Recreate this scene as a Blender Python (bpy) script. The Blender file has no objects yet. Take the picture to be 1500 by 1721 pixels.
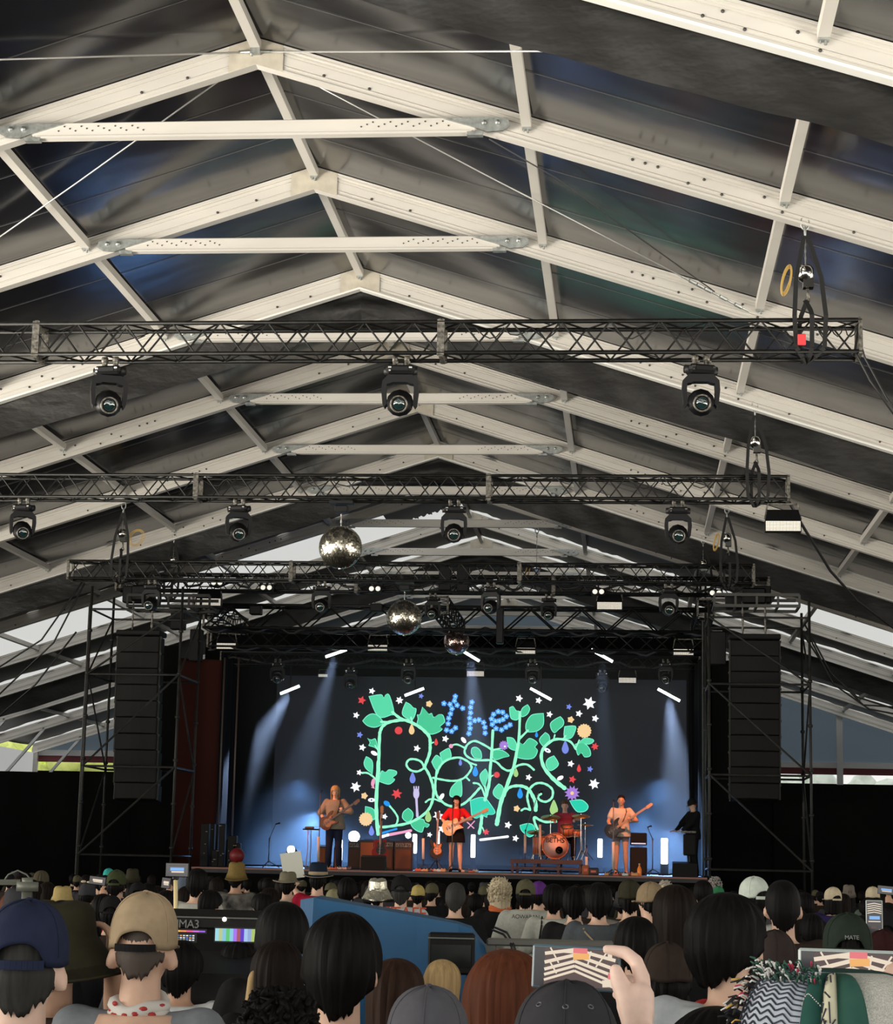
import bpy, bmesh, math, random
from mathutils import Vector, Matrix
V = Vector
random.seed(7)
SC = bpy.context.scene
COL = SC.collection
PI = math.pi
R = math.radians

# ------------------------------------------------------------------ camera, light, exposure
FOC, YAW, PIT, ROL, CZ = 3300.0, 0.09479, 0.1755, 0.02085, 1.85
def ray(px, py):
    du, dv = px - 750.0, py - 860.5
    u = du*math.cos(ROL) + dv*math.sin(ROL); v = -du*math.sin(ROL) + dv*math.cos(ROL)
    x, zz = u/FOC, -v/FOC
    y = math.cos(PIT) - zz*math.sin(PIT); z = math.sin(PIT) + zz*math.cos(PIT)
    return V((x*math.cos(YAW) - y*math.sin(YAW), x*math.sin(YAW) + y*math.cos(YAW), z))
def at(px, py, Y):
    """point of the place that stands Y metres down the tent and shows at this pixel of the photograph"""
    r = ray(px, py); t = Y/r.y
    return V((r.x*t, Y, CZ + r.z*t))
def atx(px, Y, z):
    """point at depth Y and height z under pixel column px (near the horizon)"""
    p = at(px, 1446, Y); return V((p.x, Y, z))
cam = bpy.data.objects.new('camera', bpy.data.cameras.new('camera')); COL.objects.link(cam)
cam.data.sensor_fit = 'HORIZONTAL'; cam.data.sensor_width = 36; cam.data.lens = 36*FOC/1500
cam.data.clip_start = .05; cam.data.clip_end = 400
def cdir(x, zz, d):
    y = d*math.cos(PIT) - zz*math.sin(PIT); z = d*math.sin(PIT) + zz*math.cos(PIT)
    return V((x*math.cos(YAW) - y*math.sin(YAW), x*math.sin(YAW) + y*math.cos(YAW), z))
cr, cu, cf = cdir(math.cos(ROL), math.sin(ROL), 0), cdir(-math.sin(ROL), math.cos(ROL), 0), cdir(0, 0, 1)
m = Matrix((cr, cu, -cf)).transposed().to_4x4(); m.translation = V((0, 0, CZ)); cam.matrix_world = m
SC.camera = cam
SC.view_settings.view_transform = 'Standard'; SC.view_settings.look = 'None'
SC.view_settings.gamma = 1; SC.view_settings.use_curve_mapping = False
SC.view_settings.exposure = 0.0
SC.cycles.volume_step_rate = 4 if hasattr(SC, 'cycles') else 1
W = bpy.data.worlds.new('world'); SC.world = W; W.use_nodes = True
W.node_tree.nodes['Background'].inputs[0].default_value = (1, .985, .95, 1)
W.node_tree.nodes['Background'].inputs[1].default_value = .95
def area(name, loc, direction, sx, sy, power, col=(1, 1, 1)):
    l = bpy.data.lights.new(name, 'AREA'); l.shape = 'RECTANGLE'; l.size = sx; l.size_y = sy
    l.energy = power; l.color = col; l.spread = R(125)
    o = bpy.data.objects.new(name, l); COL.objects.link(o); o.location = loc
    o.rotation_euler = V(direction).to_track_quat('-Z', 'Y').to_euler()
    return o
# daylight through the open end behind the audience and through the open sides under the eaves
area('daylight_rear_opening', (-5, -12, 4.2), (0, 1, 1.0), 34, 8, 3000, (1, .96, .87))
area('daylight_left_side', (-23.3, 13, 2.7), (1, .3, 1.25), 46, 4.2, 17000, (1, .93, .81))
area('daylight_right_side', (14.0, 13, 2.7), (-1, .3, 1.25), 46, 4.2, 5200, (1, .93, .81))

# ------------------------------------------------------------------ helpers
MATS = {}
def mat(name, col, rough=.6, metal=0, spec=.5, emit=None, estr=0, noise=None, bump=None, coat=0, trans=0, alpha=1):
    if name in MATS: return MATS[name]
    m = bpy.data.materials.new(name); m.use_nodes = True; MATS[name] = m
    nt = m.node_tree; b = nt.nodes['Principled BSDF']
    c = (*col, 1) if len(col) == 3 else col
    b.inputs['Base Color'].default_value = c; b.inputs['Roughness'].default_value = rough
    b.inputs['Metallic'].default_value = metal; b.inputs['Specular IOR Level'].default_value = spec
    if coat: b.inputs['Coat Weight'].default_value = coat
    if trans: b.inputs['Transmission Weight'].default_value = trans
    if emit: b.inputs['Emission Color'].default_value = (*emit, 1); b.inputs['Emission Strength'].default_value = estr
    if noise or bump:
        tc = nt.nodes.new('ShaderNodeTexCoord')
        mp = nt.nodes.new('ShaderNodeMapping'); nt.links.new(tc.outputs['Object'], mp.inputs[0])
    if noise:      # (scale xyz, amount, detail)
        sc, am = noise[0], noise[1]
        mp.inputs['Scale'].default_value = sc if hasattr(sc, '__len__') else (sc,)*3
        n = nt.nodes.new('ShaderNodeTexNoise'); n.inputs['Scale'].default_value = 1; n.inputs['Detail'].default_value = 5
        nt.links.new(mp.outputs[0], n.inputs[0])
        r = nt.nodes.new('ShaderNodeMapRange'); r.inputs[1].default_value = .3; r.inputs[2].default_value = .7
        r.inputs[3].default_value = 1-am; r.inputs[4].default_value = 1+am; nt.links.new(n.outputs[0], r.inputs[0])
        x = nt.nodes.new('ShaderNodeMix'); x.data_type = 'RGBA'; x.blend_type = 'MULTIPLY'; x.inputs[0].default_value = 1
        x.inputs[6].default_value = c
        nt.links.new(r.outputs[0], x.inputs[7]); nt.links.new(x.outputs[2], b.inputs['Base Color'])
    if bump:       # (scale, strength, distance)
        mp2 = nt.nodes.new('ShaderNodeMapping'); nt.links.new(tc.outputs['Object'], mp2.inputs[0])
        sc = bump[0]; mp2.inputs['Scale'].default_value = sc if hasattr(sc, '__len__') else (sc,)*3
        n2 = nt.nodes.new('ShaderNodeTexNoise'); n2.inputs['Scale'].default_value = 1; n2.inputs['Detail'].default_value = 3
        nt.links.new(mp2.outputs[0], n2.inputs[0])
        bp = nt.nodes.new('ShaderNodeBump'); bp.inputs['Strength'].default_value = bump[1]; bp.inputs['Distance'].default_value = bump[2]
        nt.links.new(n2.outputs[0], bp.inputs['Height']); nt.links.new(bp.outputs[0], b.inputs['Normal'])
    return m
def glow(name, col, s):
    return mat(name, (0, 0, 0), .5, emit=col, estr=s)

def wloc(o):
    p = V((0, 0, 0))
    while o is not None: p += o.location; o = o.parent
    return p
class MB:
    def __init__(s): s.v = []; s.f = []; s.mi = []; s.sm = []; s.cur = 0; s.smooth = False
    def add(s, vs, fs, smooth=None):
        n = len(s.v); s.v += [V(p) for p in vs]
        for f in fs: s.f.append([i+n for i in f]); s.mi.append(s.cur); s.sm.append(s.smooth if smooth is None else smooth)
        return s
    def box(s, c, d, M=None):
        x, y, z = d[0]/2, d[1]/2, d[2]/2
        vs = [V((a*x, b*y, e*z)) for a in (-1, 1) for b in (-1, 1) for e in (-1, 1)]
        if M is not None: vs = [M @ p for p in vs]
        c = V(c)
        return s.add([p+c for p in vs], [(0, 1, 3, 2), (4, 6, 7, 5), (0, 4, 5, 1), (2, 3, 7, 6), (0, 2, 6, 4), (1, 5, 7, 3)], False)
    def bev(s, c, d, b, M=None):
        """box with chamfered upright and level edges"""
        x, y, z = d[0]/2, d[1]/2, d[2]/2; vs = []
        for zz, k in ((-z, b), (-z+b, 0), (z-b, 0), (z, b)):
            for (px, py) in ((-x+b, -y+k), (x-b, -y+k), (x-k, -y+b), (x-k, y-b), (x-b, y-k), (-x+b, y-k), (-x+k, y-b), (-x+k, -y+b)):
                vs.append(V((px, py, zz)))
        if M is not None: vs = [M @ p for p in vs]
        c = V(c); fs = []
        for k in range(3):
            for i in range(8): fs.append((k*8+i, k*8+(i+1) % 8, k*8+8+(i+1) % 8, k*8+8+i))
        fs.append(tuple(range(7, -1, -1))); fs.append(tuple(range(24, 32)))
        return s.add([p+c for p in vs], fs, False)
    def bar(s, p, q, w, h, up=(0, 0, 1)):
        p, q = V(p), V(q); d = (q-p); L = d.length
        if L < 1e-6: return s
        d.normalize(); sx = d.cross(V(up))
        if sx.length < 1e-4: sx = d.cross(V((0, 1, 0)))
        sx.normalize(); sz = sx.cross(d)
        M = Matrix((d, sx, sz)).transposed()
        return s.box((p+q)/2, (L, w, h), M)
    def ring(s, c, r, ax, n, up=None, ry=None):
        ax = V(ax).normalized(); a = ax.orthogonal().normalized() if up is None else (V(up)-ax*V(up).dot(ax)).normalized()
        b = ax.cross(a); ry = r if ry is None else ry
        return [V(c) + a*math.cos(2*PI*i/n)*r + b*math.sin(2*PI*i/n)*ry for i in range(n)]
    def tube(s, p, q, r, n=6, r2=None, cap=True):
        p, q = V(p), V(q)
        if (q-p).length < 1e-6: return s
        A = s.ring(p, r, q-p, n); B = s.ring(q, r if r2 is None else r2, q-p, n)
        fs = [(i, (i+1) % n, n+(i+1) % n, n+i) for i in range(n)]
        if cap: fs += [tuple(range(n-1, -1, -1)), tuple(range(n, 2*n))]
        return s.add(A+B, fs, n > 6)
    def path(s, pts, r, n=6, closed=False):
        pts = [V(p) for p in pts]; N = len(pts); vs = []; up = None
        rr = r if hasattr(r, '__len__') else [r]*N
        for i in range(N):
            a = pts[(i-1) % N] if (closed or i > 0) else pts[i]; b = pts[(i+1) % N] if (closed or i < N-1) else pts[i]
            t = (b-a); t = t.normalized() if t.length > 1e-9 else V((0, 0, 1))
            if up is None: up = t.orthogonal().normalized()
            up = (up - t*up.dot(t)); up = up.normalized() if up.length > 1e-6 else t.orthogonal().normalized()
            bb = t.cross(up)
            vs += [pts[i] + (up*math.cos(2*PI*k/n) + bb*math.sin(2*PI*k/n))*rr[i] for k in range(n)]
        fs = []
        for i in range(N if closed else N-1):
            j = (i+1) % N
            for k in range(n): fs.append((i*n+k, i*n+(k+1) % n, j*n+(k+1) % n, j*n+k))
        if not closed: fs += [tuple(range(n-1, -1, -1)), tuple(range((N-1)*n, N*n))]
        return s.add(vs, fs, n > 4)
    def lathe(s, prof, M=None, n=24, closed=False, sx=1, sy=1):
        """prof: list of (radius, z)"""
        vs = []; N = len(prof)
        for r, z in prof:
            for k in range(n):
                p = V((r*math.cos(2*PI*k/n)*sx, r*math.sin(2*PI*k/n)*sy, z)); vs.append(M @ p if M is not None else p)
        fs = [(i*n+k, i*n+(k+1) % n, (i+1)*n+(k+1) % n, (i+1)*n+k) for i in range(N-1) for k in range(n)]
        if prof[0][0] > 1e-6: fs.append(tuple(range(n-1, -1, -1)))
        if prof[-1][0] > 1e-6: fs.append(tuple(range((N-1)*n, N*n)))
        return s.add(vs, fs, True)
    def ell(s, c, r, M=None, nu=20, nv=12, f=None):
        vs = []; c = V(c)
        for j in range(nv+1):
            th = PI*j/nv
            for i in range(nu):
                ph = 2*PI*i/nu; p = V((math.sin(th)*math.cos(ph), math.sin(th)*math.sin(ph), math.cos(th)))
                if f: p = f(p)
                p = V((p.x*r[0], p.y*r[1], p.z*r[2]))
                vs.append(c + (M @ p if M is not None else p))
        fs = [(j*nu+i, (j+1)*nu+i, (j+1)*nu+(i+1) % nu, j*nu+(i+1) % nu) for j in range(nv) for i in range(nu)]
        return s.add(vs, fs, True)
    def loft(s, rings, cap=True, smooth=True):
        n = len(rings[0]); vs = [p for r in rings for p in r]
        fs = [(j*n+i, j*n+(i+1) % n, (j+1)*n+(i+1) % n, (j+1)*n+i) for j in range(len(rings)-1) for i in range(n)]
        if cap: fs += [tuple(range(n-1, -1, -1)), tuple(range((len(rings)-1)*n, len(rings)*n))]
        return s.add(vs, fs, smooth)
    def prism(s, poly, o, ax, ay, d):
        """poly in the plane (ax, ay) at o, thickened by vector d"""
        o, ax, ay, d = V(o), V(ax), V(ay), V(d); n = len(poly)
        A = [o + ax*x + ay*y for x, y in poly]; B = [p + d for p in A]
        return s.add(A+B, [tuple(range(n)), tuple(range(2*n-1, n-1, -1))] + [(i, n+i, n+(i+1) % n, (i+1) % n) for i in range(n)], False)
    def quad(s, a, b, c, d): return s.add([a, b, c, d], [(0, 1, 2, 3)])
    def grid(s, fn, nu, nv, smooth=True):
        vs = [V(fn(i/nu, j/nv)) for j in range(nv+1) for i in range(nu+1)]
        fs = [(j*(nu+1)+i, j*(nu+1)+i+1, (j+1)*(nu+1)+i+1, (j+1)*(nu+1)+i) for j in range(nv) for i in range(nu)]
        return s.add(vs, fs, smooth)
    def xf(s, M):
        s.v = [M @ p for p in s.v]; return s
    def build(s, name, mats, parent=None, org=None):
        if not isinstance(mats, (list, tuple)): mats = [mats]
        o0 = V(org) if org is not None else V((0, 0, 0))
        base = (wloc(parent) if parent else V((0, 0, 0))) + o0
        me = bpy.data.meshes.new(name); me.from_pydata([tuple(p-base) for p in s.v], [], s.f)
        for mm in mats: me.materials.append(mm)
        me.polygons.foreach_set('material_index', s.mi); me.polygons.foreach_set('use_smooth', s.sm)
        me.update()
        o = bpy.data.objects.new(name, me); COL.objects.link(o)
        if parent: o.parent = parent; o.location = o0
        else: o.location = base
        return o
def tag(o, label=None, cat=None, group=None, kind=None):
    if label: o['label'] = label
    if cat: o['category'] = cat
    if group: o['group'] = group
    if kind: o['kind'] = kind
    return o
def thing(name, loc, label, cat, group=None):
    o = bpy.data.objects.new(name, None); COL.objects.link(o); o.location = loc; o.empty_display_size = .1
    return tag(o, label, cat, group)
def copytree(o, parent=None):
    c = o.copy(); COL.objects.link(c); c.parent = parent
    for ch in o.children: copytree(ch, c)
    return c
def dup(o, loc, label=None, rotz=None, group=None, scale=None):
    c = copytree(o); c.location = loc
    if rotz is not None: c.rotation_euler = (c.rotation_euler[0], c.rotation_euler[1], rotz)
    if scale: c.scale = (scale,)*3
    if label: c['label'] = label
    if group: c['group'] = group
    return c
ORD = ['nearest', 'first', 'second', 'third', 'fourth', 'fifth', 'sixth', 'seventh', 'eighth', 'ninth', 'tenth', 'eleventh', 'twelfth']

# ------------------------------------------------------------------ materials of the tent
M_alu = mat('aluminium_cream', (.60, .575, .53), .42, .0, .5, noise=((.8, .8, 3), .06))
M_steel = mat('galvanised_steel', (.38, .40, .39), .45, .7, noise=(14, .3))
M_hole = mat('dark_hole', (.06, .055, .05), .6)
M_liner = mat('black_liner', (.012, .012, .014), .2, 0, 1.0, bump=((.22, .35, .22), .5, .12))
M_pvc = None
def pvc(name, col, tr):
    m = bpy.data.materials.new(name); m.use_nodes = True; nt = m.node_tree; nt.nodes.clear()
    out = nt.nodes.new('ShaderNodeOutputMaterial'); mx = nt.nodes.new('ShaderNodeMixShader')
    d = nt.nodes.new('ShaderNodeBsdfDiffuse'); t = nt.nodes.new('ShaderNodeBsdfTranslucent')
    d.inputs[0].default_value = (*col, 1); t.inputs[0].default_value = (*col, 1); mx.inputs[0].default_value = tr
    nt.links.new(d.outputs[0], mx.inputs[1]); nt.links.new(t.outputs[0], mx.inputs[2]); nt.links.new(mx.outputs[0], out.inputs[0])
    MATS[name] = m; return m
M_pvc = pvc('white_roof_sheet', (.90, .92, .92), .75)
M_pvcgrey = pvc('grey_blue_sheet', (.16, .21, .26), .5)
M_drape = mat('black_drape', (.015, .0145, .014), .55, 0, .4, noise=((2, 2, 5), .25), bump=((2.2, 2.2, 4), .8, .05))
M_wall = mat('black_wall', (.004, .004, .004), .9, 0, .05)
M_ground = mat('ground', (.03, .03, .026), .95, 0, .1, noise=(1.5, .3))
M_red = mat('faded_red_band', (.22, .05, .06), .7)
M_white = mat('white_paint', (.75, .76, .76), .5)

XR, ZR, SL = -4.886, CZ+10.165, .319            # ridge line, underside of the rafters at the ridge, roof slope
HALF = 19.4
FY = [23.934+(n-1)*5.0 for n in range(13)]
for n, d in ((1, -.004), (2, -.174), (3, .09), (5, .033), (6, .066), (8, .115), (9, -.044), (11, -.14)): FY[n] += d
RH = .37                                         # rafter height, plumb
def roofz(x): return ZR - SL*abs(x-XR)

# ---- setting: floor, roof skins, walls
g = MB(); g.quad((-60, -40, 0), (50, -40, 0), (50, 160, 0), (-60, 160, 0)); tag(g.build('floor', M_ground), kind='structure')
b = MB()
ys = [-10, -5, 0, 4.9, 9.9, 14.4] + FY[:7]
for k in range(len(ys)-1):
    for sd in (-1, 1):
        def fn(u, v, a=ys[k], c=ys[k+1], sd=sd):
            x = XR + sd*HALF*u; sag = .10*math.sin(PI*v)*(.6+.4*math.sin(7*u+k))
            return (x, a+(c-a)*v, roofz(x)+RH+.012-sag*.6)
        b.grid(fn, 12, 8)
tag(b.build('ceiling', M_liner), kind='structure')
b = MB()
for k in range(6, 12):
    for sd in (-1, 1):
        def fn(u, v, a=FY[k], c=FY[k+1], sd=sd):
            x = XR + sd*HALF*u
            return (x, a+(c-a)*v, roofz(x)+RH+.012-.05*math.sin(PI*v))
        b.grid(fn, 12, 6)
tag(b.build('ceiling_2', M_pvc), kind='structure')
# black lining that still covers part of the far bays
b = MB()
def lin(k, v0, v1, x0, x1, sd):
    def fn(u, v):
        x = XR + sd*(x0+(x1-x0)*u); vv = v0+(v1-v0)*v
        if v == 1 or v == 0: vv += .03*math.sin(u*70+k) + .02*math.sin(u*171)
        return (x, FY[k]+(FY[k+1]-FY[k])*vv, roofz(x)+RH-.05-.05*math.sin(PI*vv))
    b.grid(fn, 60, 4)
for sd in (-1, 1):
    lin(6, .0, 1., 0, HALF, sd); lin(7, 0, .8 if sd > 0 else .62, 0, 9.0 if sd > 0 else 2.2, sd); lin(8, 0, .78, 0, HALF, sd)
    lin(9, 0, .45, 0, HALF, sd); lin(10, 0, .8, 0, HALF, sd); lin(11, 0, .85, 0, HALF, sd)
tag(b.build('ceiling_3', mat('grey_lining', (.10, .10, .10), .4, 0, .6)), kind='structure')
b = MB()
for k in range(5, 12):
    a_, c_ = ys[k], ys[k+1]
    for sd in (-1, 1):
        for v in (.33, .66):
            b.path([V((XR+sd*HALF*u/24, a_+(c_-a_)*v, roofz(XR+HALF*u/24)+RH+.004-.06*math.sin(PI*v)*(.6+.4*math.sin(7*u/24+k)))) for u in range(25)], .005, 4)
tag(b.build('trim_4', mat('weld_seam', (.09, .09, .09), .4)), kind='structure')
# gable end: grey-blue sheets above an opening, black wall below
GY = FY[12]+.25; GZ = at(1400, 1284, GY).z
b = MB()
for sd in (-1, 1):
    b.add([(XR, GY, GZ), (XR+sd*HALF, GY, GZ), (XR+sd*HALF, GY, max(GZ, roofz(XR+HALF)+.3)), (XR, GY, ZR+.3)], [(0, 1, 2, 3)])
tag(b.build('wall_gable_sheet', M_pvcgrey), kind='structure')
zr = at(1400, 1291, GY).z; zt = at(1400, 1302, GY).z
b = MB(); b.box((XR, GY, (GZ+zr)/2+.03), (2*HALF, .12, (GZ-zr)+.06)); tag(b.build('trim_1', M_white), kind='structure')
b = MB(); b.box((XR, GY+.05, (zr+zt)/2), (2*HALF, .03, zr-zt)); tag(b.build('trim_2', M_red), kind='structure')
zb = at(1400, 1317, GY).z
b = MB(); b.box((XR, GY+.3, zb/2), (2*HALF, .1, zb)); tag(b.build('wall_back', M_wall), kind='structure')
b = MB()
for px in (1410,): 
    x = at(px, 1240, GY-.1).x; b.box((x, GY-.12, roofz(x)/2), (.24, .14, roofz(x)))
for x in (XR-9.5,): b.box((x, GY-.12, roofz(x)/2), (.2, .14, roofz(x)))
tag(b.build('trim_3', M_white), kind='structure')
# side walls of the far bays
for sd, nm in ((-1, 'wall_left'), (1, 'wall_right')):
    b = MB(); x = XR+sd*(HALF-.05)
    ze = roofz(x)
    b.grid(lambda u, v: (x, FY[8]+(FY[12]-FY[8])*u, 3.4+(ze-3.4)*v), 4, 1); tag(b.build(nm, M_pvc), kind='structure')

# ---- roof frames
def rafter(mb, sd, Y, x0=0., x1=HALF):
    """extruded rafter with grooves in its web"""
    prof = [(-.085, 0), (-.085, .03), (-.060, .036), (-.060, .082), (-.070, .084), (-.070, .098), (-.052, .100), (-.052, .108), (-.064, .110), (-.064, .232), (-.052, .236), (-.052, .246),
            (-.068, .250), (-.068, .275), (-.056, .278), (-.056, .300), (-.085, .306), (-.085, .325), (-.074, .328), (-.074, .34), (-.085, .345), (-.085, RH), (.085, RH), (.085, .315), (.068, .30), (.068, .035), (.085, .03), (.085, 0)]
    for (xa, xb) in ((x0, x1),):
        A = [V((XR+sd*xa, Y+p, ZR-SL*xa+h)) for p, h in prof]; B = [V((XR+sd*xb, Y+p, ZR-SL*xb+h)) for p, h in prof]
        n = len(prof)
        fs = [(i, (i+1) % n, n+(i+1) % n, n+i) for i in range(n)] + [tuple(range(n)), tuple(range(2*n-1, n-1, -1))]
        mb.add(A+B, fs, False)
PX, QX = 3.543, 6.795
PUR = [0, 3.543, 6.795, 10.05, 13.3, 16.5]
descr = {0: 'partly out of frame at the top right', 1: 'the nearest whose apex shows', 2: 'second apex from the top', 3: 'third apex from the top, with a black drape below', 4: 'hidden at its apex behind the big lighting truss',
         5: 'fifth apex, above the second lighting truss', 6: 'sixth apex, black drape beneath it', 7: 'just beyond the sixth one, over the disco balls', 8: 'eighth from the front, below a bright roof strip',
         9: 'ninth from the front, with the farthest black drape', 10: 'tenth from the front above the stage roof', 11: 'eleventh, one before the gable end', 12: 'farthest, standing at the grey-blue gable'}
for n in range(13):
    Y = FY[n]
    t = thing('roof_frame', (XR, Y, 0), 'cream aluminium roof frame across the tent, ' + descr[n], 'roof frame', 'roof frames of the tent')
    for sd in (-1, 1):
        mb = MB(); rafter(mb, sd, Y); r = mb.build('rafter', M_alu, t)
        if n < 9:
            hb = MB()
            for xo in ([.9, 1.5] if n % 1 == 0 else []): hb.tube((XR+sd*xo, Y-.072, roofz(XR+xo)+.12), (XR+sd*xo, Y-.0765, roofz(XR+xo)+.12), .021, 8)
            for base in (PX+1.35, QX-1.0, QX-.25, QX+.85, 9.2, 11.0, 12.4):
                for dx, dh in ((0, .2), (.16, .2), (.32, .2), (.7, .1)) if base == PX+1.35 else ((0, .21), (.22, .08)) if base < QX+.5 else ((0, .09),):
                    x = base+dx; hb.tube((XR+sd*x, Y-.067, roofz(XR+x)+dh), (XR+sd*x, Y-.0765, roofz(XR+x)+dh), .020, 8)
            hb.build('bolt_holes', M_hole, r)
        if n % 3 == 0:
            mb = MB(); xm = HALF/2; mb.add([V((XR+sd*x, Y+y, ZR-SL*x+h)) for x in (0, HALF) for y, h in ((-.10, -.035), (-.10, .002), (.06, .002), (.06, -.035))], [(0, 4, 5, 1), (1, 5, 6, 2), (2, 6, 7, 3), (3, 7, 4, 0)], False); mb.build('lower_flange', mat('bright_flange', (.80, .80, .76), .4), r)
        # leg
        mb = MB(); xl = XR+sd*(HALF-.1); mb.box((xl, Y, (roofz(xl)+.2)/2), (.25, .15, roofz(xl)+.2)); mb.build('leg', M_alu, t)
        if n > 8:
            mb = MB(); mb.bar((xl-sd*.1, Y, roofz(xl)-1.5), (xl-sd*1.9, Y, roofz(xl-sd*1.9)+.05), .1, .12, (0, 1, 0)); mb.build('knee_brace', M_white, t)
    # ridge splice
    mb = MB()
    for sd in (-1, 1):
        mb.add([(XR, Y-.088, ZR+.004), (XR+sd*.36, Y-.088, ZR-SL*.36+.004), (XR+sd*.36, Y-.088, ZR-SL*.36+RH-.004), (XR, Y-.088, ZR+RH-.004)], [(0, 1, 2, 3)])
    mb.build('ridge_plate', mat('ridge_plate', (.50, .46, .38), .5, noise=(6, .15)), t)
    # collar tie, with its brackets
    if n >= 1:
        zt = CZ+9.25; W2 = 3.10
        mb = MB(); mb.bev((XR, Y-.13, zt+.02), (2*W2-.4, .10, .19), .012); mb.box((XR, Y-.13, zt-.085), (2*W2-.5, .13, .03)); tie = mb.build('collar_tie', M_alu, t)
        if n < 9:
            hb = MB()
            for sd in (-1, 1):
                for k in range(16):
                    hb.tube((XR+sd*(W2-.55-.075*k), Y-.183, zt+.03+.03*((k*5) % 3-1)), (XR+sd*(W2-.55-.075*k), Y-.186, zt+.03+.03*((k*5) % 3-1)), .012, 6)
            hb.build('bolt_holes', M_hole, tie)
        for sd in (-1, 1):
            mb = MB(); x0 = W2+.17
            # tapered cheek plate lying along the rafter, toe of the tie
            pl = [(x0+.07, zt-.03), (x0+.05, zt+.06), (x0-.06, zt+.085), (x0-.32, zt+.10), (x0-.78, zt+.085), (x0-.40, zt-.03), (x0-.22, zt-.10), (x0-.02, zt-.085)]
            mb.prism([(sd*(x), z) for x, z in pl], (XR, Y-.215, 0), (1, 0, 0), (0, 0, 1), (0, .04, 0))
            for bx in (x0-.09, x0-.26): mb.tube((XR+sd*bx, Y-.205, zt+.02), (XR+sd*bx, Y-.24, zt+.02), .032, 8)
            mb.box((XR+sd*(x0-.38), Y-.15, zt-.11), (.2, .1, .05))
            mb.build('tie_bracket', M_steel, t)
    if n == 1:
        mb = MB(); mb.box((XR, Y-.13, ZR+.16), (.13, .09, .07)); mb.tube((XR-.22, Y-.13, ZR+.155), (XR+.22, Y-.13, ZR+.155), .022, 8)
        mb.tube((XR-.05, Y-.13, ZR+.1), (XR-.05, Y-.13, ZR+.28), .018, 8); mb.build('cable_clamp', M_steel, t)

# ---- purlins, each between two frames
nmx = {0: 'ridge', 1: 'upper', 2: 'middle', 3: 'lower', 4: 'low', 5: 'lowest'}
FYm = FY[0]-5
for n in range(-1, 12):
    for k, xo in enumerate(PUR):
        for sd in ((1,) if (xo == 0 or n < 0) else (-1, 1)):
            if n < 0 and not 6 < xo < 11: continue
            yA, yB = (FYm if n < 0 else FY[n]), FY[n+1]
            x = XR+sd*xo; z = roofz(x)+.20
            t = thing('purlin', (x, yA, z), 'square %s purlin%s spanning from the %s to the %s roof frame' % (nmx[k], '' if xo == 0 else (' on the left slope' if sd < 0 else ' on the right slope'),
                      'frontmost' if n == 0 else 'overhead' if n < 0 else ORD[n], 'frontmost' if n < 0 else ORD[n+1]), 'purlin', 'purlins between the roof frames')
            mb = MB(); mb.bar((x, yA+.07, z+.06), (x, yB-.07, z+.06), .125, .125); mb.bar((x, yA+.07, z+.003), (x, yB-.07, z+.003), .09, .012)
            mb.build('profile', M_alu, t)
            mb = MB(); mb.box((x, FY[n+1]-.10, z-.012), (.11, .1, .03)); mb.tube((x+.02, FY[n+1]-.11, z-.07), (x+.02, FY[n+1]-.11, z+.0), .016, 6); mb.tube((x-.03, FY[n+1]-.11, z-.05), (x-.03, FY[n+1]-.11, z+.0), .012, 6)
            mb.build('end_pin', M_steel, t)
# ---- black valances under frames 0, 3, 6 and 9
vd = {0: 'black fabric valance under the nearest roof frame, top right corner', 3: 'black wrinkled fabric valance below the third roof apex', 6: 'black fabric valance below the sixth apex, behind the second truss', 9: 'farthest black fabric valance near the stage roof'}
for n in (0, 3, 6, 9):
    b = MB()
    for sd in (-1, 1):
        def fn(u, v, sd=sd):
            x = XR+sd*HALF*u; d = .72*v
            w = .035*math.sin(u*38+3*v)+.02*math.sin(u*97-4*v)+.05*math.sin(u*11)*v
            if u < .06: w += .12*math.sin(v*9+u*60)*(.06-u)/.06
            return (x, FY[n]+.16+w, roofz(x)+.06-d+.02*v*math.sin(u*23))
        b.grid(fn, 90, 8)
    tag(b.build('fabric_valance', M_drape, None, (XR, FY[n]+.1, 5)), vd[n], 'drape', 'black valances under the roof frames')
# ---- bright seams of the white sheet behind the far frames (scalloped hems)
# ---- bracing cables
def cable(name, pts, r, m, label, cat='cable', group=None, n=5):
    mb = MB(); mb.path(pts, r, n); return tag(mb.build(name, m, None, pts[0]), label, cat, group)
M_cable = mat('steel_cable', (.55, .55, .53), .35, .6)
M_blk = mat('black_cable', (.015, .015, .015), .5)
zc = ZR+.15
def rz(xo): return roofz(XR+xo)+.16
for sd in (-1, 1):
    s_ = 'left' if sd < 0 else 'right'
    cable('bracing_cable', [(XR+sd*.2, FY[1]-.13, zc), (XR+sd*QX, FY[0]+.1, rz(QX))], .014, M_cable, 'thin steel cable running level from the nearest apex towards the %s' % s_, group='roof bracing cables')
    p, q = V((XR+sd*.2, FY[1]+.1, zc-.05)), V((XR+sd*(QX-.15), FY[2]-.12, rz(QX)))
    t = thing('bracing_cable', p, 'thin steel cable dropping diagonally from the nearest apex to the %s' % s_, 'cable', 'roof bracing cables')
    e = p.lerp(q, .84)
    mb = MB(); mb.path([p, p.lerp(e, .5)-V((0, 0, .02)), e], .012, 5); mb.build('wire', M_cable, t)
    mb = MB()
    for k in range(9):
        a, c = e.lerp(q, k/9), e.lerp(q, (k+.9)/9); mb.tube(a, c, .028 if k in (1, 2, 3) else .016+.012*(k % 2), 6)
    mb.build('turnbuckle', M_steel, t)
cable('bracing_cable', [at(822, 234, FY[1]), at(935, 300, FY[1]+1.4), at(1200, 490, FY[2]-.3)], .010, mat('dark_cable', (.05, .05, .05), .5), 'dark thin cable leading from the first collar tie bracket down right', group='roof bracing cables')

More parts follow.
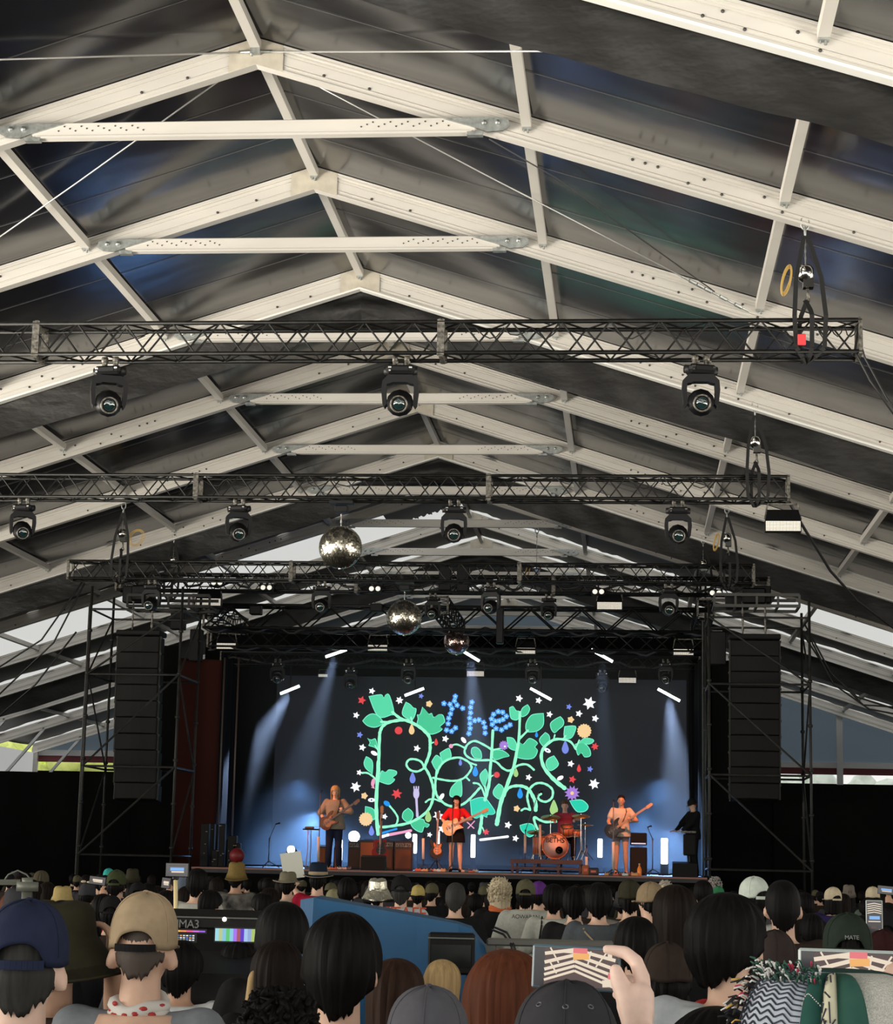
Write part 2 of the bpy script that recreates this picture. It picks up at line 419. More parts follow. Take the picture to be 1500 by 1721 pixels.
# ------------------------------------------------------------------ trusses and what hangs from them
M_trs = mat('black_truss_paint', (.007, .007, .006), .45, .0, .25, noise=(9, .8))
M_worn = mat('worn_metal_plate', (.16, .15, .13), .5, .5, noise=(22, .8))
M_blkp = mat('black_plastic', (.006, .006, .007), .4, 0, .3)
M_dgrey = mat('dark_grey_housing', (.010, .010, .011), .45, 0, .3)
M_lens = mat('lens_glass', (.01, .03, .03), .05, 0, 1.0, coat=1)
M_chrome = mat('chrome', (.75, .74, .70), .18, 1)
M_cream = mat('led_face_added_glow', (.80, .76, .66), .5, emit=(1, .93, .8), estr=.5, noise=(30, .06))  # unlit faces: daylight falling on them is painted in as a weak glow
M_sling = mat('black_webbing', (.012, .012, .012), .8)
M_tagred = mat('red_tag', (.8, .06, .07), .5)
M_yel = mat('yellow_rope', (.55, .36, .10), .6)
def truss(label, Y, x0, x1, zc, S=.40, splices=(), rc=.028, rl=.013, pitch=.62, y0=None, y1=None, group=None, plates=(0, 1), name='lighting_truss', same=False):
    """box truss along X at depth Y, or along Y at x0 when y0 and y1 are given"""
    alongY = y0 is not None
    if alongY: A, Bv, L = V((x0, y0, zc)), V((0, 1, 0)), y1-y0; side = V((1, 0, 0))
    else: A, Bv, L = V((x0, Y, zc)), V((1, 0, 0)), x1-x0; side = V((0, 1, 0))
    up = V((0, 0, 1)); h = S/2
    t = thing(name, A+Bv*(L/2)-up*h, label, 'truss', group)
    for a in (-1, 1):
        for c in (-1, 1):
            mb = MB(); o = A+side*(h*a)+up*(h*c); mb.tube(o, o+Bv*L, rc, 8); mb.build('chord', M_trs, t)
    mb = MB(); N = max(2, int(round(L/pitch*2))); p = L/N
    for (d1, d2, ph) in ((side*-h, up, 0), (side*h, up, 1)):
        for k in range(N):
            s0 = 1 if (k+(0 if same else ph)) % 2 else -1
            mb.tube(A+Bv*(p*k)+d1+d2*h*s0, A+Bv*(p*(k+1))+d1-d2*h*s0, rl, 5, cap=False)
    for (d1, ph) in ((up*-h, 0), (up*h, 1)):
        for k in range(N):
            s0 = 1 if (k+ph) % 2 else -1
            mb.tube(A+Bv*(p*k)+d1+side*h*s0, A+Bv*(p*(k+1))+d1-side*h*s0, rl, 5, cap=False)
    mb.build('lacing', M_trs, t)
    def fr(s, m, w):
        mb = MB(); o = A+Bv*s
        for a in (-1, 1):
            mb.bar(o+side*h*a-up*(h+.03), o+side*h*a+up*(h+.03), w, .05, side); mb.bar(o+up*h*a-side*h, o+up*h*a+side*h, .05, w, up)
        mb.build('splice_plate', m, t)
    for s in splices: fr(s-A.x if not alongY else s, M_worn, .09)
    if 0 in plates: fr(.02, M_worn, .05)
    if 1 in plates: fr(L-.02, M_worn, .05)
    return t
def moving_head(tilt=.45, pan=.0, s=1.0):
    t = thing('moving_head_light', (0, 0, 0), 'x', 'stage light')
    for x in (-.075, .075):
        mb = MB(); mb.box((x, 0, -.045), (.05, .06, .09)); mb.tube((x-.03, 0, -.005), (x+.03, 0, -.005), .045, 10); mb.box((x+.03, -.045, -.06), (.03, .03, .03))
        mb.build('clamp', M_worn, t)
    mb = MB(); mb.bev((0, 0, -.155), (.36, .24, .11), .035); mb.tube((-.21, 0, -.155), (.21, 0, -.155), .055, 10); mb.box((0, -.125, -.155), (.2, .01, .05)); base = mb.build('base', M_dgrey, t)
    mb = MB(); mb.box((-.13, -.126, -.14), (.04, .01, .02)); mb.box((.13, -.126, -.14), (.04, .01, .02)); mb.box((-.13, -.126, -.18), (.025, .01, .02)); mb.build('connector', M_chrome, base)
    Mz = Matrix.Rotation(pan, 3, 'Z')
    mb = MB()
    out = [(-.15, -.22), (.15, -.22), (.225, -.30), (.235, -.42), (.215, -.60), (.19, -.64), (.165, -.60), (.175, -.42), (.17, -.34), (.12, -.33), (.09, -.315), (-.09, -.315), (-.12, -.33), (-.17, -.34), (-.175, -.42), (-.165, -.60), (-.19, -.64), (-.215, -.60), (-.235, -.42), (-.225, -.30)]
    # two half shells so that the yoke polygon stays simple
    yk = MB(); yk.prism(out, (0, -.07, 0), (1, 0, 0), (0, 0, 1), (0, .14, 0)); yk.xf(Mz.to_4x4()); yk.build('yoke', M_dgrey, t)
    hM = (Mz @ Matrix.Rotation(tilt, 3, 'X'))                # lens axis: -Y before tilt
    mb = MB()
    RX = Matrix.Rotation(PI/2, 3, 'X')                       # z -> -y
    cen = V((0, 0, -.57))
    prof = [(.02, -.17), (.13, -.165), (.165, -.10), (.172, 0), (.168, .07), (.14, .12), (.12, .17), (.112, .20)]
    mb.lathe(prof, None, 12); mb.v = [cen+hM @ (RX @ p) for p in mb.v]; hd = mb.build('head', M_blkp, t)
    mb = MB(); mb.lathe([(.108, .17), (.112, .215), (.098, .225), (.088, .205), (.088, .17)], None, 20); mb.v = [cen+hM @ (RX @ p) for p in mb.v]; mb.build('lens_ring', M_worn, hd)
    mb = MB(); mb.lathe([(.090, .185), (.075, .200), (.045, .212), (0, .218)], None, 20); mb.v = [cen+hM @ (RX @ p) for p in mb.v]; mb.build('lens', M_lens, hd)
    return t
mh = [moving_head(.30, .0), moving_head(.35, .5), moving_head(.25, -.25)]
mh_used = [False]*3
def put_head(px, Y, z, label, kind=0, rz=0, sc=1.0, group=None):
    p = at(px, 1100, Y); p = V((p.x, Y, z))
    if not mh_used[kind]:
        o = mh[kind]; mh_used[kind] = True; o.location = p; o.rotation_euler = (0, 0, rz); o.scale = (sc,)*3; o['label'] = label
        if group: o['group'] = group
        return o
    return dup(mh[kind], p, label, rz, group, sc)
def xat(px, py, Y): return at(px, py, Y).x
# --- truss 1 (nearest)
Y1t = FY[1]-.05; p = at(700, 574, Y1t); Z1 = p.z
truss('nearest black lighting truss, over three moving heads, its right end slung under a hoist', Y1t, xat(-60, 574, Y1t), xat(1445, 566, Y1t), Z1, .40,
      (xat(68, 574, Y1t), xat(743, 572, Y1t)), group='black lighting trusses')
for px, lb, k, rz in ((160, 'large moving head hanging at the left of the nearest truss, lens turned to the left', 1, 0), (661, 'large moving head hanging at the middle of the nearest truss', 0, .05), (1178, 'large moving head hanging at the right of the nearest truss, facing front', 2, .3)):
    put_head(px, Y1t, Z1-.225, lb, k, -.15 if k == 1 else rz, 1.0, 'moving heads on the nearest truss')
# --- truss 2
Y2t = FY[3]-.05; Z2 = at(600, 821, Y2t).z
truss('second black lighting truss from the front, a mirror ball and four moving heads below', Y2t, xat(-80, 821, Y2t), xat(1325, 824, Y2t), Z2, .40,
      (xat(333, 820, Y2t), xat(822, 822, Y2t)), group='black lighting trusses')
for px, lb, k, rz in ((25, 'moving head at the far left end of the second truss', 1, -.1), (392, 'moving head left of the mirror ball on the second truss', 1, -.2), (758, 'moving head right of the mirror ball, on the second truss', 0, .1), (1139, 'moving head at the right of the second truss', 0, .05)):
    put_head(px, Y2t, Z2-.225, lb, k, rz, 1.0, 'moving heads on the second truss')
# --- truss 3
Y3t = FY[5]-.05; Z3 = at(700, 963, Y3t).z
truss('third black lighting truss, the farthest of the free hanging ones, above the stage edge', Y3t, xat(117, 958, Y3t), xat(1267, 964, Y3t), Z3, .40,
      (xat(491, 960, Y3t), xat(873, 963, Y3t)), group='black lighting trusses')
for px, lb, k, rz in ((250, 'moving head near the left end of the third truss', 0, -.1), (537, 'moving head left of the second mirror ball on the third truss', 0, 0), (823, 'moving head right of the middle on the third truss', 2, 0), (1123, 'moving head at the right of the third truss', 0, .1)):
    put_head(px, Y3t, Z3-.225, lb, k, rz, .95, 'moving heads on the third truss')
# --- stage roof trusses
Y4t = 47.6; Z4 = at(750, 983, Y4t).z
truss('black truss right behind the third one, carrying white panel lights', Y4t, xat(197, 983, Y4t), xat(1292, 990, Y4t), Z4, .40, (xat(600, 983, Y4t), xat(930, 983, Y4t)), group='stage roof trusses')
Y5t = 49.2; Z5 = at(750, 1041, Y5t).z
truss('deep black stage roof truss with wide V lacing', Y5t, xat(345, 1040, Y5t), xat(1192, 1042, Y5t), Z5, .58, (), .035, .022, 1.25, same=True, group='stage roof trusses')
Y6t = 51.2; Z6 = at(750, 1078, Y6t).z
truss('black stage roof truss behind the deep one, panel lights on its lower edge', Y6t, xat(350, 1078, Y6t), xat(1188, 1080, Y6t), Z6, .42, (), .028, .018, .9, group='stage roof trusses')
Y7t = 53.4; Z7 = at(750, 1112, Y7t).z
truss('rearmost black stage truss right above the video wall', Y7t, xat(372, 1110, Y7t), xat(1176, 1112, Y7t), Z7, .34, (), .026, .014, .7, group='stage roof trusses')
for px, lb in ((352, 'black truss running backwards along the left edge of the stage roof'), (745, 'black truss running backwards over the middle of the stage'), (1183, 'black truss running backwards along the right edge of the stage roof')):
    x = at(px, 1041, Y5t).x; truss(lb, 0, x, 0, (Z4+Z5)/2-.1, .40, (), .026, .014, .8, y0=Y4t+.5, y1=Y7t-.2, group='stage roof side trusses')
for px, lb in ((467, 'leftmost dark moving head above the video wall'), (590, 'dark moving head above the left part of the vine artwork'), (687, 'dark moving head under the left middle of the stage roof'), (895, 'dark moving head under the right middle of the stage roof'), (1012, 'dark moving head beside the right upper light bar'), (1118, 'rightmost dark moving head above the video wall')):
    Y = Y7t if px in (590, 1012) else Y6t+1.0
    put_head(px, Y, (Z7 if px in (590, 1012) else at(px, 1100, Y).z+.02)-.17, lb, 0, 0, .85, 'moving heads under the stage roof')
for px, lb in ((178, 'dark moving head on the left tower beside the stage'), (725, 'dark moving head under the deep stage truss left of its middle'), (921, 'dark moving head under the truss with the panel lights')):
    if px == 178: continue
    put_head(px, Y4t, Z4-.225, lb, 2, .2, .85, 'moving heads under the stage roof')
# --- panel lights
def panel_light(w=.62, h=.19):
    t = thing('led_panel_light', (0, 0, 0), 'x', 'stage light')
    mb = MB(); mb.bar((-w*.42, 0, .30), (-w*.5, 0, .03), .03, .03); mb.bar((w*.42, 0, .30), (w*.5, 0, .03), .03, .03); mb.bar((-w*.42, 0, .30), (w*.42, 0, .30), .04, .03); mb.build('bracket', M_worn, t)
    mb = MB(); mb.add([(-w*.43, .05, .20), (w*.43, .05, .20), (w*.43, -.02, .20), (-w*.43, -.02, .20), (-w/2, .1, 0), (w/2, .1, 0), (w/2, -.10, 0), (-w/2, -.10, 0)],
                      [(0, 1, 2, 3), (3, 2, 6, 7), (0, 3, 7, 4), (1, 5, 6, 2), (0, 4, 5, 1)]); mb.box((0, 0, -h/2), (w, .16, h+.015)); mb.build('housing', M_blkp, t)
    mb = MB(); nx, nz = 24, 7; g = .004
    for i in range(nx):
        for j in range(nz):
            x0 = -w/2+.012+(w-.024)*i/nx; z0 = -h+.008+(h-.016)*j/nz; dx = (w-.024)/nx-g; dz = (h-.016)/nz-g
            mb.quad((x0, -.084, z0), (x0+dx, -.084, z0), (x0+dx, -.084, z0+dz), (x0, -.084, z0+dz))
    mb.build('led_face', M_cream, t)
    return t
pl0 = panel_light()
pl0.location = at(1315, 876, Y2t); pl0['label'] = 'cream panel light at the right end of the second truss'; pl0['group'] = 'panel lights'
for px, py, Y, lb, sc in ((352, 1006, Y4t, 'white panel light left on the truss over the stage edge', 1.0), (1024, 1012, Y4t, 'white panel light right on the truss over the stage edge', 1.0),
                      (381, 1081, Y6t, 'leftmost of the four panel lights in a row over the stage', .85), (635, 1084, Y6t, 'panel light in the row over the stage, left of the third mirror ball', .85),
                      (883, 1089, Y6t, 'panel light in the row over the stage, right of the third mirror ball', .85), (1148, 1091, Y6t, 'rightmost of the four panel lights in a row over the stage', .85),
                      (543, 1133, Y7t+.1, 'small panel light at the top left of the video wall', .42), (799, 1128, Y7t+.1, 'small panel light at the top middle of the video wall', .78), (1054, 1139, Y7t+.1, 'small panel light at the top right of the video wall', .78)):
    dup(pl0, at(px, py, Y-.1), lb, 0, 'panel lights', sc)
# --- pairs of small round lamps
def twin_lamp():
    t = thing('twin_blinder_light', (0, 0, 0), 'x', 'stage light')
    mb = MB(); mb.bev((0, 0, 0), (.34, .14, .17), .02); mb.box((0, 0, .12), (.04, .04, .1)); mb.build('housing', M_blkp, t)
    for x in (-.08, .08):
        mb = MB(); mb.lathe([(.0, .085), (.04, .082), (.062, .07)], Matrix.Rotation(PI/2, 3, 'X'), 12); mb.v = [p+V((x, 0, 0)) for p in mb.v]; mb.build('lamp', mat('warm_lamp', (.8, .8, .7), .2, emit=(1, .98, .85), estr=.7), t)
    return t
tl = twin_lamp(); tl.location = at(365, 980, Y4t-.3); tl['label'] = 'pair of small round lamps above the left panel light'; tl['group'] = 'twin lamps under the stage truss'
for px, py, lb in ((448, 988, 'pair of small round lamps, second from the left'), (630, 990, 'pair of small round lamps above the second mirror ball'), (1005, 995, 'pair of small round lamps above the right panel light'), (1202, 997, 'pair of small round lamps at the right stage corner')):
    dup(tl, at(px, py, Y4t-.3), lb)
# --- mirror balls
def facet():
    m = bpy.data.materials.new('mirror_tiles'); m.use_nodes = True; MATS['mirror_tiles'] = m
    b = m.node_tree.nodes['Principled BSDF']; b.inputs['Metallic'].default_value = 1; b.inputs['Roughness'].default_value = .26
    b.inputs['Base Color'].default_value = (.95, .90, .74, 1); return m
M_mir = facet(); M_pink = mat('pink_mirror_tiles', (.60, .45, .40), .2, 1)
def mirror_ball(px, py, Y, rad, top, label, m):
    c = at(px, py, Y); t = thing('mirror_ball', c+V((0, 0, rad)), label, 'mirror ball', 'mirror balls')
    mb = MB(); NR = 38; rnd = random.Random(3)
    for j in range(NR):
        t0, t1 = PI*(j+.03)/NR, PI*(j+.97)/NR; n = max(4, int(2*PI*math.sin((t0+t1)/2)*rad/(PI*rad/NR)))
        for i in range(n):
            a0, a1 = 2*PI*(i+.03)/n, 2*PI*(i+.97)/n
            q = [V((math.sin(tt)*math.cos(a), math.sin(tt)*math.sin(a), math.cos(tt))) for tt, a in ((t0, a0), (t1, a0), (t1, a1), (t0, a1))]
            nrm = (q[0]+q[2]).normalized(); jx, jy = rnd.uniform(-.004, .004), rnd.uniform(-.004, .004)
            u = nrm.cross(V((0, 0, 1))); u = u.normalized() if u.length > 1e-3 else V((1, 0, 0)); w = nrm.cross(u)
            q = [c+p*rad+nrm*((p-nrm).dot(u)*jx*60+(p-nrm).dot(w)*jy*60)*rad*.5 for p in q]; mb.quad(*q)
    mb.build('mirror_tiles', m, t)
    mb = MB(); mb.ell(c, (rad*.985,)*3, None, 32, 18); mb.build('core', M_blkp, t)
    mb = MB(); L = top-(c.z+rad); k = max(2, int(L/.05))
    for i in range(k):
        a = c+V((0, 0, rad+L*i/k)); mb.tube(a, a+V((0, 0, L/k*.9)), .022 if i % 2 else .012, 6)
    mb.build('chain', M_chrome, t)
    mb = MB(); mb.bev((c.x, c.y, top+.08), (.24, .2, .13), .02); mb.box((c.x, c.y, top+.20), (.42, .22, .05)); mb.build('motor', M_dgrey, t)
    mb = MB(); mb.tube(c-V((0, 0, rad+.02)), c-V((0, 0, rad-.02)), .03, 8); mb.build('end_cap', M_chrome, t)
mirror_ball(572, 920, Y2t, 37*Y2t/3300, Z2-.46, 'largest mirror ball, hanging from the second truss', M_mir)
mirror_ball(679, 1038, Y3t, 30*Y3t/3300, Z3-.42, 'middle mirror ball, hanging from the third truss', M_mir)
mirror_ball(767, 1079, Y5t+.3, 22*Y5t/3300, Z5-.40, 'smallest and farthest mirror ball, pinkish', M_pink)
# --- hoists
def hoist(px, py, Y, ztop, label, loops=True, tag_=False, coil=False):
    p = at(px, py, Y); zb = ztop+.02
    t = thing('chain_hoist', p, label, 'hoist', 'chain hoists between roof frames and trusses'); x, y, z = p.x, Y, p.z
    mb = MB()
    mb.path([V((x+.05*math.cos(a), y, z-.02+.09*math.sin(a))) for a in [k*2*PI/12 for k in range(12)]], .014, 6, True)
    mb.path([V((x, y+.04*math.cos(a), z-.15+.07*math.sin(a))) for a in [k*2*PI/10 for k in range(10)]], .013, 6, True); mb.build('shackle', M_steel, t)
    zh = z-.22-(z-.22-zb)*.42
    mb = MB(); n = max(4, int((z-.22-zh)/.04))
    for i in range(n):
        a = V((x, y, z-.2-(z-.2-zh)*i/n)); mb.tube(a, a-V((0, 0, (z-.2-zh)/n*.9)), .008 if i % 2 else .012, 5)
    mb.build('chain', M_steel, t)
    mb = MB(); mb.lathe([(0, .1), (.07, .095), (.11, .05), (.12, 0), (.11, -.05), (.07, -.095), (0, -.1)], Matrix.Rotation(PI/2, 3, 'Y'), 14); mb.v = [q+V((x, y, zh)) for q in mb.v]
    mb.box((x+.03, y, zh-.13), (.13, .13, .12)); mb.build('motor_body', M_chrome, t)
    mb = MB(); mb.path([V((x+.02, y, zh-.2)), V((x+.03, y, zh-.32))], .02, 6); mb.path([V((x+.02+.03*math.cos(a), y, zh-.36+.04*math.sin(a))) for a in [k*2*PI/8 for k in range(8)]], .012, 5, True); mb.build('hook', M_worn, t)
    if loops:
        mb = MB(); zs = ztop-.46
        for dx0, dx1, yy in ((-.03, -.16, -.24), (.05, .22, -.24), (-.02, .05, -.25), (.02, -.06, .24)):
            tp = V((x+dx0*.5, y-.03, z-.2 if abs(dx1) > .1 else zh-.36))
            pts = [tp, V((x+dx1*.8, y+yy*.6, (tp.z+ztop)/2)), V((x+dx1, y+yy, ztop+.05)), V((x+dx1*.9, y+yy, zs+.1)), V((x+dx1*.4, y+yy*.7, zs)), V((x, y, zs-.03))]
            fine = []
            for i in range(len(pts)-1):
                for k in range(4): fine.append(pts[i].lerp(pts[i+1], k/4))
            fine.append(pts[-1])
            for q0, q1 in zip(fine[:-1], fine[1:]): mb.bar(q0, q1, .055, .02, (0, 1, 0)) if (q1-q0).length > .001 else None
        mb.build('sling', M_sling, t)
    if tag_:
        mb = MB(); mb.bev((x-.08, y-.28, ztop-.27), (.10, .025, .14), .008); mb.build('tag', M_tagred, t)
    if coil:
        mb = MB(); cx = x+(.35 if px < 750 else -.24); cw = 1 if px < 750 else .3
        for k in range(3): mb.path([V((cx+cw*(.13+.03*k)*math.cos(a)+.04*math.sin(a), y-.05, zh-.1+(.16+.02*k)*math.sin(a))) for a in [j*2*PI/18 for j in range(18)]], .008, 4, True)
        mb.build('cable_coil', M_yel, t)
    return t
hoist(1352, 372, FY[1]-.05, Z1+.2, 'large chain hoist with black slings and red tag on the nearest truss', tag_=True, coil=True)
hoist(1268, 680, FY[3]-.05, Z2+.2, 'chain hoist with black slings at the right end of the second truss')
hoist(1221, 855, FY[5]-.05, Z3+.2, 'chain hoist with black slings at the right end of the third truss', coil=True)
hoist(208, 848, FY[5]-.05, Z3+.2, 'chain hoist with yellow cable coil at the left end of the third truss', coil=True)
hoist(1181, 906, FY[6]-.05, Z4+.2, 'slim dark hoist over the right corner of the stage roof')
hoist(293, 900, FY[6]-.05, Z4+.2, 'slim dark hoist over the left corner of the stage roof')
hoist(902, 890, FY[7], Z4+.2, 'slim dark hoist over the middle right of the stage roof', loops=False, coil=True)
# --- dark clutter of the stage roof: looms, motor and dimmer boxes
rnd = random.Random(17)
for k, (Y_, Z_, xa, xb, nm) in enumerate(((Y4t, Z4, 205, 480, 'left part of the panel light truss'), (Y4t, Z4, 560, 900, 'middle of the panel light truss'), (Y4t, Z4, 930, 1280, 'right part of the panel light truss'), (Y5t, Z5-.27, 350, 760, 'left lower edge of the deep stage truss'), (Y5t, Z5-.27, 780, 1188, 'right lower edge of the deep stage truss'),
                                   (Y6t, Z6-.2, 355, 760, 'left part of the rear panel light truss'), (Y6t, Z6-.2, 770, 1180, 'right part of the rear panel light truss'), (Y7t, Z7, 380, 1170, 'rearmost stage truss'))):
    x0_, x1_ = xat(xa, 1000, Y_), xat(xb, 1000, Y_); N = 44
    cable('cable_loom', [V((x0_+(x1_-x0_)*i/N, Y_-.12+.04*math.sin(i), Z_+.07*math.sin(i*.9+k)+rnd.uniform(-.03, .03)-.05)) for i in range(N+1)], .034, M_blk, 'thick black cable loom along the '+nm, group='cable looms on the stage roof')
for px, py, Y_, w_, h_, nm in ((748, 972, Y4t-.1, .30, .62, 'left one of the pair in the middle'), (778, 974, Y4t-.1, .30, .62, 'right one of the pair in the middle'), (1238, 1012, 46.2, .55, .34, 'over the right loudspeaker hang'), (1280, 1000, 46.2, .40, .40, 'at the right corner of the stage roof'), (225, 1000, 46.2, .50, .40, 'over the left loudspeaker hang'), (300, 1040, 47.5, .35, .55, 'at the inner top of the left tower'),
                            (430, 1026, Y5t-.3, .30, .22, 'left on the deep stage truss'), (633, 1022, Y5t-.3, .32, .20, 'left of the middle on the deep stage truss'), (840, 1052, Y5t-.3, .18, .9, 'hanging right of the middle of the stage roof'), (1205, 1090, 47.6, .40, .8, 'beside the right loudspeaker hang'), (330, 1085, 48.2, .30, .8, 'beside the dark red cloth')):
    c = at(px, py, Y_); t = thing('motor_box', c-V((0, 0, h_/2)), 'black motor or power box %s' % nm, 'box', 'black boxes on the stage roof'); mb = MB(); mb.bev(c, (w_, .28, h_), .02); mb.build('case', M_blkp, t); mb = MB(); mb.bar(c+V((-w_*.3, 0, h_/2+.03)), c+V((w_*.3, 0, h_/2+.03)), .03, .02); mb.build('handle', M_worn, t)
# --- cables that run off the trusses
cable('truss_cable', [V((at(1443, 566, Y1t).x, Y1t, Z1+.2)), at(1436, 590, Y1t-.1), at(1462, 640, Y1t-.1), at(1530, 735, Y1t-.1)], .018, M_blk, 'black cable falling from the right end of the nearest truss', group='cables running off the trusses')
cable('truss_cable', [at(1441, 560, Y1t-.2), at(1452, 600, Y1t-.2), at(1490, 670, Y1t-.2), at(1535, 730, Y1t-.2)], .014, M_blk, 'second thinner black cable beside the one falling from the nearest truss', group='cables running off the trusses')
cable('truss_cable', [at(1326, 845, Y2t), at(1352, 890, Y2t+1), at(1395, 960, Y2t+3), at(1440, 1010, Y2t+5), at(1540, 1085, Y2t+8)], .028, M_blk, 'thick black cable running down right from the second truss', group='cables running off the trusses')
cable('truss_cable', [at(1322, 560, Y1t), at(1290, 552, Y1t-.1), at(1262, 545, Y1t-.2), at(1225, 556, Y1t-.25)], .012, M_blk, 'short black cable lying over the nearest truss under the hoist', group='cables running off the trusses')
for k, (a, b_, c_) in enumerate((((138, 978), (70, 1075), (-15, 1130)), ((142, 980), (90, 1080), (-15, 1180)), ((128, 1062), (60, 1150), (-15, 1215)))):
    cable('truss_cable', [at(*a, 45), at(*b_, 45.3), at(*c_, 45.6)], .022, M_blk, ('upper', 'middle', 'lowest')[k]+' of three black cables sweeping down left from the third truss', group='cables running off the trusses')
for k, (a, b_, c_, d_) in enumerate((((1352, 1050), (1395, 1130), (1450, 1185), (1530, 1190)), ((1350, 1068), (1385, 1120), (1440, 1172), (1530, 1200)), ((1354, 1060), (1400, 1150), (1460, 1192), (1530, 1205)))):
    cable('truss_cable', [at(*a, 46.5), at(*b_, 46.8), at(*c_, 47), at(*d_, 47.2)], .022, M_blk, ('upper', 'middle', 'lower')[k]+' of three black cables sagging right from the right tower', group='cables running off the trusses')
# loose leads drooping inside the first two trusses
rnd = random.Random(5)
for (Y, Z, xs, nm) in ((Y1t, Z1, [(180, 250), (800, 940), (1020, 1190), (1370, 1440)], 'nearest'), (Y2t, Z2, [(520, 610), (1060, 1200), (350, 440)], 'second')):
    for i, (a, c) in enumerate(xs):
        x0, x1 = xat(a, 570, Y), xat(c, 570, Y); pts = []
        for k in range(13):
            u = k/12; pts.append(V((x0+(x1-x0)*u, Y-.1+.05*math.sin(9*u), Z+.16-.14*abs(math.sin(u*PI*(2+i % 2)))+rnd.uniform(-.02, .02))))
        cable('truss_lead', pts, .009, M_blk, 'loose black lead drooping inside the %s truss, %s along it' % (nm, ('first', 'second', 'third', 'fourth')[sorted(range(len(xs)), key=lambda q: xs[q]).index(i)]), group='loose leads in the trusses')

# ------------------------------------------------------------------ scaffold towers and loudspeakers
M_scaf = mat('dark_scaffold_tube', (.020, .020, .018), .5, .0, .35, noise=(5, .4))
TY0, TY1 = 45.0, 47.0; M_rail = mat('grey_header', (.07, .07, .065), .5)
def tower(px0, px1, zt, label, diag, levels):
    x0, x1 = atx(px0, TY0, 2).x, atx(px1, TY0, 2).x
    t = thing('scaffold_tower', ((x0+x1)/2, (TY0+TY1)/2, 0), label, 'scaffold tower', 'scaffold towers flanking the stage')
    for x in (x0, x1):
        for y in (TY0, TY1):
            mb = MB(); mb.tube((x, y, 0), (x, y, zt), .032, 8)
            for z in range(1, int(zt/1.0)): mb.tube((x, y, z-.03), (x, y, z+.03), .055, 8)
            mb.build('post', M_scaf, t)
    for x in (x0+(.18 if px0 < 700 else -.18)*0-.13, ):
        mb = MB(); mb.tube((x, TY0+.3, 0), (x, TY0+.3, zt-.4), .022, 6); mb.build('post', M_scaf, t)
    for z in levels:
        for y_ in (TY0, TY1): mb = MB(); mb.tube((x0, y_, z), (x1, y_, z), .026, 6); mb.build('ledger', M_scaf, t)
        for x in (x0, x1): mb = MB(); mb.tube((x, TY0, z), (x, TY1, z), .026, 6); mb.build('transom', M_scaf, t)
    for i in range(len(levels)-1):
        a, b_ = levels[i], levels[i+1]; y = TY0-.05
        mb = MB()
        if diag: mb.tube((x0, y, b_), (x1, y, a), .024, 6)
        else: mb.tube((x0, y, a), (x1, y, b_), .024, 6)
        mb.build('diagonal_brace', M_scaf, t)
        for x in (x0, x1): mb = MB(); mb.tube((x, TY0, b_ if (i % 2) else a), (x, TY1, a if (i % 2) else b_), .022, 6); mb.build('side_brace', M_scaf, t)
    return t
lv = [at(200, y, TY0).z for y in (1437, 1288, 1133, 1024)]
tower(131, 287, at(140, 985, TY0).z, 'tall dark scaffold tower left of the stage', 0, lv)
lvr = [at(1280, y, TY0).z for y in (1463, 1303, 1150, 1038)]
tower(1192, 1364, at(1360, 1012, TY0).z, 'tall dark scaffold tower right of the stage', 1, lvr)
# top gallery beams on both towers
for px0, px1, nm in ((200, 340, 'left'), (1200, 1345, 'right')):
    x0, x1 = atx(px0, 46, 2).x, atx(px1, 46, 2).x; za = at(1280 if px0 > 700 else 250, 1022, 46).z
    t = thing('tower_header', ((x0+x1)/2, 46, za), 'short grey header frame on top of the %s tower' % nm, 'header frame', 'header frames of the towers')
    for z in (za, za+.26):
        for y_ in (45.6, 46.6): mb = MB(); mb.bar((x0, y_, z), (x1, y_, z), .06, .07); mb.build('rail', M_rail if nm == 'right' else M_scaf, t)
    mb = MB()
    for k in range(5):
        x = x0+(x1-x0)*k/4; mb.bar((x, 45.6, za), (x, 45.6, za+.26), .05, .05); mb.bar((x, 45.6, za), (x, 46.6, za), .05, .05)
    mb.build('strut', M_rail if nm == 'right' else M_scaf, t)
M_cab = mat('speaker_cabinet_black', (.007, .007, .0065), .6, 0, .2, noise=(60, .25))
M_gril = mat('speaker_grille', (.010, .0095, .009), .6, 0, .2, bump=((160, 160, 160), .4, .003))
def cabinet(w, h):
    t = thing('line_array_speaker', (0, 0, 0), 'x', 'loudspeaker')
    mb = MB(); d = .55; mb.bev((0, 0, 0), (w-.06, d, h-.012), .015); mb.build('cabinet', M_cab, t)
    mb = MB(); mb.add([(-w/2+.06, -d/2-.004, -h/2+.015), (w/2-.06, -d/2-.004, -h/2+.015), (w/2-.06, -d/2-.004, h/2-.015), (-w/2+.06, -d/2-.004, h/2-.015), (-w*.1, -d/2-.03, -h/2+.02), (w*.1, -d/2-.03, -h/2+.02), (w*.1, -d/2-.03, h/2-.02), (-w*.1, -d/2-.03, h/2-.02)],
                      [(0, 4, 7, 3), (4, 5, 6, 7), (5, 1, 2, 6), (0, 1, 5, 4), (3, 7, 6, 2)]); mb.build('grille', M_gril, t)
    for s in (-1, 1):
     mb = MB(); mb.bar((s*(w/2-.02), -.2, -h/2), (s*(w/2-.02), -.2, h/2), .04, .06, (0, 1, 0)); mb.box((s*(w/2-.01), -.2, h/2-.03), (.05, .08, .05))
     mb.build('rigging_rail', mat('rigging_grey', (.04, .04, .036), .5, 0, .3), t)
    return t
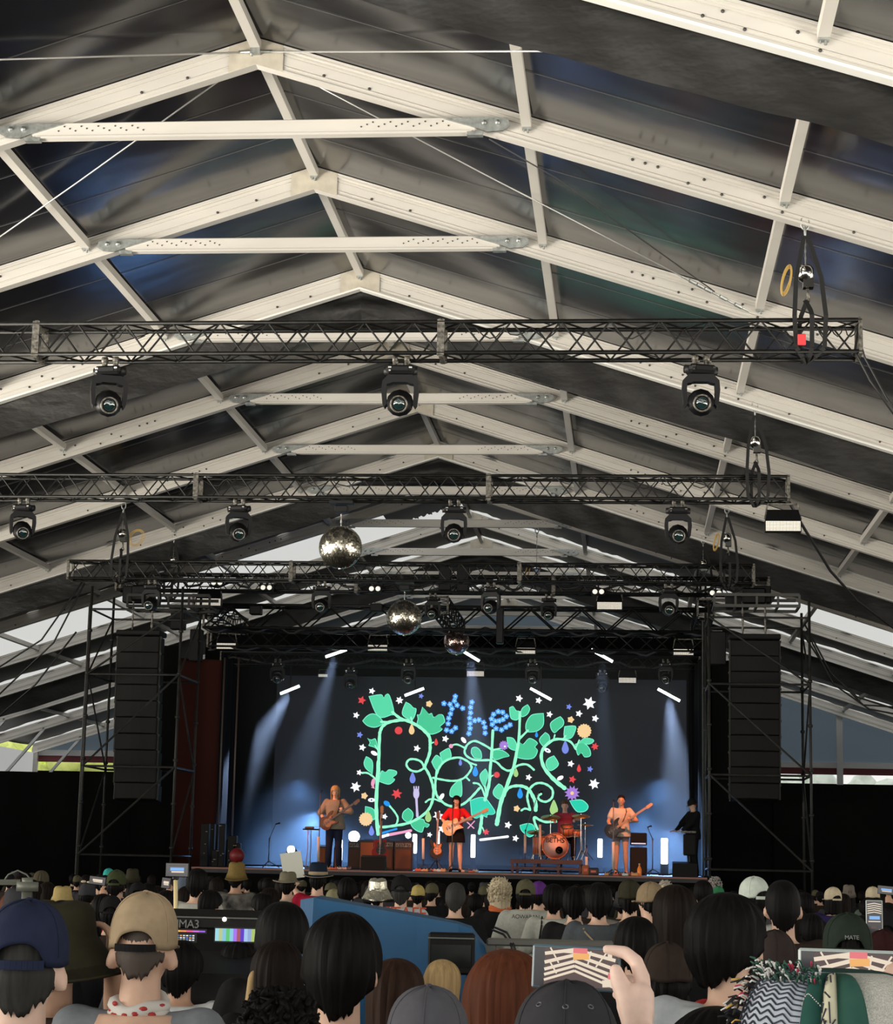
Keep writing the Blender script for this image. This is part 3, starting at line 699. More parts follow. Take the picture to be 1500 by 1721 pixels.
def array(pxc, wpx, ytop, ybot, n, side):
    Y = 45.9; w = wpx*Y/3300; zt, zb2 = at(pxc, ytop, Y).z, at(pxc, ybot, Y).z; h = (zt-zb2)/n; x = at(pxc, 1200, Y).x
    c0 = cabinet(w, h)
    nm = ['topmost', 'second', 'third', 'fourth', 'fifth', 'sixth', 'seventh', 'eighth', 'ninth', 'tenth', 'eleventh']
    for k in range(n):
        lb = '%s black line array cabinet in the %s hang' % ('lowest' if k == n-1 else nm[k] + ('' if k == 0 else ' from the top'), side)
        z = zt-h*(k+.5); yy = Y+.012*k*k*.4
        o = c0 if k == 0 else dup(c0, (x, yy, z)); o.location = (x, yy, z); o.rotation_euler = (-.012*k, 0, 0); o['label'] = lb; o['group'] = 'line array cabinets in the %s hang' % side
    t = thing('array_bumper_frame', (x, Y, zt+.02), 'dark rigging frame on top of the %s loudspeaker hang' % side, 'rigging frame', 'rigging frames of the hangs')
    mb = MB(); mb.bev((x, Y, zt+.08), (w, .7, .12), .02); mb.build('frame', M_cab, t)
    for s in (-.22, .22):
        mb = MB()
        for q in range(8): mb.tube((x+s*w, Y, zt+.14+q*.1), (x+s*w, Y, zt+.24+q*.1), .03 if q % 2 else .018, 6)
        mb.build('chain', M_worn, t)
    mb = MB(); mb.bev((x, Y, zt+1.05), (.55, .35, .38), .04); mb.build('hoist_body', M_blkp, t)
array(231.5, 77, 1071, 1345, 10, 'left'); array(1267.5, 85, 1078, 1345, 10, 'right')
# ---- masking drapes beside and behind the stage
def drape(name, pts, z0, z1, m, label, amp=.06, f=5.0):
    b = MB(); pts = [V(p) for p in pts]; L = [0]
    for a, c in zip(pts[:-1], pts[1:]): L.append(L[-1]+(c-a).length)
    tot = L[-1]; n = max(8, int(tot*5))
    def fn(u, v):
        s = u*tot
        for i in range(len(pts)-1):
            if s <= L[i+1]+1e-6: break
        q = pts[i].lerp(pts[i+1], (s-L[i])/(L[i+1]-L[i])); d = (pts[i+1]-pts[i]).normalized(); nn = V((-d.y, d.x, 0))
        q = q+nn*amp*math.sin(s*f+.7*math.sin(s*1.7)); return (q.x, q.y, z0+(z1-z0)*v)
    b.grid(fn, n, 3); o = b.build(name, m, None, (sum((p.x for p in pts))/len(pts), pts[0].y, z0)); return tag(o, label, 'drape')
zL = at(60, 1297, 48).z; zR_ = at(1420, 1319, 48).z
drape('masking_drape', [(XR-HALF+.6, 48, 0), (atx(215, 48, 2).x, 48, 0)], 0, zL, M_wall, 'low black masking wall of cloth left of the left tower')
drape('masking_drape', [(atx(1300, 48, 2).x, 48, 0), (XR+HALF-.6, 48, 0)], 0, zR_, M_wall, 'low black masking wall of cloth right of the right tower')
drape('masking_drape', [(atx(215, 48, 2).x+.02, 48.02, 0), (atx(287, 48, 2).x, 48.02, 0)], 0, at(250, 1085, 48).z, M_wall, 'tall black drape behind the left loudspeaker hang')
drape('masking_drape', [(atx(1197, 48, 2).x, 48.02, 0), (atx(1298, 48, 2).x, 48.02, 0)], 0, at(1250, 1110, 48).z, M_wall, 'tall black drape behind the right loudspeaker hang')
zs = at(320, 1110, 49).z
drape('masking_drape', [(atx(288, 48.4, 2).x, 48.4, 0), (atx(359, 48.9, 2).x, 48.9, 0)], 0, zs, mat('dark_red_cloth', (.050, .014, .010), .8, 0, .1), 'dark red brown cloth hanging beside the left stage wing')
drape('masking_drape', [(atx(360, 49.2, 2).x, 49.2, 1.6), (atx(392, 54.8, 2).x, 54.8, 1.6)], 1.6, at(360, 1100, 50).z, M_wall, 'black side drape along the left wing of the stage')
drape('masking_drape', [(atx(1160, 54.8, 2).x, 54.8, 1.6), (atx(1186, 49.5, 2).x, 49.5, 1.6)], 1.6, at(1170, 1100, 50).z, M_wall, 'black side drape along the right wing of the stage')
for px, nm in ((364, 'left'), (388, 'right')):
    b_ = atx(px, 48.8, 1.6); t = thing('slim_pole', b_, '%s one of two slim upright poles beside the dark red cloth' % nm, 'pole', 'slim poles at the left wing'); mb = MB(); mb.tube(b_, V((b_.x, b_.y, at(px, 1105, 48.8).z)), .022, 8); mb.build('tube', mat('worn_pole', (.11, .075, .065), .45, .3), t)
    mb = MB(); mb.box(b_+V((0, 0, .01)), (.3, .3, .02)); mb.build('foot', M_blkp, t)
drape('backdrop', [(atx(330, 55.4, 2).x, 55.4, 1.6), (atx(1200, 55.4, 2).x, 55.4, 1.6)], 1.6, at(750, 1068, 55.4).z, M_wall, 'tall black backdrop behind the video wall')

# ------------------------------------------------------------------ stage
DZ = CZ-.262; SY = 44.7
sx0, sx1 = atx(322, SY, 1).x, atx(1188, SY, 1).x
t = thing('stage_deck', ((sx0+sx1)/2, SY, 0), 'raised black stage floor of the concert stage', 'stage')
mb = MB(); mb.box(((sx0+sx1)/2, (SY+56)/2, DZ-.06), (sx1-sx0, 56-SY, .12)); mb.build('deck', mat('stage_floor', (.018, .018, .02), .5, noise=(3, .4)), t)
mb = MB(); mb.box(((sx0+sx1)/2, SY+.06, (DZ-.12)/2), (sx1-sx0, .08, DZ-.12)); mb.build('front_skirt', M_wall, t)
mb = MB(); mb.box(((sx0+sx1)/2, SY+.01, DZ-.02), (sx1-sx0, .03, .035)); mb.build('edge_strip', mat('edge_strip', (.30, .12, .08), .4), t)
def st(px, dy):      # point on the stage floor under pixel column px, dy metres behind the edge
    p = atx(px, SY+dy, DZ); return p

# ---- video wall with the vine artwork
SCY = 54.2
a0, a1 = at(460, 1300, SCY).x, at(1153, 1300, SCY).x; zt = at(800, 1139, SCY).z
wall = thing('video_wall', ((a0+a1)/2, SCY, DZ), 'large dark video wall showing a glowing green vine artwork', 'video wall')
mb = MB(); mb.box(((a0+a1)/2, SCY+.12, (zt+DZ+.15)/2), (a1-a0, .22, zt-DZ-.15)); mb.build('panel', mat('led_panel', (.006, .007, .010), .5, 0, .3, emit=(.30, .36, .55), estr=.014), wall)
_layer = [0]
def P(x, y, k=0): return at(x, y, SCY-.004-.004*k)
C1 = lambda x, y: (580+x/6.818, 1150+y/6.818)
C2 = lambda x, y: (790+x/6.522, 1150+y/6.522)
C3 = lambda x, y: (580+x/6.818, 1280+y/6.818)
C4 = lambda x, y: (790+x/6.522, 1280+y/6.522)
C7 = lambda x, y: (580+x/3.409, 1150+y/3.409)
def spline(pts, n=6):
    out = []; N = len(pts)
    for i in range(N-1):
        p0, p1, p2, p3 = pts[max(i-1, 0)], pts[i], pts[i+1], pts[min(i+2, N-1)]
        for k in range(n):
            u = k/n; out.append(tuple(.5*((2*p1[j])+(-p0[j]+p2[j])*u+(2*p0[j]-5*p1[j]+4*p2[j]-p3[j])*u*u+(-p0[j]+3*p1[j]-3*p2[j]+p3[j])*u**3) for j in (0, 1)))
    out.append(pts[-1]); return out
def stroke(mb, pts, w, k=0, w2=None):
    pts = spline(pts); N = len(pts); vs = []
    for i, p in enumerate(pts):
        a = pts[max(i-1, 0)]; b_ = pts[min(i+1, N-1)]; dx, dy = b_[0]-a[0], b_[1]-a[1]; l = math.hypot(dx, dy) or 1
        ww = (w+((w2 or w)-w)*i/(N-1))/2*(1+.10*math.sin(i*1.3)); nx, ny = -dy/l*ww, dx/l*ww
        vs += [P(p[0]+nx, p[1]+ny, k), P(p[0]-nx, p[1]-ny, k)]
    mb.add(vs, [(2*i, 2*i+1, 2*i+3, 2*i+2) for i in range(N-1)], False)
    for e in (pts[0], pts[-1]): disc(mb, e[0], e[1], (w2 or w)/2 if e is pts[-1] else w/2, k)
def disc(mb, x, y, r, k=0, ry=None, n=14, rot=0):
    ry = ry or r; mb.add([P(x+r*math.cos(a)*math.cos(rot)-ry*math.sin(a)*math.sin(rot), y+r*math.cos(a)*math.sin(rot)+ry*math.sin(a)*math.cos(rot), k) for a in [2*PI*i/n for i in range(n)]], [tuple(range(n))])
def fan(mb, pts, k=0):
    cx, cy = sum(p[0] for p in pts)/len(pts), sum(p[1] for p in pts)/len(pts); n = len(pts)
    mb.add([P(cx, cy, k)]+[P(x, y, k) for x, y in pts], [(0, i+1, (i+1) % n+1) for i in range(n)])
def grow(pts, d):
    cx, cy = sum(p[0] for p in pts)/len(pts), sum(p[1] for p in pts)/len(pts)
    return [(x+(x-cx)/max(1e-6, math.hypot(x-cx, y-cy))*d, y+(y-cy)/max(1e-6, math.hypot(x-cx, y-cy))*d) for x, y in pts]
def star(mb, x, y, r, k=0, n=5, inner=.5, rot=.3):
    fan(mb, [(x+(r if i % 2 == 0 else r*inner)*math.sin(rot+PI*i/n), y-(r if i % 2 == 0 else r*inner)*math.cos(rot+PI*i/n)) for i in range(2*n)], k)
def drop(mb, x, y, h, k=0):
    fan(mb, [(x+h*.27*math.sin(a)*(1 if c < 0 else 1-c*.55)*1.0, y+h*.12+(h*.38)*(-c) if c < 0 else y+h*.12-c*h*.62) for a, c in [(2*PI*i/16, math.cos(2*PI*i/16)) for i in range(16)]], k)
G1 = glow('led_pale_green', (.30, .93, .60), 1.15); G2 = glow('led_green', (.06, .62, .32), 1.0); G3 = glow('led_mid_green', (.10, .75, .42), 1.0); G4 = glow('led_teal', (.01, .68, .45), 1.0); GE = glow('led_leaf_edge', (.22, .95, .66), 1.0)
WHT = glow('led_white', (.95, .97, 1), 1.2); RED = glow('led_red', (.85, .06, .07), 1.0); BLU = glow('led_periwinkle', (.20, .28, .85), 1.0); ORG = glow('led_cream', (1, .68, .33), 1.0); PUR = glow('led_purple', (.42, .22, .75), 1.0)
CYA = glow('led_azure', (.01, .33, .95), 1.0); PNK = glow('led_pink', (.95, .40, .62), 1.0); LIM = glow('led_lime', (.42, .72, .25), 1.0); NAV = glow('led_deep_blue', (.01, .05, .40), 1.0); SKY = glow('led_sky_blue', (.16, .58, 1), 1.0); LIL = glow('led_lilac', (.66, .58, .90), 1.0)
vines = MB()
def vs(c, pts, w, w2=None): stroke(vines, [c(*p) for p in pts], w, 2, w2)
vs(C1, [(380, 1022), (385, 800), (392, 600), (400, 540), (430, 480), (500, 435), (600, 415), (680, 410), (760, 440), (850, 490), (920, 550), (965, 610), (972, 700), (965, 790), (930, 890), (905, 950)], 5.2, 5)
vs(C3, [(905, 60), (950, 130), (990, 230), (1010, 330), (1000, 440), (960, 540), (880, 620), (780, 680), (680, 715), (560, 735), (440, 750), (380, 745)], 4.4)
vs(C3, [(380, 0), (368, 200), (355, 450), (360, 650), (375, 830)], 6)
vs(C1, [(905, 955), (870, 890), (800, 860), (730, 865), (700, 920), (740, 980), (820, 1000), (880, 975), (905, 955)], 3.6)
vs(C1, [(540, 320), (600, 370), (660, 405)], 4.5); vs(C1, [(410, 430), (500, 433)], 3.5); vs(C1, [(752, 380), (768, 440)], 3); vs(C1, [(960, 690), (1010, 665)], 2.2); vs(C1, [(340, 700), (380, 770)], 2)
vs(C3, [(190, 130), (250, 130), (310, 165), (360, 215)], 3.2); vs(C1, [(1050, 1022), (1080, 950), (1130, 890), (1200, 855), (1300, 840), (1380, 870), (1430, 910), (1447, 960)], 3.6)
vs(C3, [(1450, 60), (1430, 110), (1370, 180), (1290, 215), (1200, 220), (1100, 205), (1005, 185)], 3.4); vs(C3, [(1380, 175), (1420, 215)], 3); vs(C1, [(1425, 900), (1500, 925)], 3)
vs(C3, [(1050, 100), (1035, 200), (1030, 300), (1045, 380), (1090, 440), (1150, 490), (1230, 512), (1330, 495), (1400, 450), (1470, 380), (1536, 305)], 4)
vs(C3, [(920, 465), (960, 435), (1020, 430), (1085, 455)], 3); vs(C7, [(845, 265), (838, 400), (830, 480), (825, 560), (812, 620), (800, 662)], 4.4, 5.4)
vs(C4, [(125, 600), (118, 680), (98, 785)], 5.2); vs(C4, [(35, 235), (90, 245), (130, 300), (162, 385)], 3.2)
vs(C7, [(605, 352), (640, 345), (690, 368)], 3); vs(C7, [(835, 372), (790, 345), (740, 325), (700, 345), (683, 385), (700, 415), (750, 435), (830, 435), (870, 450), (900, 480), (940, 495), (990, 465), (1040, 460), (1080, 490)], 3.6)
vs(C7, [(835, 378), (900, 365)], 2.6); vs(C7, [(1000, 160), (995, 300), (985, 370), (965, 470), (940, 540), (915, 610), (890, 680), (875, 760), (868, 800)], 4, 7.5); vs(C7, [(1000, 310), (1045, 265)], 3.6)
vs(C4, [(370, 380), (400, 310), (450, 275), (530, 265), (600, 280), (650, 320), (690, 390), (715, 450), (716, 530)], 4, 6.5)
vs(C4, [(655, 530), (630, 430), (625, 370), (650, 300), (710, 245), (780, 235), (850, 260), (900, 310), (900, 380), (870, 420), (820, 440), (760, 420), (742, 380), (775, 355)], 3.8)
vs(C4, [(950, 655), (830, 662), (760, 640), (700, 610), (710, 680), (745, 755)], 4); vs(C4, [(560, 535), (600, 515), (655, 530)], 3.4)
vs(C7, [(1320, 372), (1290, 330), (1240, 315), (1190, 320), (1140, 360), (1122, 410), (1135, 470), (1170, 520), (1210, 560), (1255, 595)], 3.2, 7)
vs(C7, [(1200, 290), (1192, 320)], 2.4); vs(C7, [(1262, 295), (1245, 316)], 2.4); vs(C7, [(1340, 320), (1318, 370)], 2.4); vs(C4, [(130, 720), (150, 760)], 2.4)
vs(C3, [(500, 500), (560, 570), (600, 640), (592, 700), (570, 735)], 3.2); vs(C4, [(250, 150), (215, 175)], 2); vs(C4, [(160, 270), (172, 340)], 3)
vines.build('vine_picture', G1, wall)
leaves = [
 (C1, G3, [(272, 140), (410, 120), (440, 158), (460, 125), (505, 130), (560, 330), (520, 350), (415, 380), (345, 320)]), (C1, G2, [(200, 420), (250, 365), (310, 340), (370, 360), (430, 430), (400, 470), (330, 492), (250, 470)]),
 (C1, G3, [(695, 205), (745, 235), (775, 270), (810, 285), (790, 370), (755, 405), (670, 365), (655, 310)]),
 (C1, G2, [(885, 262), (930, 310), (960, 345), (990, 335), (1010, 380), (1060, 350), (1110, 350), (1130, 390), (1135, 435), (1080, 485), (1110, 510), (1060, 550), (970, 570), (900, 510), (825, 460), (835, 400), (828, 350), (860, 345)]),
 (C1, G2, [(255, 620), (300, 640), (340, 625), (360, 680), (365, 740), (320, 715), (270, 700), (285, 670)]), (C1, G3, [(240, 830), (285, 855), (312, 900), (310, 1020), (290, 1010), (235, 960), (215, 900)]),
 (C3, G3, [(385, 225), (400, 150), (425, 105), (465, 125), (500, 95), (580, 110), (582, 150), (540, 180), (565, 200), (540, 235), (490, 258)]), (C3, G2, [(230, 515), (325, 550), (335, 660), (240, 640)]),
 (C3, G2, [(720, 535), (760, 570), (775, 610), (760, 660), (710, 690), (660, 650), (655, 620), (670, 575)]), (C3, G2, [(745, 700), (850, 660), (900, 670), (910, 700), (960, 720), (930, 755), (900, 745), (880, 805), (820, 790), (770, 750)]),
 (C3, G3, [(1330, 225), (1335, 330), (1320, 400), (1210, 400), (1200, 340), (1230, 280), (1290, 225)]), (C1, G3, [(990, 890), (1040, 815), (1090, 850), (1105, 900), (1060, 990), (1030, 970)]),
 (C1, G3, [(1085, 790), (1180, 735), (1205, 780), (1205, 840), (1120, 895)]), (C7, G2, [(722, 395), (725, 368), (750, 362), (775, 385), (778, 425), (740, 420)]), (C7, G2, [(840, 410), (850, 380), (900, 380), (938, 410), (900, 420), (860, 432)]),
 (C7, G3, [(925, 305), (960, 310), (980, 345), (975, 378), (940, 365), (930, 340)]), (C7, G2, [(970, 415), (985, 345), (1003, 335), (1020, 345), (1050, 312), (1080, 320), (1100, 340), (1085, 360), (1100, 380), (1080, 420), (1030, 428)]),
 (C2, G3, [(430, 260), (470, 245), (500, 290), (530, 295), (540, 340), (510, 390), (450, 375), (435, 320)]), (C2, G2, [(625, 225), (650, 270), (620, 330), (565, 355), (555, 310), (575, 260)]),
 (C2, G2, [(800, 320), (800, 440), (750, 500), (690, 520), (620, 515), (610, 440), (650, 360), (700, 330)]), (C2, G2, [(985, 355), (1020, 400), (1015, 450), (970, 490), (925, 530), (890, 495), (880, 430), (930, 385)]),
 (C2, G3, [(1035, 465), (1150, 460), (1140, 530), (1100, 590), (1030, 580)]), (C2, G2, [(820, 530), (860, 560), (865, 620), (810, 675), (775, 650), (760, 600)]), (C2, G2, [(1150, 660), (1230, 640), (1300, 700), (1315, 780), (1250, 795), (1220, 750), (1180, 775)]),
 (C2, G3, [(1250, 590), (1330, 600), (1350, 625), (1300, 655), (1200, 640)]), (C2, G3, [(915, 785), (965, 870), (930, 920), (870, 945), (830, 880), (850, 820)]), (C4, G3, [(165, 80), (190, 130), (180, 200), (155, 275), (115, 200), (110, 140)]),
 (C4, G3, [(310, 245), (350, 270), (370, 330), (360, 370), (320, 410), (270, 380), (250, 340), (270, 290)]), (C4, G4, [(0, 430), (80, 400), (160, 400), (220, 470), (270, 550), (240, 580), (185, 580), (180, 610), (130, 590), (70, 620), (20, 590), (10, 520)]),
 (C4, G4, [(545, 700), (580, 690), (640, 680), (690, 700), (710, 780), (650, 825), (600, 790), (560, 750)]), (C4, G4, [(1090, 430), (1200, 420), (1250, 440), (1290, 490), (1260, 540), (1180, 550), (1130, 500)])]
mb = MB(); idx = {}; lm = []
for c, g_, pts in leaves:
    pts = [c(*p) for p in pts]; edge = spline(pts+[pts[0]], 3)[:-1]
    for mm, kk, gr in ((GE, 0, .9), (g_, 1, -.5)):
        if mm.name not in idx: idx[mm.name] = len(lm); lm.append(mm)
        mb.cur = idx[mm.name]; fan(mb, grow(edge, gr), kk)
mb.build('leaf_picture', lm, wall)
def shapes(name, items):
    mb = MB(); ms = []
    for kind, m_, arg in items:
        if m_ not in ms: ms.append(m_)
        mb.cur = ms.index(m_); kind(mb, *arg)
    mb.build(name, ms, wall)
shapes('star_picture', [(star, WHT, a) for a in ((624.7, 1161.4, 6, 3), (598.3, 1202, 6, 3), (608.6, 1256.3, 6.5, 3), (671, 1177, 7, 3, 6), (700.3, 1257.8, 6.5, 3), (748, 1241.7, 6.5, 3), (603.5, 1298.3, 5.5, 3), (597.3, 1322.5, 9.5, 3, 6), (646, 1372.4, 5.5, 3), (736, 1371, 9.5, 3, 6), (742, 1393, 7, 3), (721.5, 1403, 5, 3),
        (872, 1173.8, 6.8, 3), (904.7, 1177.3, 6.2, 3), (990, 1181.9, 11.5, 3, 6), (923, 1200.6, 6, 3), (972.5, 1199.4, 6.4, 3), (999.8, 1207.5, 6.6, 3), (958.7, 1283.7, 6.4, 3), (888, 1306.4, 6, 3), (997.8, 1317.6, 9.8, 3, 6), (853.2, 1386.6, 6.8, 3), (865.9, 1409, 6.2, 3))] +
       [(star, RED, a) for a in ((607.6, 1177, 7.5, 3), (666.5, 1334.3, 9.5, 3, 6), (999.3, 1254.6, 7, 3, 6), (961.4, 1310, 6.8, 3), (816.4, 1398.4, 6.2, 3, 6))] +
       [(star, BLU, a) for a in ((604.2, 1235, 5.8, 3), (955.6, 1187.9, 5.5, 3), (991, 1292.6, 5.6, 3), (707.3, 1169.8, 5, 3))] + [(star, ORG, a) for a in ((720.8, 1183, 6, 3, 5, .75), (958.7, 1209.5, 6.2, 3, 5, .7), (612, 1337.5, 6.2, 3, 5, .7), (867.9, 1359, 6, 3, 5, .7))] +
       [(star, ORG, (981.4, 1228.5, 12.5, 3, 16, .86)), (star, ORG, (614.5, 1376.8, 12, 3, 16, .86)), (star, PUR, (846.3, 1252.7, 8.5, 3, 12, .75)), (star, PUR, (961, 1333, 13.5, 3, 11, .62)), (disc, ORG, (961, 1333, 3, 4)), (disc, WHT, (848, 1254.5, 1.6, 4))])
shapes('drop_picture', [(drop, ORG, (691.5, 1225.5, 18, 3)), (drop, RED, (732.5, 1246.8, 12, 3)), (drop, BLU, (773.3, 1281.3, 11, 3)), (drop, BLU, (693, 1307, 19, 3)), (drop, LIM, (719.3, 1371.7, 20, 3)), (drop, BLU, (624, 1396, 17, 3)), (drop, CYA, (798.4, 1296, 18, 3)), (drop, LIM, (866.7, 1298.4, 15, 3)), (drop, CYA, (873.6, 1333, 18, 3)),
       (drop, CYA, (901.2, 1234.3, 10, 3)), (drop, BLU, (949.5, 1255.8, 22, 3)), (drop, RED, (972.5, 1291, 13, 3)), (drop, LIM, (930.3, 1357, 26, 3)), (disc, RED, (669.5, 1227.7, 6.5, 3)), (disc, RED, (834.5, 1302.2, 5, 3)), (disc, PNK, (757.5, 1254, 3.6, 3)), (disc, CYA, (649.7, 1350.4, 6, 3, 4, 14, .6))] +
       [(disc, WHT, (*c(*p), 6, 3, 3.4, 14, r_)) for c, p, r_ in ((C1, (330, 790), .5), (C1, (1355, 640), .9), (C3, (1105, 400), -1.0), (C2, (845, 725), .5), (C4, (985, 180), -.5), (C3, (300, 440), 0))] +
       [(disc, NAV, (*c(*p), 1.4, 4)) for c, p in ((C2, (845, 725)), (C3, (300, 440)))] + [(disc, PNK, (626.6, 1315, 3.2, 3, 7, 14, .2)), (star, PNK, (627, 1323, 4, 3, 3, .4))])
def line(mb, x0, y0, x1, y1, w, k): stroke(mb, [(x0, y0), (x1, y1)], w, k)
shapes('cutlery_picture', [(line, LIL, (698.8, 1330, 701, 1372, 4, 3)), (disc, LIL, (699.2, 1334, 5.2, 3, 9)), (line, LIL, (695.5, 1322, 695.8, 1332, 2, 3)), (line, LIL, (699.2, 1322, 699.2, 1332, 2, 3)), (line, LIL, (703, 1322, 702.6, 1332, 2, 3)), (line, WHT, (806.9, 1411.5, 852.9, 1406, 4, 3)), (line, CYA, (642, 1400, 666, 1393, 3.5, 3)), (line, PNK, (653, 1403, 690, 1396, 4.6, 3)),
       (line, WHT, (642, 1406, 652, 1403, 5, 3)), (line, PNK, (786, 1392, 797, 1380, 1.8, 3)), (line, PNK, (784, 1381, 796, 1392, 1.8, 3)), (line, PNK, (784, 1381, 790, 1379, 1.8, 3))])
let = [C1(*p) for p in ((1260, 140), (1250, 190), (1130, 220), (1200, 230), (1280, 240), (1345, 275), (1222, 280), (1205, 338), (1185, 390), (1178, 452), (1160, 525), (1218, 538), (1262, 500), (1450, 205), (1435, 265), (1435, 328), (1425, 388), (1428, 450), (1430, 505), (1415, 565))] + \
      [C2(*p) for p in ((48, 398), (95, 390), (145, 420), (160, 472), (162, 535), (232, 380), (255, 330), (305, 300), (355, 308), (395, 352), (358, 385), (318, 400), (275, 405), (240, 440), (282, 485), (342, 500), (390, 470), (435, 445))]
shapes('flower_lettering', [(disc, NAV, (x, y, 5.2, 1)) for x, y in let] + [(star, SKY, (x, y, 4.9, 3, 5, .68, i*.7)) for i, (x, y) in enumerate(let)] + [(disc, WHT, (x, y, .9, 4)) for x, y in let])

# ---- light bars over the stage, with their beams
M_bar = glow('lit_bar', (.88, 1, .97), 9)
def light_bar(a, b_, Y, ztr, label, beam, cone, bcol=(.45, .62, 1)):
    p, q = at(*a, Y), at(*b_, Y); c = (p+q)/2; t = thing('light_bar', c, label, 'stage light', 'lit bars over the stage')
    mb = MB(); mb.bar(p+V((0, .06, .03)), q+V((0, .06, .03)), .12, .10, (0, 0, 1)); mb.build('housing', M_blkp, t)
    mb = MB(); mb.bar(p+V((0, -.005, 0)), q+V((0, -.005, 0)), .03, .066, (0, 0, 1)); mb.build('lit_strip', M_bar, t)
    mb = MB(); mb.tube(c+V((0, .08, .05)), V((c.x, c.y+.08, ztr)), .02, 6); mb.build('drop_pole', M_blkp, t)
    if beam:
        l = bpy.data.lights.new('bar_beam', 'SPOT'); l.energy = beam[2]; l.spot_size = R(cone); l.spot_blend = .8; l.color = bcol; l.shadow_soft_size = .12
        o = bpy.data.objects.new('bar_beam', l); COL.objects.link(o); o.parent = t; tgt = at(beam[0], beam[1], Y+beam[3]); o.location = V((0, -.12, -.1))
        o.rotation_euler = (tgt-(c+V((0, -.12, -.1)))).to_track_quat('-Z', 'Y').to_euler()
YU, YL = 51.6, 53.0
light_bar((547, 1104), (582, 1092), YU, Z6-.2, 'left of the three lit bars in the upper row', (522, 1240, 8000, .3), 22)
light_bar((777, 1094), (805, 1111), YU, Z6-.2, 'middle one of the three lit bars in the upper row, beside the smallest mirror ball', (800, 1260, 9500, .3), 24)
light_bar((993, 1092), (1029, 1112), YU, Z6-.2, 'right of the three lit bars in the upper row', (1015, 1240, 3500, .3), 18)
light_bar((471, 1166), (503, 1153), YL, Z7-.15, 'leftmost of the four lit bars in the lower row', (385, 1330, 12000, -1.8), 26)
light_bar((680, 1169), (712, 1157), YL, Z7-.15, 'lit bar in the lower row left of the blue lettering', (690, 1300, 260, .3), 18)
light_bar((891, 1157), (926, 1176), YL, Z7-.15, 'lit bar in the lower row right of the blue lettering', (915, 1300, 260, .3), 18)
light_bar((1105, 1158), (1142, 1178), YL, Z7-.15, 'rightmost of the four lit bars in the lower row', (1142, 1330, 12000, -1.8), 24)
# ---- upright tubes on the stage floor
M_tube = glow('lit_tube', (.93, .98, 1), 7)
def floor_tube(px, y0, y1, Y, label, w=.16):
    a, b_ = at(px, y0, Y), at(px, y1, Y); t = thing('floor_light_tube', (a.x, Y, DZ), label, 'stage light', 'lit tubes standing on the stage')
    mb = MB(); mb.box((a.x, Y+.05, (a.z+DZ)/2), (w+.03, .08, a.z-DZ)); mb.box((a.x, Y+.05, DZ+.02), (.3, .26, .04)); mb.build('stand', M_blkp, t)
    mb = MB(); mb.bev((a.x, Y-.01, (a.z+b_.z)/2), (w, .05, a.z-b_.z), .01); mb.build('tube', M_tube, t)
floor_tube(697, 1402, 1434, 52.2, 'lit white tube left of the singer behind the amplifiers', .11)
floor_tube(795, 1403, 1441, 51.5, 'lit white tube right of the singer', .11)
floor_tube(1008, 1410, 1441, 52.2, 'lit white tube between drum kit and bass player', .12)
floor_tube(1116, 1409, 1452, 50.0, 'broad lit white tube at the right of the stage', .17)
floor_tube(574, 1412, 1446, 52.0, 'narrow lit white tube right behind the left guitarist', .05)
floor_tube(737, 1398, 1430, 52.4, 'thin lit tube behind the standing black guitar', .05)
def floor_spot(px, py, Y, r, label):
    c = at(px, py, Y); t = thing('floor_spotlight', (c.x, Y, DZ), label, 'stage light', 'round lamps on the stage')
    mb = MB(); mb.lathe([(r*.9, -.2), (r*1.15, -.05), (r*1.15, .02)], Matrix.Translation(c) @ Matrix.Rotation(PI/2, 4, 'X'), 14); mb.bar((c.x-.12, Y+.1, DZ), (c.x-.12, Y+.1, c.z), .03, .03, (0, 1, 0)); mb.bar((c.x+.12, Y+.1, DZ), (c.x+.12, Y+.1, c.z), .03, .03, (0, 1, 0)); mb.box((c.x, Y+.1, DZ+.03), (.3, .25, .06)); mb.build('housing', M_blkp, t)
    mb = MB(); mb.lathe([(0, .05), (r*.7, .04), (r, .02)], Matrix.Translation(c) @ Matrix.Rotation(PI/2, 4, 'X'), 14); mb.build('lamp', M_tube, t)
floor_spot(595, 1406, 52.0, .15, 'bright round lamp glaring behind the amplifiers')
floor_spot(489, 1428, 49.0, .10, 'bright round lamp right above the white sheet of paper')
floor_spot(686, 1404, 52.6, .08, 'small round lamp beside the tube left of the singer')
# front light on the band: warm red orange from the left front truss, cool from behind
def spot(name, loc, tgt, e, size, col, blend=.6, soft=.1):
    l = bpy.data.lights.new(name, 'SPOT'); l.energy = e; l.spot_size = R(size); l.color = col; l.spot_blend = blend; l.shadow_soft_size = soft
    o = bpy.data.objects.new(name, l); COL.objects.link(o); o.location = loc; o.rotation_euler = (V(tgt)-V(loc)).to_track_quat('-Z', 'Y').to_euler()
spot('key_left', (atx(250, Y3t, 6).x, Y3t-1.2, Z3-.9), st(640, 1.4)+V((0, 0, .9)), 2400, 26, (1, .28, .10))
spot('key_mid', (atx(823, Y3t, 6).x, Y3t-6.2, Z3-.9), st(770, 1.4)+V((0, 0, 1.0)), 3600, 16, (1, .26, .09))
spot('key_right', (atx(1123, Y3t, 6).x, Y3t-1.2, Z3-.9), st(1010, 2.2)+V((0, 0, .9)), 2600, 28, (1, .27, .10))
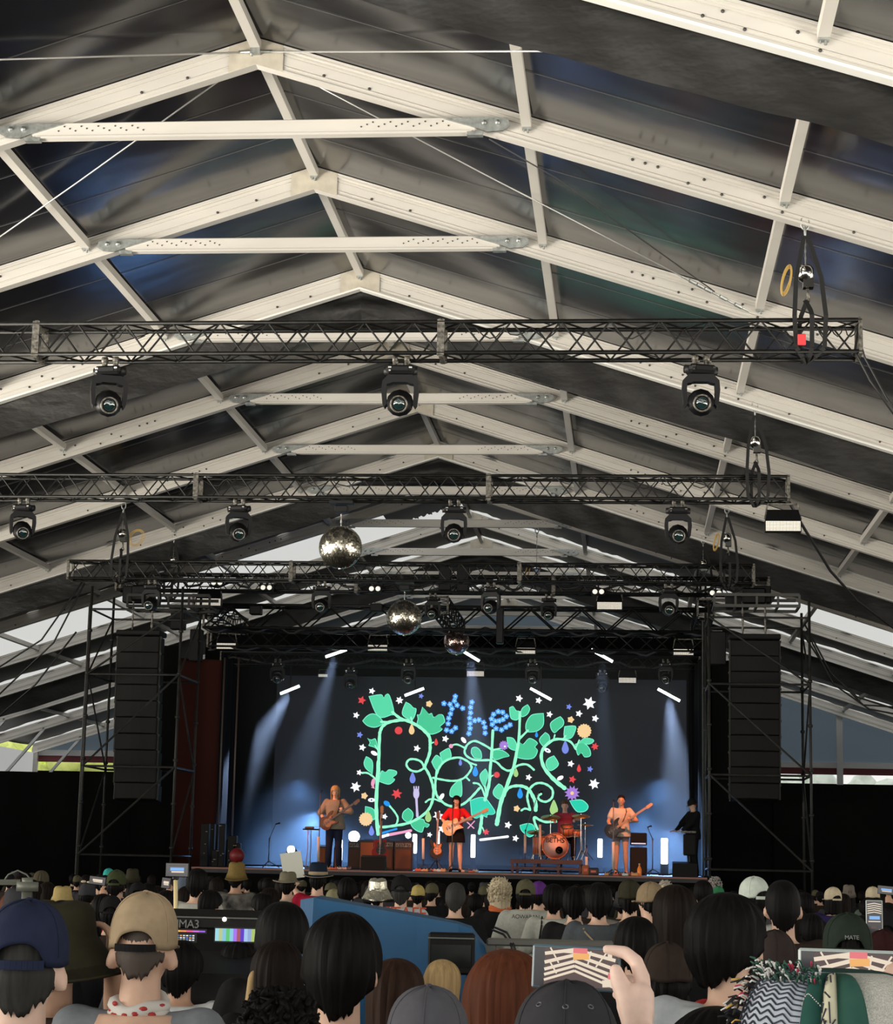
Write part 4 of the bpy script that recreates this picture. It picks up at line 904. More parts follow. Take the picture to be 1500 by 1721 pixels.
for px, Y, e, w_ in ((522, 51.5, 4200, 1.4), (500, 51.0, 700, 2.2), (450, 52.5, 150, 1.2), (620, 53.0, 200, .9), (697, 51.8, 260, .8), (795, 51.0, 300, .9), (880, 52.8, 250, .7), (1008, 51.8, 350, .9), (1085, 52.5, 1500, 1.5), (1130, 50.5, 1300, 1.1), (1110, 51.5, 900, 2.4)):
    p = atx(px, Y, DZ+w_); spot('floor_wash', p, p-V((0, 0, 1)), e, 165, (.20, .45, 1), 1.0, .25)
# ---- haze
def volume(name, density, aniso, noise=None, col=(1, 1, 1)):
    m = bpy.data.materials.new(name); m.use_nodes = True; nt = m.node_tree; nt.nodes.clear(); MATS[name] = m
    o = nt.nodes.new('ShaderNodeOutputMaterial'); v = nt.nodes.new('ShaderNodeVolumeScatter'); v.inputs['Color'].default_value = (*col, 1)
    v.inputs['Density'].default_value = density; v.inputs['Anisotropy'].default_value = aniso; nt.links.new(v.outputs[0], o.inputs['Volume'])
    return m
x0, x1 = atx(395, 50, 2).x, atx(1160, 50, 2).x
mb = MB(); mb.box(((x0+x1)/2, (SY+1.0+54.1)/2+1.4, (DZ+.05+Z6-.4)/2), (x1-x0, 54.1-SY-1.0-2.8, Z6-.4-DZ-.05))
hz = mb.build('stage_haze', volume('haze', .013, .25), None, ((x0+x1)/2, 50, DZ)); tag(hz, 'thin blue haze hanging between the band and the video wall', 'haze', kind='stuff')

# ------------------------------------------------------------------ people: one continuous skin each, clothes and hair on top
SK = {k: mat('skin_'+k, c, .55, 0, .35, noise=(25, .07)) for k, c in {'light': (.62, .40, .29), 'tan': (.46, .27, .18), 'pale': (.70, .48, .38)}.items()}
def cloth(name, col, rough=.85): return mat('cloth_'+name, col, rough, 0, .08, noise=(40, .08), bump=((9, 9, 5), .5, .012))
def hairm(name, col): return mat('hair_'+name, col, .55, 0, .08, noise=((60, 60, 4), .25), bump=((90, 90, 5), .4, .003))
HB = hairm('black', (.006, .0055, .0055)); HD = hairm('dark_brown', (.011, .0075, .006)); HR = hairm('red_brown', (.10, .032, .016)); HY = hairm('blond', (.42, .29, .14)); HG = hairm('grey_black', (.035, .035, .033))
def fuse(mb, vox, name, mats, parent, it=3):
    """fuse overlapping solids into one continuous skin"""
    me = bpy.data.meshes.new('t'); me.from_pydata([tuple(p) for p in mb.v], [], mb.f)
    o = bpy.data.objects.new('t', me); COL.objects.link(o)
    r = o.modifiers.new('r', 'REMESH'); r.mode = 'VOXEL'; r.voxel_size = vox; r.use_smooth_shade = True
    sm = o.modifiers.new('s', 'SMOOTH'); sm.factor = .5; sm.iterations = it
    dg = bpy.context.evaluated_depsgraph_get(); n = bpy.data.meshes.new_from_object(o.evaluated_get(dg))
    bpy.data.objects.remove(o); bpy.data.meshes.remove(me); n.name = name
    base = wloc(parent) if parent else V((0, 0, 0)); n.transform(Matrix.Translation(-base)); n.materials.clear()
    for m_ in (mats if isinstance(mats, (list, tuple)) else [mats]): n.materials.append(m_)
    o = bpy.data.objects.new(name, n); COL.objects.link(o); o.parent = parent; return o
def cap(mb, p, q, r1, r2, bulge=0, n=12):
    p, q = V(p), V(q); K = 6
    mb.path([p.lerp(q, k/K) for k in range(K+1)], [r1+(r2-r1)*k/K+bulge*math.sin(PI*min(1, k/K*1.25)) for k in range(K+1)], n)
    mb.ell(p, (r1,)*3, None, 12, 8); mb.ell(q, (r2,)*3, None, 12, 8)
def ik(S, T, a, b_, pole):
    S, T, pole = V(S), V(T), V(pole); d = T-S; L = min(d.length, a+b_-.005); d.normalize(); T = S+d*L
    c = (a*a+L*L-b_*b_)/(2*a*L); c = max(-1, min(1, c)); h = a*math.sqrt(1-c*c); pp = pole-d*pole.dot(d); pp.normalize()
    return S+d*(a*c)+pp*h, T
def hand(mb, w, d, nrm, curl=.35, s=1.0, side=1, spread=.1, thumb=None):
    """w wrist, d direction of the fingers, nrm out of the back of the hand; five fingers"""
    w, d, nrm = V(w), V(d).normalized(), V(nrm); nrm = (nrm-d*nrm.dot(d)).normalized(); x = d.cross(nrm)*side
    M = Matrix((x, d, nrm)).transposed()
    mb.ell(w+d*.045*s, (.040*s, .052*s, .016*s), M, 14, 10); mb.ell(w+d*.01*s, (.030*s, .03*s, .020*s), M, 12, 8)
    for i, (off, L) in enumerate(((-.030, .062), (-.010, .072), (.010, .069), (.029, .055))):
        p = w+d*.082*s+x*off*s; dr = (d+x*spread*off*20*.3).normalized(); r = .0092*s; a = 0
        for seg in (.45, .32, .26):
            a += curl*(1 if seg == .45 else 1.2); dd = dr*math.cos(a)-nrm*math.sin(a); q = p+dd*L*seg*s*1.15; cap(mb, p, q, r, r*.92, 0, 8); p = q; r *= .92
    dd = (-x*.75+d*.65-nrm*.35).normalized() if thumb is None else V(thumb).normalized()
    p = w+d*.025*s-x*.028*s; q = p+dd*.038*s; cap(mb, p, q, .0135*s, .011*s, 0, 8); cap(mb, q, q+(dd+d*.5).normalized()*.030*s, .011*s, .0092*s, 0, 8)
def headf(p):
    # ellipsoid -> skull: narrow jaw, flatter face, full occiput
    k = 1-.26*max(0, -p.z)**1.3; y = p.y*(1-.12*max(0, -p.z)) - .10*max(0, -p.z)
    if p.y > 0: y *= 1-.30*max(0, -p.z-.2)
    return V((p.x*k, y, p.z))
def person_bits(P, root, vox=.012):
    """P: dict describing pose and clothes, returns nothing; builds body, clothes, hair and hat under root. Local frame faces -Y, 1.75 m tall"""
    s, rz = P.get('s', 1.0), P.get('rz', 0.0); base = wloc(root); Rz = Matrix.Rotation(rz, 3, 'Z')
    def Wd(mb): mb.v = [base+Rz @ (p*s) for p in mb.v]; return mb
    lean = Matrix.Rotation(P.get('lean', 0), 3, 'X'); bend = V((0, 0, .95))
    def up(p): return lean @ (V(p)-bend)+bend if P.get('lean') else V(p)
    hipz = P.get('hipz', .92); dz = hipz-.92; yo = P.get('hipy', 0)
    off = V((0, yo, dz))
    def T(p): return up(p)+off
    skin = P.get('skin', SK['light'])
    hs = P.get('female', False); sw = .155 if hs else .175
    mb = MB()
    def torso(mb, grow=0, z0=.84, z1=1.49, flare=0):
        rings = []
        for (z, rx, ry, y) in ((.84, .155, .105, 0), (.93, .165, .118, .005), (1.02, .150, .108, 0), (1.12, .142, .104, -.005), (1.24, .160, .115, -.008), (1.35, .182, .116, 0), (1.42, .172, .100, .008), (1.465, .115, .078, .012), (1.50, .066, .062, .012)):
            if z < z0-.001 or z > z1+.001: continue
            f = (1.0 if not hs else .92); g_ = grow+flare*max(0, 1.2-z)
            rings.append([T((rx*f*math.cos(a)+g_*math.cos(a), ry*math.sin(a)+g_*math.sin(a)+y, z)) for a in [2*PI*i/24 for i in range(24)]])
        mb.loft(rings)
    torso(mb)
    hd = P.get('head', (0, 0)); HM = (Matrix.Rotation(hd[0], 3, 'Z') @ Matrix.Rotation(hd[1], 3, 'X'))
    nb = T((0, .012, 1.47)); hc = T((0, -.012, 1.635))+V((0, -.05*hd[1]*-1, 0))*0
    cap(mb, nb, hc+V((0, .012, -.05)), .060, .054)
    mb.ell(hc, (.074, .094, .120), HM, 28, 20, headf)
    for sd in (-1, 1):
        mb.ell(hc+HM @ V((sd*.078, .014, -.012)), (.009, .019, .033), HM @ Matrix.Rotation(sd*.35, 3, 'Z') @ Matrix.Rotation(-.15, 3, 'X'), 12, 8)
    mb.ell(hc+HM @ V((0, -.096, -.022)), (.012, .016, .020), HM, 10, 8); mb.ell(hc+HM @ V((0, -.092, .0)), (.009, .012, .028), HM, 10, 8)
    mb.ell(hc+HM @ V((0, -.080, -.062)), (.026, .016, .010), HM, 10, 6); mb.ell(hc+HM @ V((0, -.070, -.095)), (.026, .022, .018), HM, 10, 8)
    for sd in (-1, 1): mb.ell(hc+HM @ V((sd*.030, -.084, .018)), (.024, .012, .007), HM, 10, 6)
    arms = {}
    for sd, k in ((-1, 'R'), (1, 'L')):
        S = T((sd*sw, .008, 1.415)); a = P.get(k)
        tgt, pole, fd, fn, cu = (a if a else (T((sd*.27, -.10, .93)), (sd*.3, .8, 0), (0, -.15, -1), (sd*1, 0, 0), .3))
        E, Wr = ik(S, tgt, .285, .255, pole); arms[k] = (S, E, Wr)
        cap(mb, T((sd*.10, .01, 1.40)), S, .065, .058); cap(mb, S, E, .050, .040, .004); cap(mb, E, Wr, .039, .027, .004)
        if P.get('hands', True) and not (P.get('nohand') == k): hand(mb, Wr, fd, fn, cu, 1.0, sd*(1 if P.get('flip') else 1))
    if P.get('extra'): P['extra'](mb, arms)
    legs = {}
    for sd, k in ((-1, 'RL'), (1, 'LL')):
        h = V((sd*.088, 0, .90))+off; g_ = P.get(k)
        kn, an = (V(g_[0]), V(g_[1])) if g_ else (V((sd*.10, -.02, .49)), V((sd*.115, .03, .085)))
        legs[k] = (h, kn, an); cap(mb, h, kn, .085, .053, .004); cap(mb, kn, an, .052, .034, .010); f = V((sd*.02, -.13, -.045)) if not g_ or len(g_) < 3 else V(g_[2]); cap(mb, an+V((0, .01, -.03)), an+f, .036, .026)
    Wd(mb); fuse(mb, vox*s, 'body', skin, root)
    def garment(name, m_, build, it=4, vx=None):
        g_ = MB(); build(g_); Wd(g_); return fuse(g_, (vx or max(.010, vox))*s, name, m_, root, it)
    if P.get('top') is not None:
        sl = P.get('sleeve', .75); hem = P.get('hem', .84); gr = P.get('loose', .022)
        def bt(g_):
            torso(g_, gr, hem, P.get('neckz', 1.465), P.get('flare', .05))
            for k in ('L', 'R'):
                S, E, Wr = arms[k]; sd = 1 if k == 'L' else -1
                cap(g_, T((sd*.10, .01, 1.40)), S, .075, .072); e1 = S.lerp(E, min(1, sl)); cap(g_, S, e1, .068+gr*.3, .060+gr*.5)
                if sl > 1: cap(g_, E, E.lerp(Wr, sl-1), .058, .045)
        g_ = garment('shirt', P['top'], bt)
        if P.get('toplabel'): g_['label'] = P['toplabel']
    if P.get('bottom') is not None:
        ln = P.get('leg', 1.9); bm = P['bottom']
        def bb(g_):
            if P.get('skirt'):
                rr = []
                for z, rx in ((1.04, .155), (.95, .185), (.80, .21), (.68, .225)): rr.append([V((rx*math.cos(a)*(1+.03*math.sin(8*a)), rx*.78*math.sin(a), z+dz)) for a in [2*PI*i/24 for i in range(24)]])
                g_.loft(rr)
            else:
                g_.ell(V((0, 0, .90))+off, (.175, .13, .12), None, 20, 12)
                for k in ('RL', 'LL'):
                    h, kn, an = legs[k]; e1 = h.lerp(kn, min(1, ln)); cap(g_, h, e1, .100, .075)
                    if ln > 1: cap(g_, kn, kn.lerp(an, ln-1), .073, .062)
        garment('skirt' if P.get('skirt') else ('shorts' if ln < 1 else 'trousers'), bm, bb)
    if P.get('shoes') is not None:
        for k in ('RL', 'LL'):
            g_ = MB(); h, kn, an = legs[k]; cap(g_, an+V((0, .02, -.04)), an+V((0, -.14, -.055)), .045, .034); Wd(g_); fuse(g_, .01*s, 'shoe', P['shoes'], root)
    # hair and hats
    def hw(mb): mb.v = [base+Rz @ ((hc+HM @ p)*s) for p in mb.v]; return mb
    for it in P.get('wear', []): it(hw, root)
    if P.get('face'):
        g_ = MB()
        for sd in (-1, 1): g_.ell((sd*.030, -.088, .006), (.012, .006, .006), None, 8, 6)
        hw(g_).build('eyes', M_hole, root)
        g_ = MB(); g_.ell((0, -.093, -.062), (.020 if P['face'] == 1 else .016, .006, .004 if P['face'] == 1 else .013), None, 10, 6); hw(g_).build('mouth', mat('lips', (.30, .06, .05), .5), root)
    return hc*s, arms, legs
# ---- hair: a shell whose lower rim runs from the brow round the ears to the nape
def hair_shell(m_, front=.055, side=-.02, back=-.105, thick=.022, rough=.006, longz=None, seed=1, spiky=0, part=None, width=1.0, name='hair'):
    def f(hw, root):
        rnd = random.Random(seed); NU, NV = 72, 22; ph = [rnd.uniform(0, 6.28) for _ in range(6)]; mb = MB()
        def lim(a):      # a=0 towards +x, PI/2 towards +y (back)
            b_ = math.sin(a); z = side+(back-side)*max(0, b_)**1.5 if b_ > 0 else side+(front-side)*(-b_)**.9
            if longz is not None: z = longz if b_ > -.35 else (side+(front-side)*min(1, (-b_-.35)/.4) if b_ > -.75 else front)
            return z+.005*math.sin(9*a+ph[0])+.004*math.sin(23*a+ph[1])+(.006*math.sin(41*a+ph[2]))*(1 if b_ > 0 else .4)
        def surf(a, t, th):
            zl = lim(a); z = .120+th-(.120+th-zl)*(1-math.cos(t*PI/2))
            zz = max(-1, min(1, z/(.120+th)))
            if z < -.02: r = 1.0*(1-.36*min(1, (-.02-z)/.12)**1.3) if longz is None else 1.0-.05*min(1, (-z)/.2)
            else: r = max(0, 1-abs(zz)**2.7)**(1/2.15)
            if front < .035: r *= .90 if z > .0 else .97; z = min(z, .118)
            n = rough*(math.sin(31*a+ph[3]+3*t)+.7*math.sin(53*a+ph[4]-2*t)+.6*math.sin(17*a+6*t+ph[5]))+spiky*math.sin(13*a+9*t+ph[1])*math.sin(11*t+5*a)
            n *= min(1, r*1.3)
            return V((math.cos(a)*(.074+th+n)*r*width, math.sin(a)*(.094+th+n)*r+.004, z))
        vs_ = [surf(2*PI*i/NU, j/NV, thick) for j in range(NV+1) for i in range(NU)]
        vs_ += [surf(2*PI*i/NU, 1, .001)*1.0+V((0, 0, .012)) for i in range(NU)]
        fs = [(j*NU+i, (j+1)*NU+i, (j+1)*NU+(i+1) % NU, j*NU+(i+1) % NU) for j in range(NV+1) for i in range(NU)]
        mb.add(vs_, fs, True); hw(mb).build(name, m_, root)
    return f
def curls(m_, n=260, seed=2, z0=-.10, r=.020):
    def f(hw, root):
        rnd = random.Random(seed); mb = MB()
        for i in range(n):
            z = rnd.uniform(z0, .135); a = rnd.uniform(-.5, PI+.5) if z < .05 else rnd.uniform(0, 2*PI); k = math.sqrt(max(0.02, 1-(z/.145)**2))
            c = V((math.cos(a)*.100*k, math.sin(a)*.118*k, z)); d = V((rnd.uniform(-1, 1), rnd.uniform(-1, 1), rnd.uniform(-1, 1)))*.018
            mb.path([c-d, c+V(d.yzx)*.6, c+d, c+V(d.zxy)*.7+c*.12], [r*.6, r*.75, r*.6, r*.2], 5)
        hw(mb).build('hair', m_, root)
    return f
def cap_hat(m_, opening=True, tall=.0, brim=True, strap=None, eyelets=False, seams=True, back_turn=0, lab=None, text=None):
    def f(hw, root):
        Q = Matrix.Rotation(back_turn, 4, 'Z')
        NU, NV = 64, 14; mb = MB()
        def surf(a, t):
            zl = .005; ang = math.atan2(math.sin(a), math.cos(a)); d = abs(ang-PI/2)
            if opening and d < .62: zl = .005+.052*math.sqrt(max(0, 1-(d/.62)**2))
            z = .146+tall-(.146+tall-zl)*(1-math.cos(t*PI/2)); k = math.sqrt(max(0, 1-(max(0, z-.0)/(.1462+tall))**3.3))
            se = 1+.010*abs(math.sin(3*a))*(1-t)
            return V((math.cos(a)*.094*k*se, math.sin(a)*.112*k*se+.004, z+.003*math.sin(5*a+4*t)))
        vs_ = [surf(2*PI*i/NU, j/NV) for j in range(NV+1) for i in range(NU)]; n0 = len(vs_)
        vs_ += [p*.955+V((0, 0, .004)) for p in vs_]
        fs = [(j*NU+i, (j+1)*NU+i, (j+1)*NU+(i+1) % NU, j*NU+(i+1) % NU) for j in range(NV) for i in range(NU)]
        fs += [tuple(n0+x for x in reversed(q)) for q in fs]+[(NV*NU+i, n0+NV*NU+i, n0+NV*NU+(i+1) % NU, NV*NU+(i+1) % NU) for i in range(NU)]
        mb.add(vs_, fs, True); mb.xf(Q); c = hw(mb).build('cap', m_, root)
        if lab: c['label'] = lab
        if seams:
            mb = MB()
            for k in range(6):
                a = PI/6+k*PI/3
                if opening and abs(a-PI/2) < .3: continue
                mb.path([surf(a, t/10)*1.006 for t in range(0, 10)], .0016, 4)
            mb.ell((0, .004, .147+tall), (.009, .009, .005), None, 10, 6); mb.xf(Q); hw(mb).build('seam', m_, c)
        if brim:
            mb = MB(); pts = []
            for i in range(17):
                a = -PI+PI*i/16; u = math.sin(-a)
                pts.append((math.cos(a)*.080, -.09-.075*u*1.0 if False else math.sin(a)*.075-.085))
            top = [V((x, y, .014-.25*abs(x)**1.5)) for x, y in pts]; inn = [V((math.cos(-PI+PI*i/16)*.090, math.sin(-PI+PI*i/16)*.100, .012)) for i in range(17)]
            vs_ = top+inn+[p-V((0, 0, .005)) for p in top]+[p-V((0, 0, .005)) for p in inn]; N = 17
            fs = [(i, i+1, N+i+1, N+i) for i in range(16)]+[(2*N+i, 3*N+i, 3*N+i+1, 2*N+i+1) for i in range(16)]+[(i, 2*N+i, 2*N+i+1, i+1) for i in range(16)]
            mb.add(vs_, fs, True); mb.xf(Q); hw(mb).build('brim', m_, c)
        if opening:
            mb = MB(); pts = [V((math.cos(a)*.096, math.sin(a)*.114+.004, .010)) for a in [PI/2-.62+1.24*i/10 for i in range(11)]]
            for p, q in zip(pts[:-1], pts[1:]): mb.bar(p, q, .004, .020)
            mb.xf(Q); hw(mb).build('strap', strap or m_, c)
        if eyelets:
            mb = MB()
            for a in (PI/2-.55, PI/2+.02, PI/2+.55):
                p = surf(a, .58)*1.004; nrm = V((p.x, p.y, p.z*.8)).normalized(); u = nrm.orthogonal().normalized(); w_ = nrm.cross(u)
                mb.path([p+(u*math.cos(b_)+w_*math.sin(b_))*.0045 for b_ in [2*PI*i/10 for i in range(10)]], .0014, 4, True)
            mb.xf(Q); hw(mb).build('eyelets', mat('eyelet', (.10, .10, .11), .5), c)
        if text:
            pass
    return f
def brim_hat(m_, crown=.13, cr=.095, br=.155, droop=.02, band=None, upturn=0, dent=0, crush=0, lab=None, name='hat', seed=3, rimm=None):
    def f(hw, root):
        rnd = random.Random(seed); NU = 56; mb = MB(); ph = rnd.uniform(0, 6)
        prof = [(.02, crown+.035-dent), (cr*.45, crown+.036-dent*.6), (cr*.80, crown+.030), (cr*.97, crown+.008), (cr*1.04, crown*.55), (cr*1.08, .045), (cr*1.15, .034), ((cr+br)/2, .030-droop*.4), (br*.95, .028-droop+upturn*.6), (br, .030-droop+upturn), (br*.985, .022-droop+upturn), (cr*1.2, .024), (cr*1.0, .03)]
        vs_ = []
        for j, (r, z) in enumerate(prof):
            for i in range(NU):
                a = 2*PI*i/NU; w_ = (.010*math.sin(2*a+ph)+crush*math.sin(5*a+j*2+ph)+crush*.7*math.sin(11*a-j*3))*(1 if r > cr*1.1 else .5); rr = r*(1+crush*4*math.sin(7*a+j*1.7))
                vs_.append(V((math.cos(a)*rr*.93, math.sin(a)*rr*1.12, z+w_)))
        fs = [(j*NU+i, (j+1)*NU+i, (j+1)*NU+(i+1) % NU, j*NU+(i+1) % NU) for j in range(len(prof)-1) for i in range(NU)]+[tuple(range(NU))]
        mb.add(vs_, fs, crush == 0); h = hw(mb).build(name, m_, root)
        if lab: h['label'] = lab
        if band is not None:
            mb = MB(); mb.lathe([(cr*1.09, .040), (cr*1.085, .075), (cr*1.07, .075), (cr*1.075, .040), (cr*1.09, .040)], None, 40, sx=.94, sy=1.13); hw(mb).build('hat_band', band, h)
        if rimm is not None:
            mb = MB(); mb.path([V((math.cos(a)*br*.93, math.sin(a)*br*1.12, .028-droop+upturn+.010*math.sin(2*a+ph))) for a in [2*PI*i/48 for i in range(48)]], .004, 5, True); hw(mb).build('rim', rimm, h)
    return f
def beanie(m_):
    def f(hw, root):
        mb = MB(); mb.lathe([(.0, .150), (.05, .142), (.082, .105), (.094, .05), (.096, .0), (.092, -.02), (.086, -.02), (.086, .03)], None, 40, sx=.98, sy=1.18); hw(mb).build('beanie', m_, root)
    return f

# ------------------------------------------------------------------ the band
def band(px, dy, s, label, **P):
    p = st(px, dy); t = thing('person', p, label, 'person', None); P['s'] = s
    return (t, p)+person_bits(P, t, .0125)
BK = cloth('black', (.012, .012, .013)); NVY = cloth('navy', (.018, .022, .045)); WH = cloth('white', (.62, .62, .60)); RDC = cloth('red', (.62, .02, .03)); KHK = cloth('khaki_shirt', (.27, .24, .19))
# left guitarist
gt = ((.10, -.25, 1.17), (.5, .5, -.6))
G = band(560, 1.6, 1.93/1.76, 'person in loose khaki shirt with long blond hair playing a guitar at the left', skin=SK['light'], head=(.1, .25), top=KHK, sleeve=.95, hem=.84, loose=.04, flare=.12, bottom=NVY, leg=1.95, shoes=BK,
     R=((-.16, -.20, 1.00), (-1, .4, .1), (.8, -.2, -.5), (0, -1, .2), .5), L=((.21, -.28, 1.20), (.8, .3, -.5), (-.3, -.5, .8), (.3, -.8, -.2), .9), wear=[hair_shell(HY, .045, -.02, -.1, .024, .004, longz=-.20, seed=4)], face=1)
S_ = band(765, 1.4, 1.74/1.76, 'person in red shirt and black skirt singing with a pale guitar, centre stage', female=True, skin=SK['light'], head=(-.1, -.05), top=RDC, sleeve=.8, hem=1.02, loose=.02, flare=.06, bottom=BK, skirt=True, leg=.5, shoes=BK,
     R=((-.17, -.24, 1.05), (-1, .3, .1), (.9, -.1, -.3), (0, -1, .2), .5), L=((.20, -.26, 1.17), (.8, .2, -.4), (-.3, -.5, .8), (.3, -.8, -.2), .9), wear=[hair_shell(HD, .035, -.02, -.1, .024, .005, longz=-.17, seed=6)], face=2)
B_ = band(1043, 1.7, 1.84/1.76, 'person in pale T-shirt and grey shorts playing a bass guitar at the right', skin=SK['tan'], head=(0, -.12), top=cloth('cream', (.50, .46, .40)), sleeve=.55, hem=.84, loose=.03, flare=.08, bottom=cloth('grey_shorts', (.14, .12, .13)), leg=.42, shoes=BK,
     R=((-.18, -.22, .98), (-1, .4, .1), (.8, -.2, -.5), (0, -1, .2), .5), L=((.20, -.28, 1.18), (.8, .3, -.5), (-.3, -.5, .8), (.3, -.8, -.2), .9), wear=[hair_shell(HD, .065, .03, -.06, .014, .003, seed=8)], face=1)
# crew member at the right edge, looking left and down
C_ = band(1164, 2.5, 1.80/1.76, 'person in black clothes and black cap at the right stage edge, turned left', rz=-1.1, skin=SK['light'], head=(-.2, .35), top=BK, sleeve=1.9, hem=.84, loose=.04, bottom=BK, leg=1.95, shoes=BK,
     R=((-.15, -.38, 1.02), (-.8, .5, -.2), (.1, -1, 0), (0, 0, 1), .3), L=((.15, -.38, 1.02), (.8, .5, -.2), (-.1, -1, 0), (0, 0, 1), .3), wear=[hair_shell(HR, .05, -.01, -.09, .014, .003, seed=9), cap_hat(BK, False)], face=1)
# drummer, seated
RZd = V((0, 0, 0))
D_p = st(948, 3.9)+V((0, 0, .32)); tD = thing('person', D_p, 'person in purple and red top seated behind the drum kit', 'person')
person_bits(dict(s=1.03, skin=SK['light'], head=(-.1, .15), hipz=.56, top=cloth('plum_red', (.30, .05, .09)), sleeve=.6, hem=.84, loose=.02, bottom=BK, leg=1.9, shoes=BK,
     R=((-.22, -.42, .92), (-.9, .3, -.2), (.1, -.9, -.2), (0, 0, 1), .9), L=((.24, -.40, .95), (.9, .3, -.2), (-.1, -.9, -.2), (0, 0, 1), .9),
     RL=((-.22, -.42, .52), (-.22, -.42, .09)), LL=((.22, -.42, .52), (.22, -.42, .09)), wear=[hair_shell(hairm('light_brown', (.12, .07, .04)), .06, .03, -.06, .014, .003, seed=11)], face=1), tD, .0125)
t = thing('drum_stool', D_p+V((0, .02, 0)), 'black round stool under the drummer', 'stool')
mb = MB(); mb.lathe([(0, .42), (.17, .42), (.18, .45), (.17, .49), (0, .50)], Matrix.Translation(D_p+V((0, .02, -.02))), 20); mb.build('seat', BK, t)
for k in range(3):
    a = k*2*PI/3; mb = MB(); mb.tube(D_p+V((.22*math.cos(a), .02+.22*math.sin(a), .012)), D_p+V((0, .02, .3)), .012, 6); mb.build('leg', M_worn, t)
mb = MB(); mb.tube(D_p+V((0, .02, .25)), D_p+V((0, .02, .42)), .018, 8); mb.build('post', M_worn, t)

# ---- guitars
M_maple = mat('maple_neck', (.50, .27, .12), .4); M_str = mat('guitar_string', (.6, .6, .6), .3, 1); M_pg = mat('pickguard', (.02, .02, .02), .35)
def guitar(label, col, cen, ax, nrm, L=1.0, shape=0, strap_=None, name='electric_guitar', pgc=None, neckc=None):
    """cen: middle of the body, ax: towards the headstock, nrm: out of the front of the guitar"""
    ax, nrm = V(ax).normalized(), V(nrm); nrm = (nrm-ax*nrm.dot(ax)).normalized(); u = nrm.cross(ax); cen = V(cen)
    t = thing(name, cen, label, 'guitar'); k = L
    out = [(-.21, 0), (-.19, .09), (-.13, .145), (-.05, .155), (.01, .12), (.05, .115), (.11, .15), (.20, .155), (.22, .13), (.15, .085), (.135, .03), (.135, -.03), (.14, -.07), (.19, -.11), (.18, -.14), (.10, -.135), (.05, -.11), (.0, -.125), (-.06, -.155), (-.14, -.14), (-.19, -.08)]
    if shape == 1: out = [(-.22, 0), (-.20, .10), (-.13, .16), (-.05, .165), (.02, .12), (.07, .115), (.13, .13), (.17, .10), (.16, .03), (.16, -.03), (.19, -.09), (.21, -.13), (.15, -.12), (.07, -.11), (.02, -.12), (-.05, -.165), (-.13, -.16), (-.20, -.10)]
    o2 = spline(out+[out[0]], 3)[:-1]
    mb = MB(); mb.prism([(x*k, y*k) for x, y in o2], cen-nrm*.022, ax, u, nrm*.044); b_ = mb.build('guitar_body', mat('guitar_'+col[0], col[1], .45, 0, .35), t)
    mb = MB(); mb.prism([(x*k*.62+.02, y*k*.62-.02) for x, y in o2], cen+nrm*.0225, ax, u, nrm*.003); mb.build('pickguard', pgc or M_pg, b_)
    mb = MB()
    for x in (-.06, .0, .06): mb.bar(cen+ax*x*k-u*.04+nrm*.028, cen+ax*x*k+u*.04+nrm*.028, .018, .008, nrm)
    mb.bar(cen-ax*.12*k-u*.035+nrm*.03, cen-ax*.12*k+u*.035+nrm*.03, .02, .014, nrm); mb.build('pickups', M_worn, b_)
    nl = .62*k+(.12 if name == 'bass_guitar' else 0)
    mb = MB(); p0, p1 = cen+ax*.08*k+nrm*.026, cen+ax*(.08*k+nl)+nrm*.026
    mb.bar(p0, p1, .048, .022, nrm); mb.build('neck', neckc or M_maple, t)
    mb = MB(); mb.prism([(0, -.024), (.03, -.045), (.17, -.035), (.19, .0), (.16, .035), (.02, .03)], p1-nrm*.012, ax, u, nrm*.016); hs_ = mb.build('headstock', neckc or M_maple, t)
    mb = MB()
    for i in range(4 if name == 'bass_guitar' else 6): mb.tube(p1+ax*(.03+.024*i)-u*.03, p1+ax*(.03+.024*i)-u*.06, .007, 6)
    mb.build('tuning_pegs', M_worn, hs_)
    mb = MB()
    for i in range(4 if name == 'bass_guitar' else 6): y = -.018+.0072*i*(1.5 if name == 'bass_guitar' else 1); mb.tube(cen-ax*.12*k+u*y+nrm*.04, p1+u*y*.8+nrm*.014, .0012, 4)
    mb.build('strings', M_str, t)
    if strap_:
        pts = spline([(0, 0), (1, 0), (2, 0), (3, 0)], 1); mb = MB(); P3 = strap_; fine = []
        for i in range(len(P3)-1):
            for q in range(4): fine.append(V(P3[i]).lerp(V(P3[i+1]), q/4))
        fine.append(V(P3[-1]))
        for p, q in zip(fine[:-1], fine[1:]): mb.bar(p, q, .012, .055, (0, 1, 0))
        mb.build('strap', M_sling, t)
    return t
def Lp(base, s, p): return V(base)+V(p)*s
g0, s0 = G[1], 1.93/1.76
guitar('dark sunburst guitar held by the blond guitarist', ('sunburst', (.10, .045, .015)), Lp(g0, s0, (-.10, -.235, 1.00)), (.75, -.12, .52), (0, -1, .1), 1.05, strap_=[Lp(g0, s0, q) for q in ((.06, -.20, 1.10), (.10, -.16, 1.25), (.13, -.12, 1.40), (.10, .02, 1.50))], pgc=mat('brown_pickguard', (.30, .13, .05), .35), neckc=mat('dark_neck', (.10, .05, .03), .4))
g1, s1 = S_[1], 1.74/1.76
guitar('pale natural wood guitar played by the singer', ('natural', (.78, .48, .26)), Lp(g1, s1, (-.07, -.235, 1.05)), (.86, -.10, .42), (0, -1, .08), 1.08, 1, strap_=[Lp(g1, s1, q) for q in ((.06, -.2, 1.12), (.09, -.15, 1.25), (.10, -.12, 1.38), (.07, .02, 1.49))], pgc=mat('pale_pickguard', (.75, .62, .48), .35))
g2, s2 = B_[1], 1.84/1.76
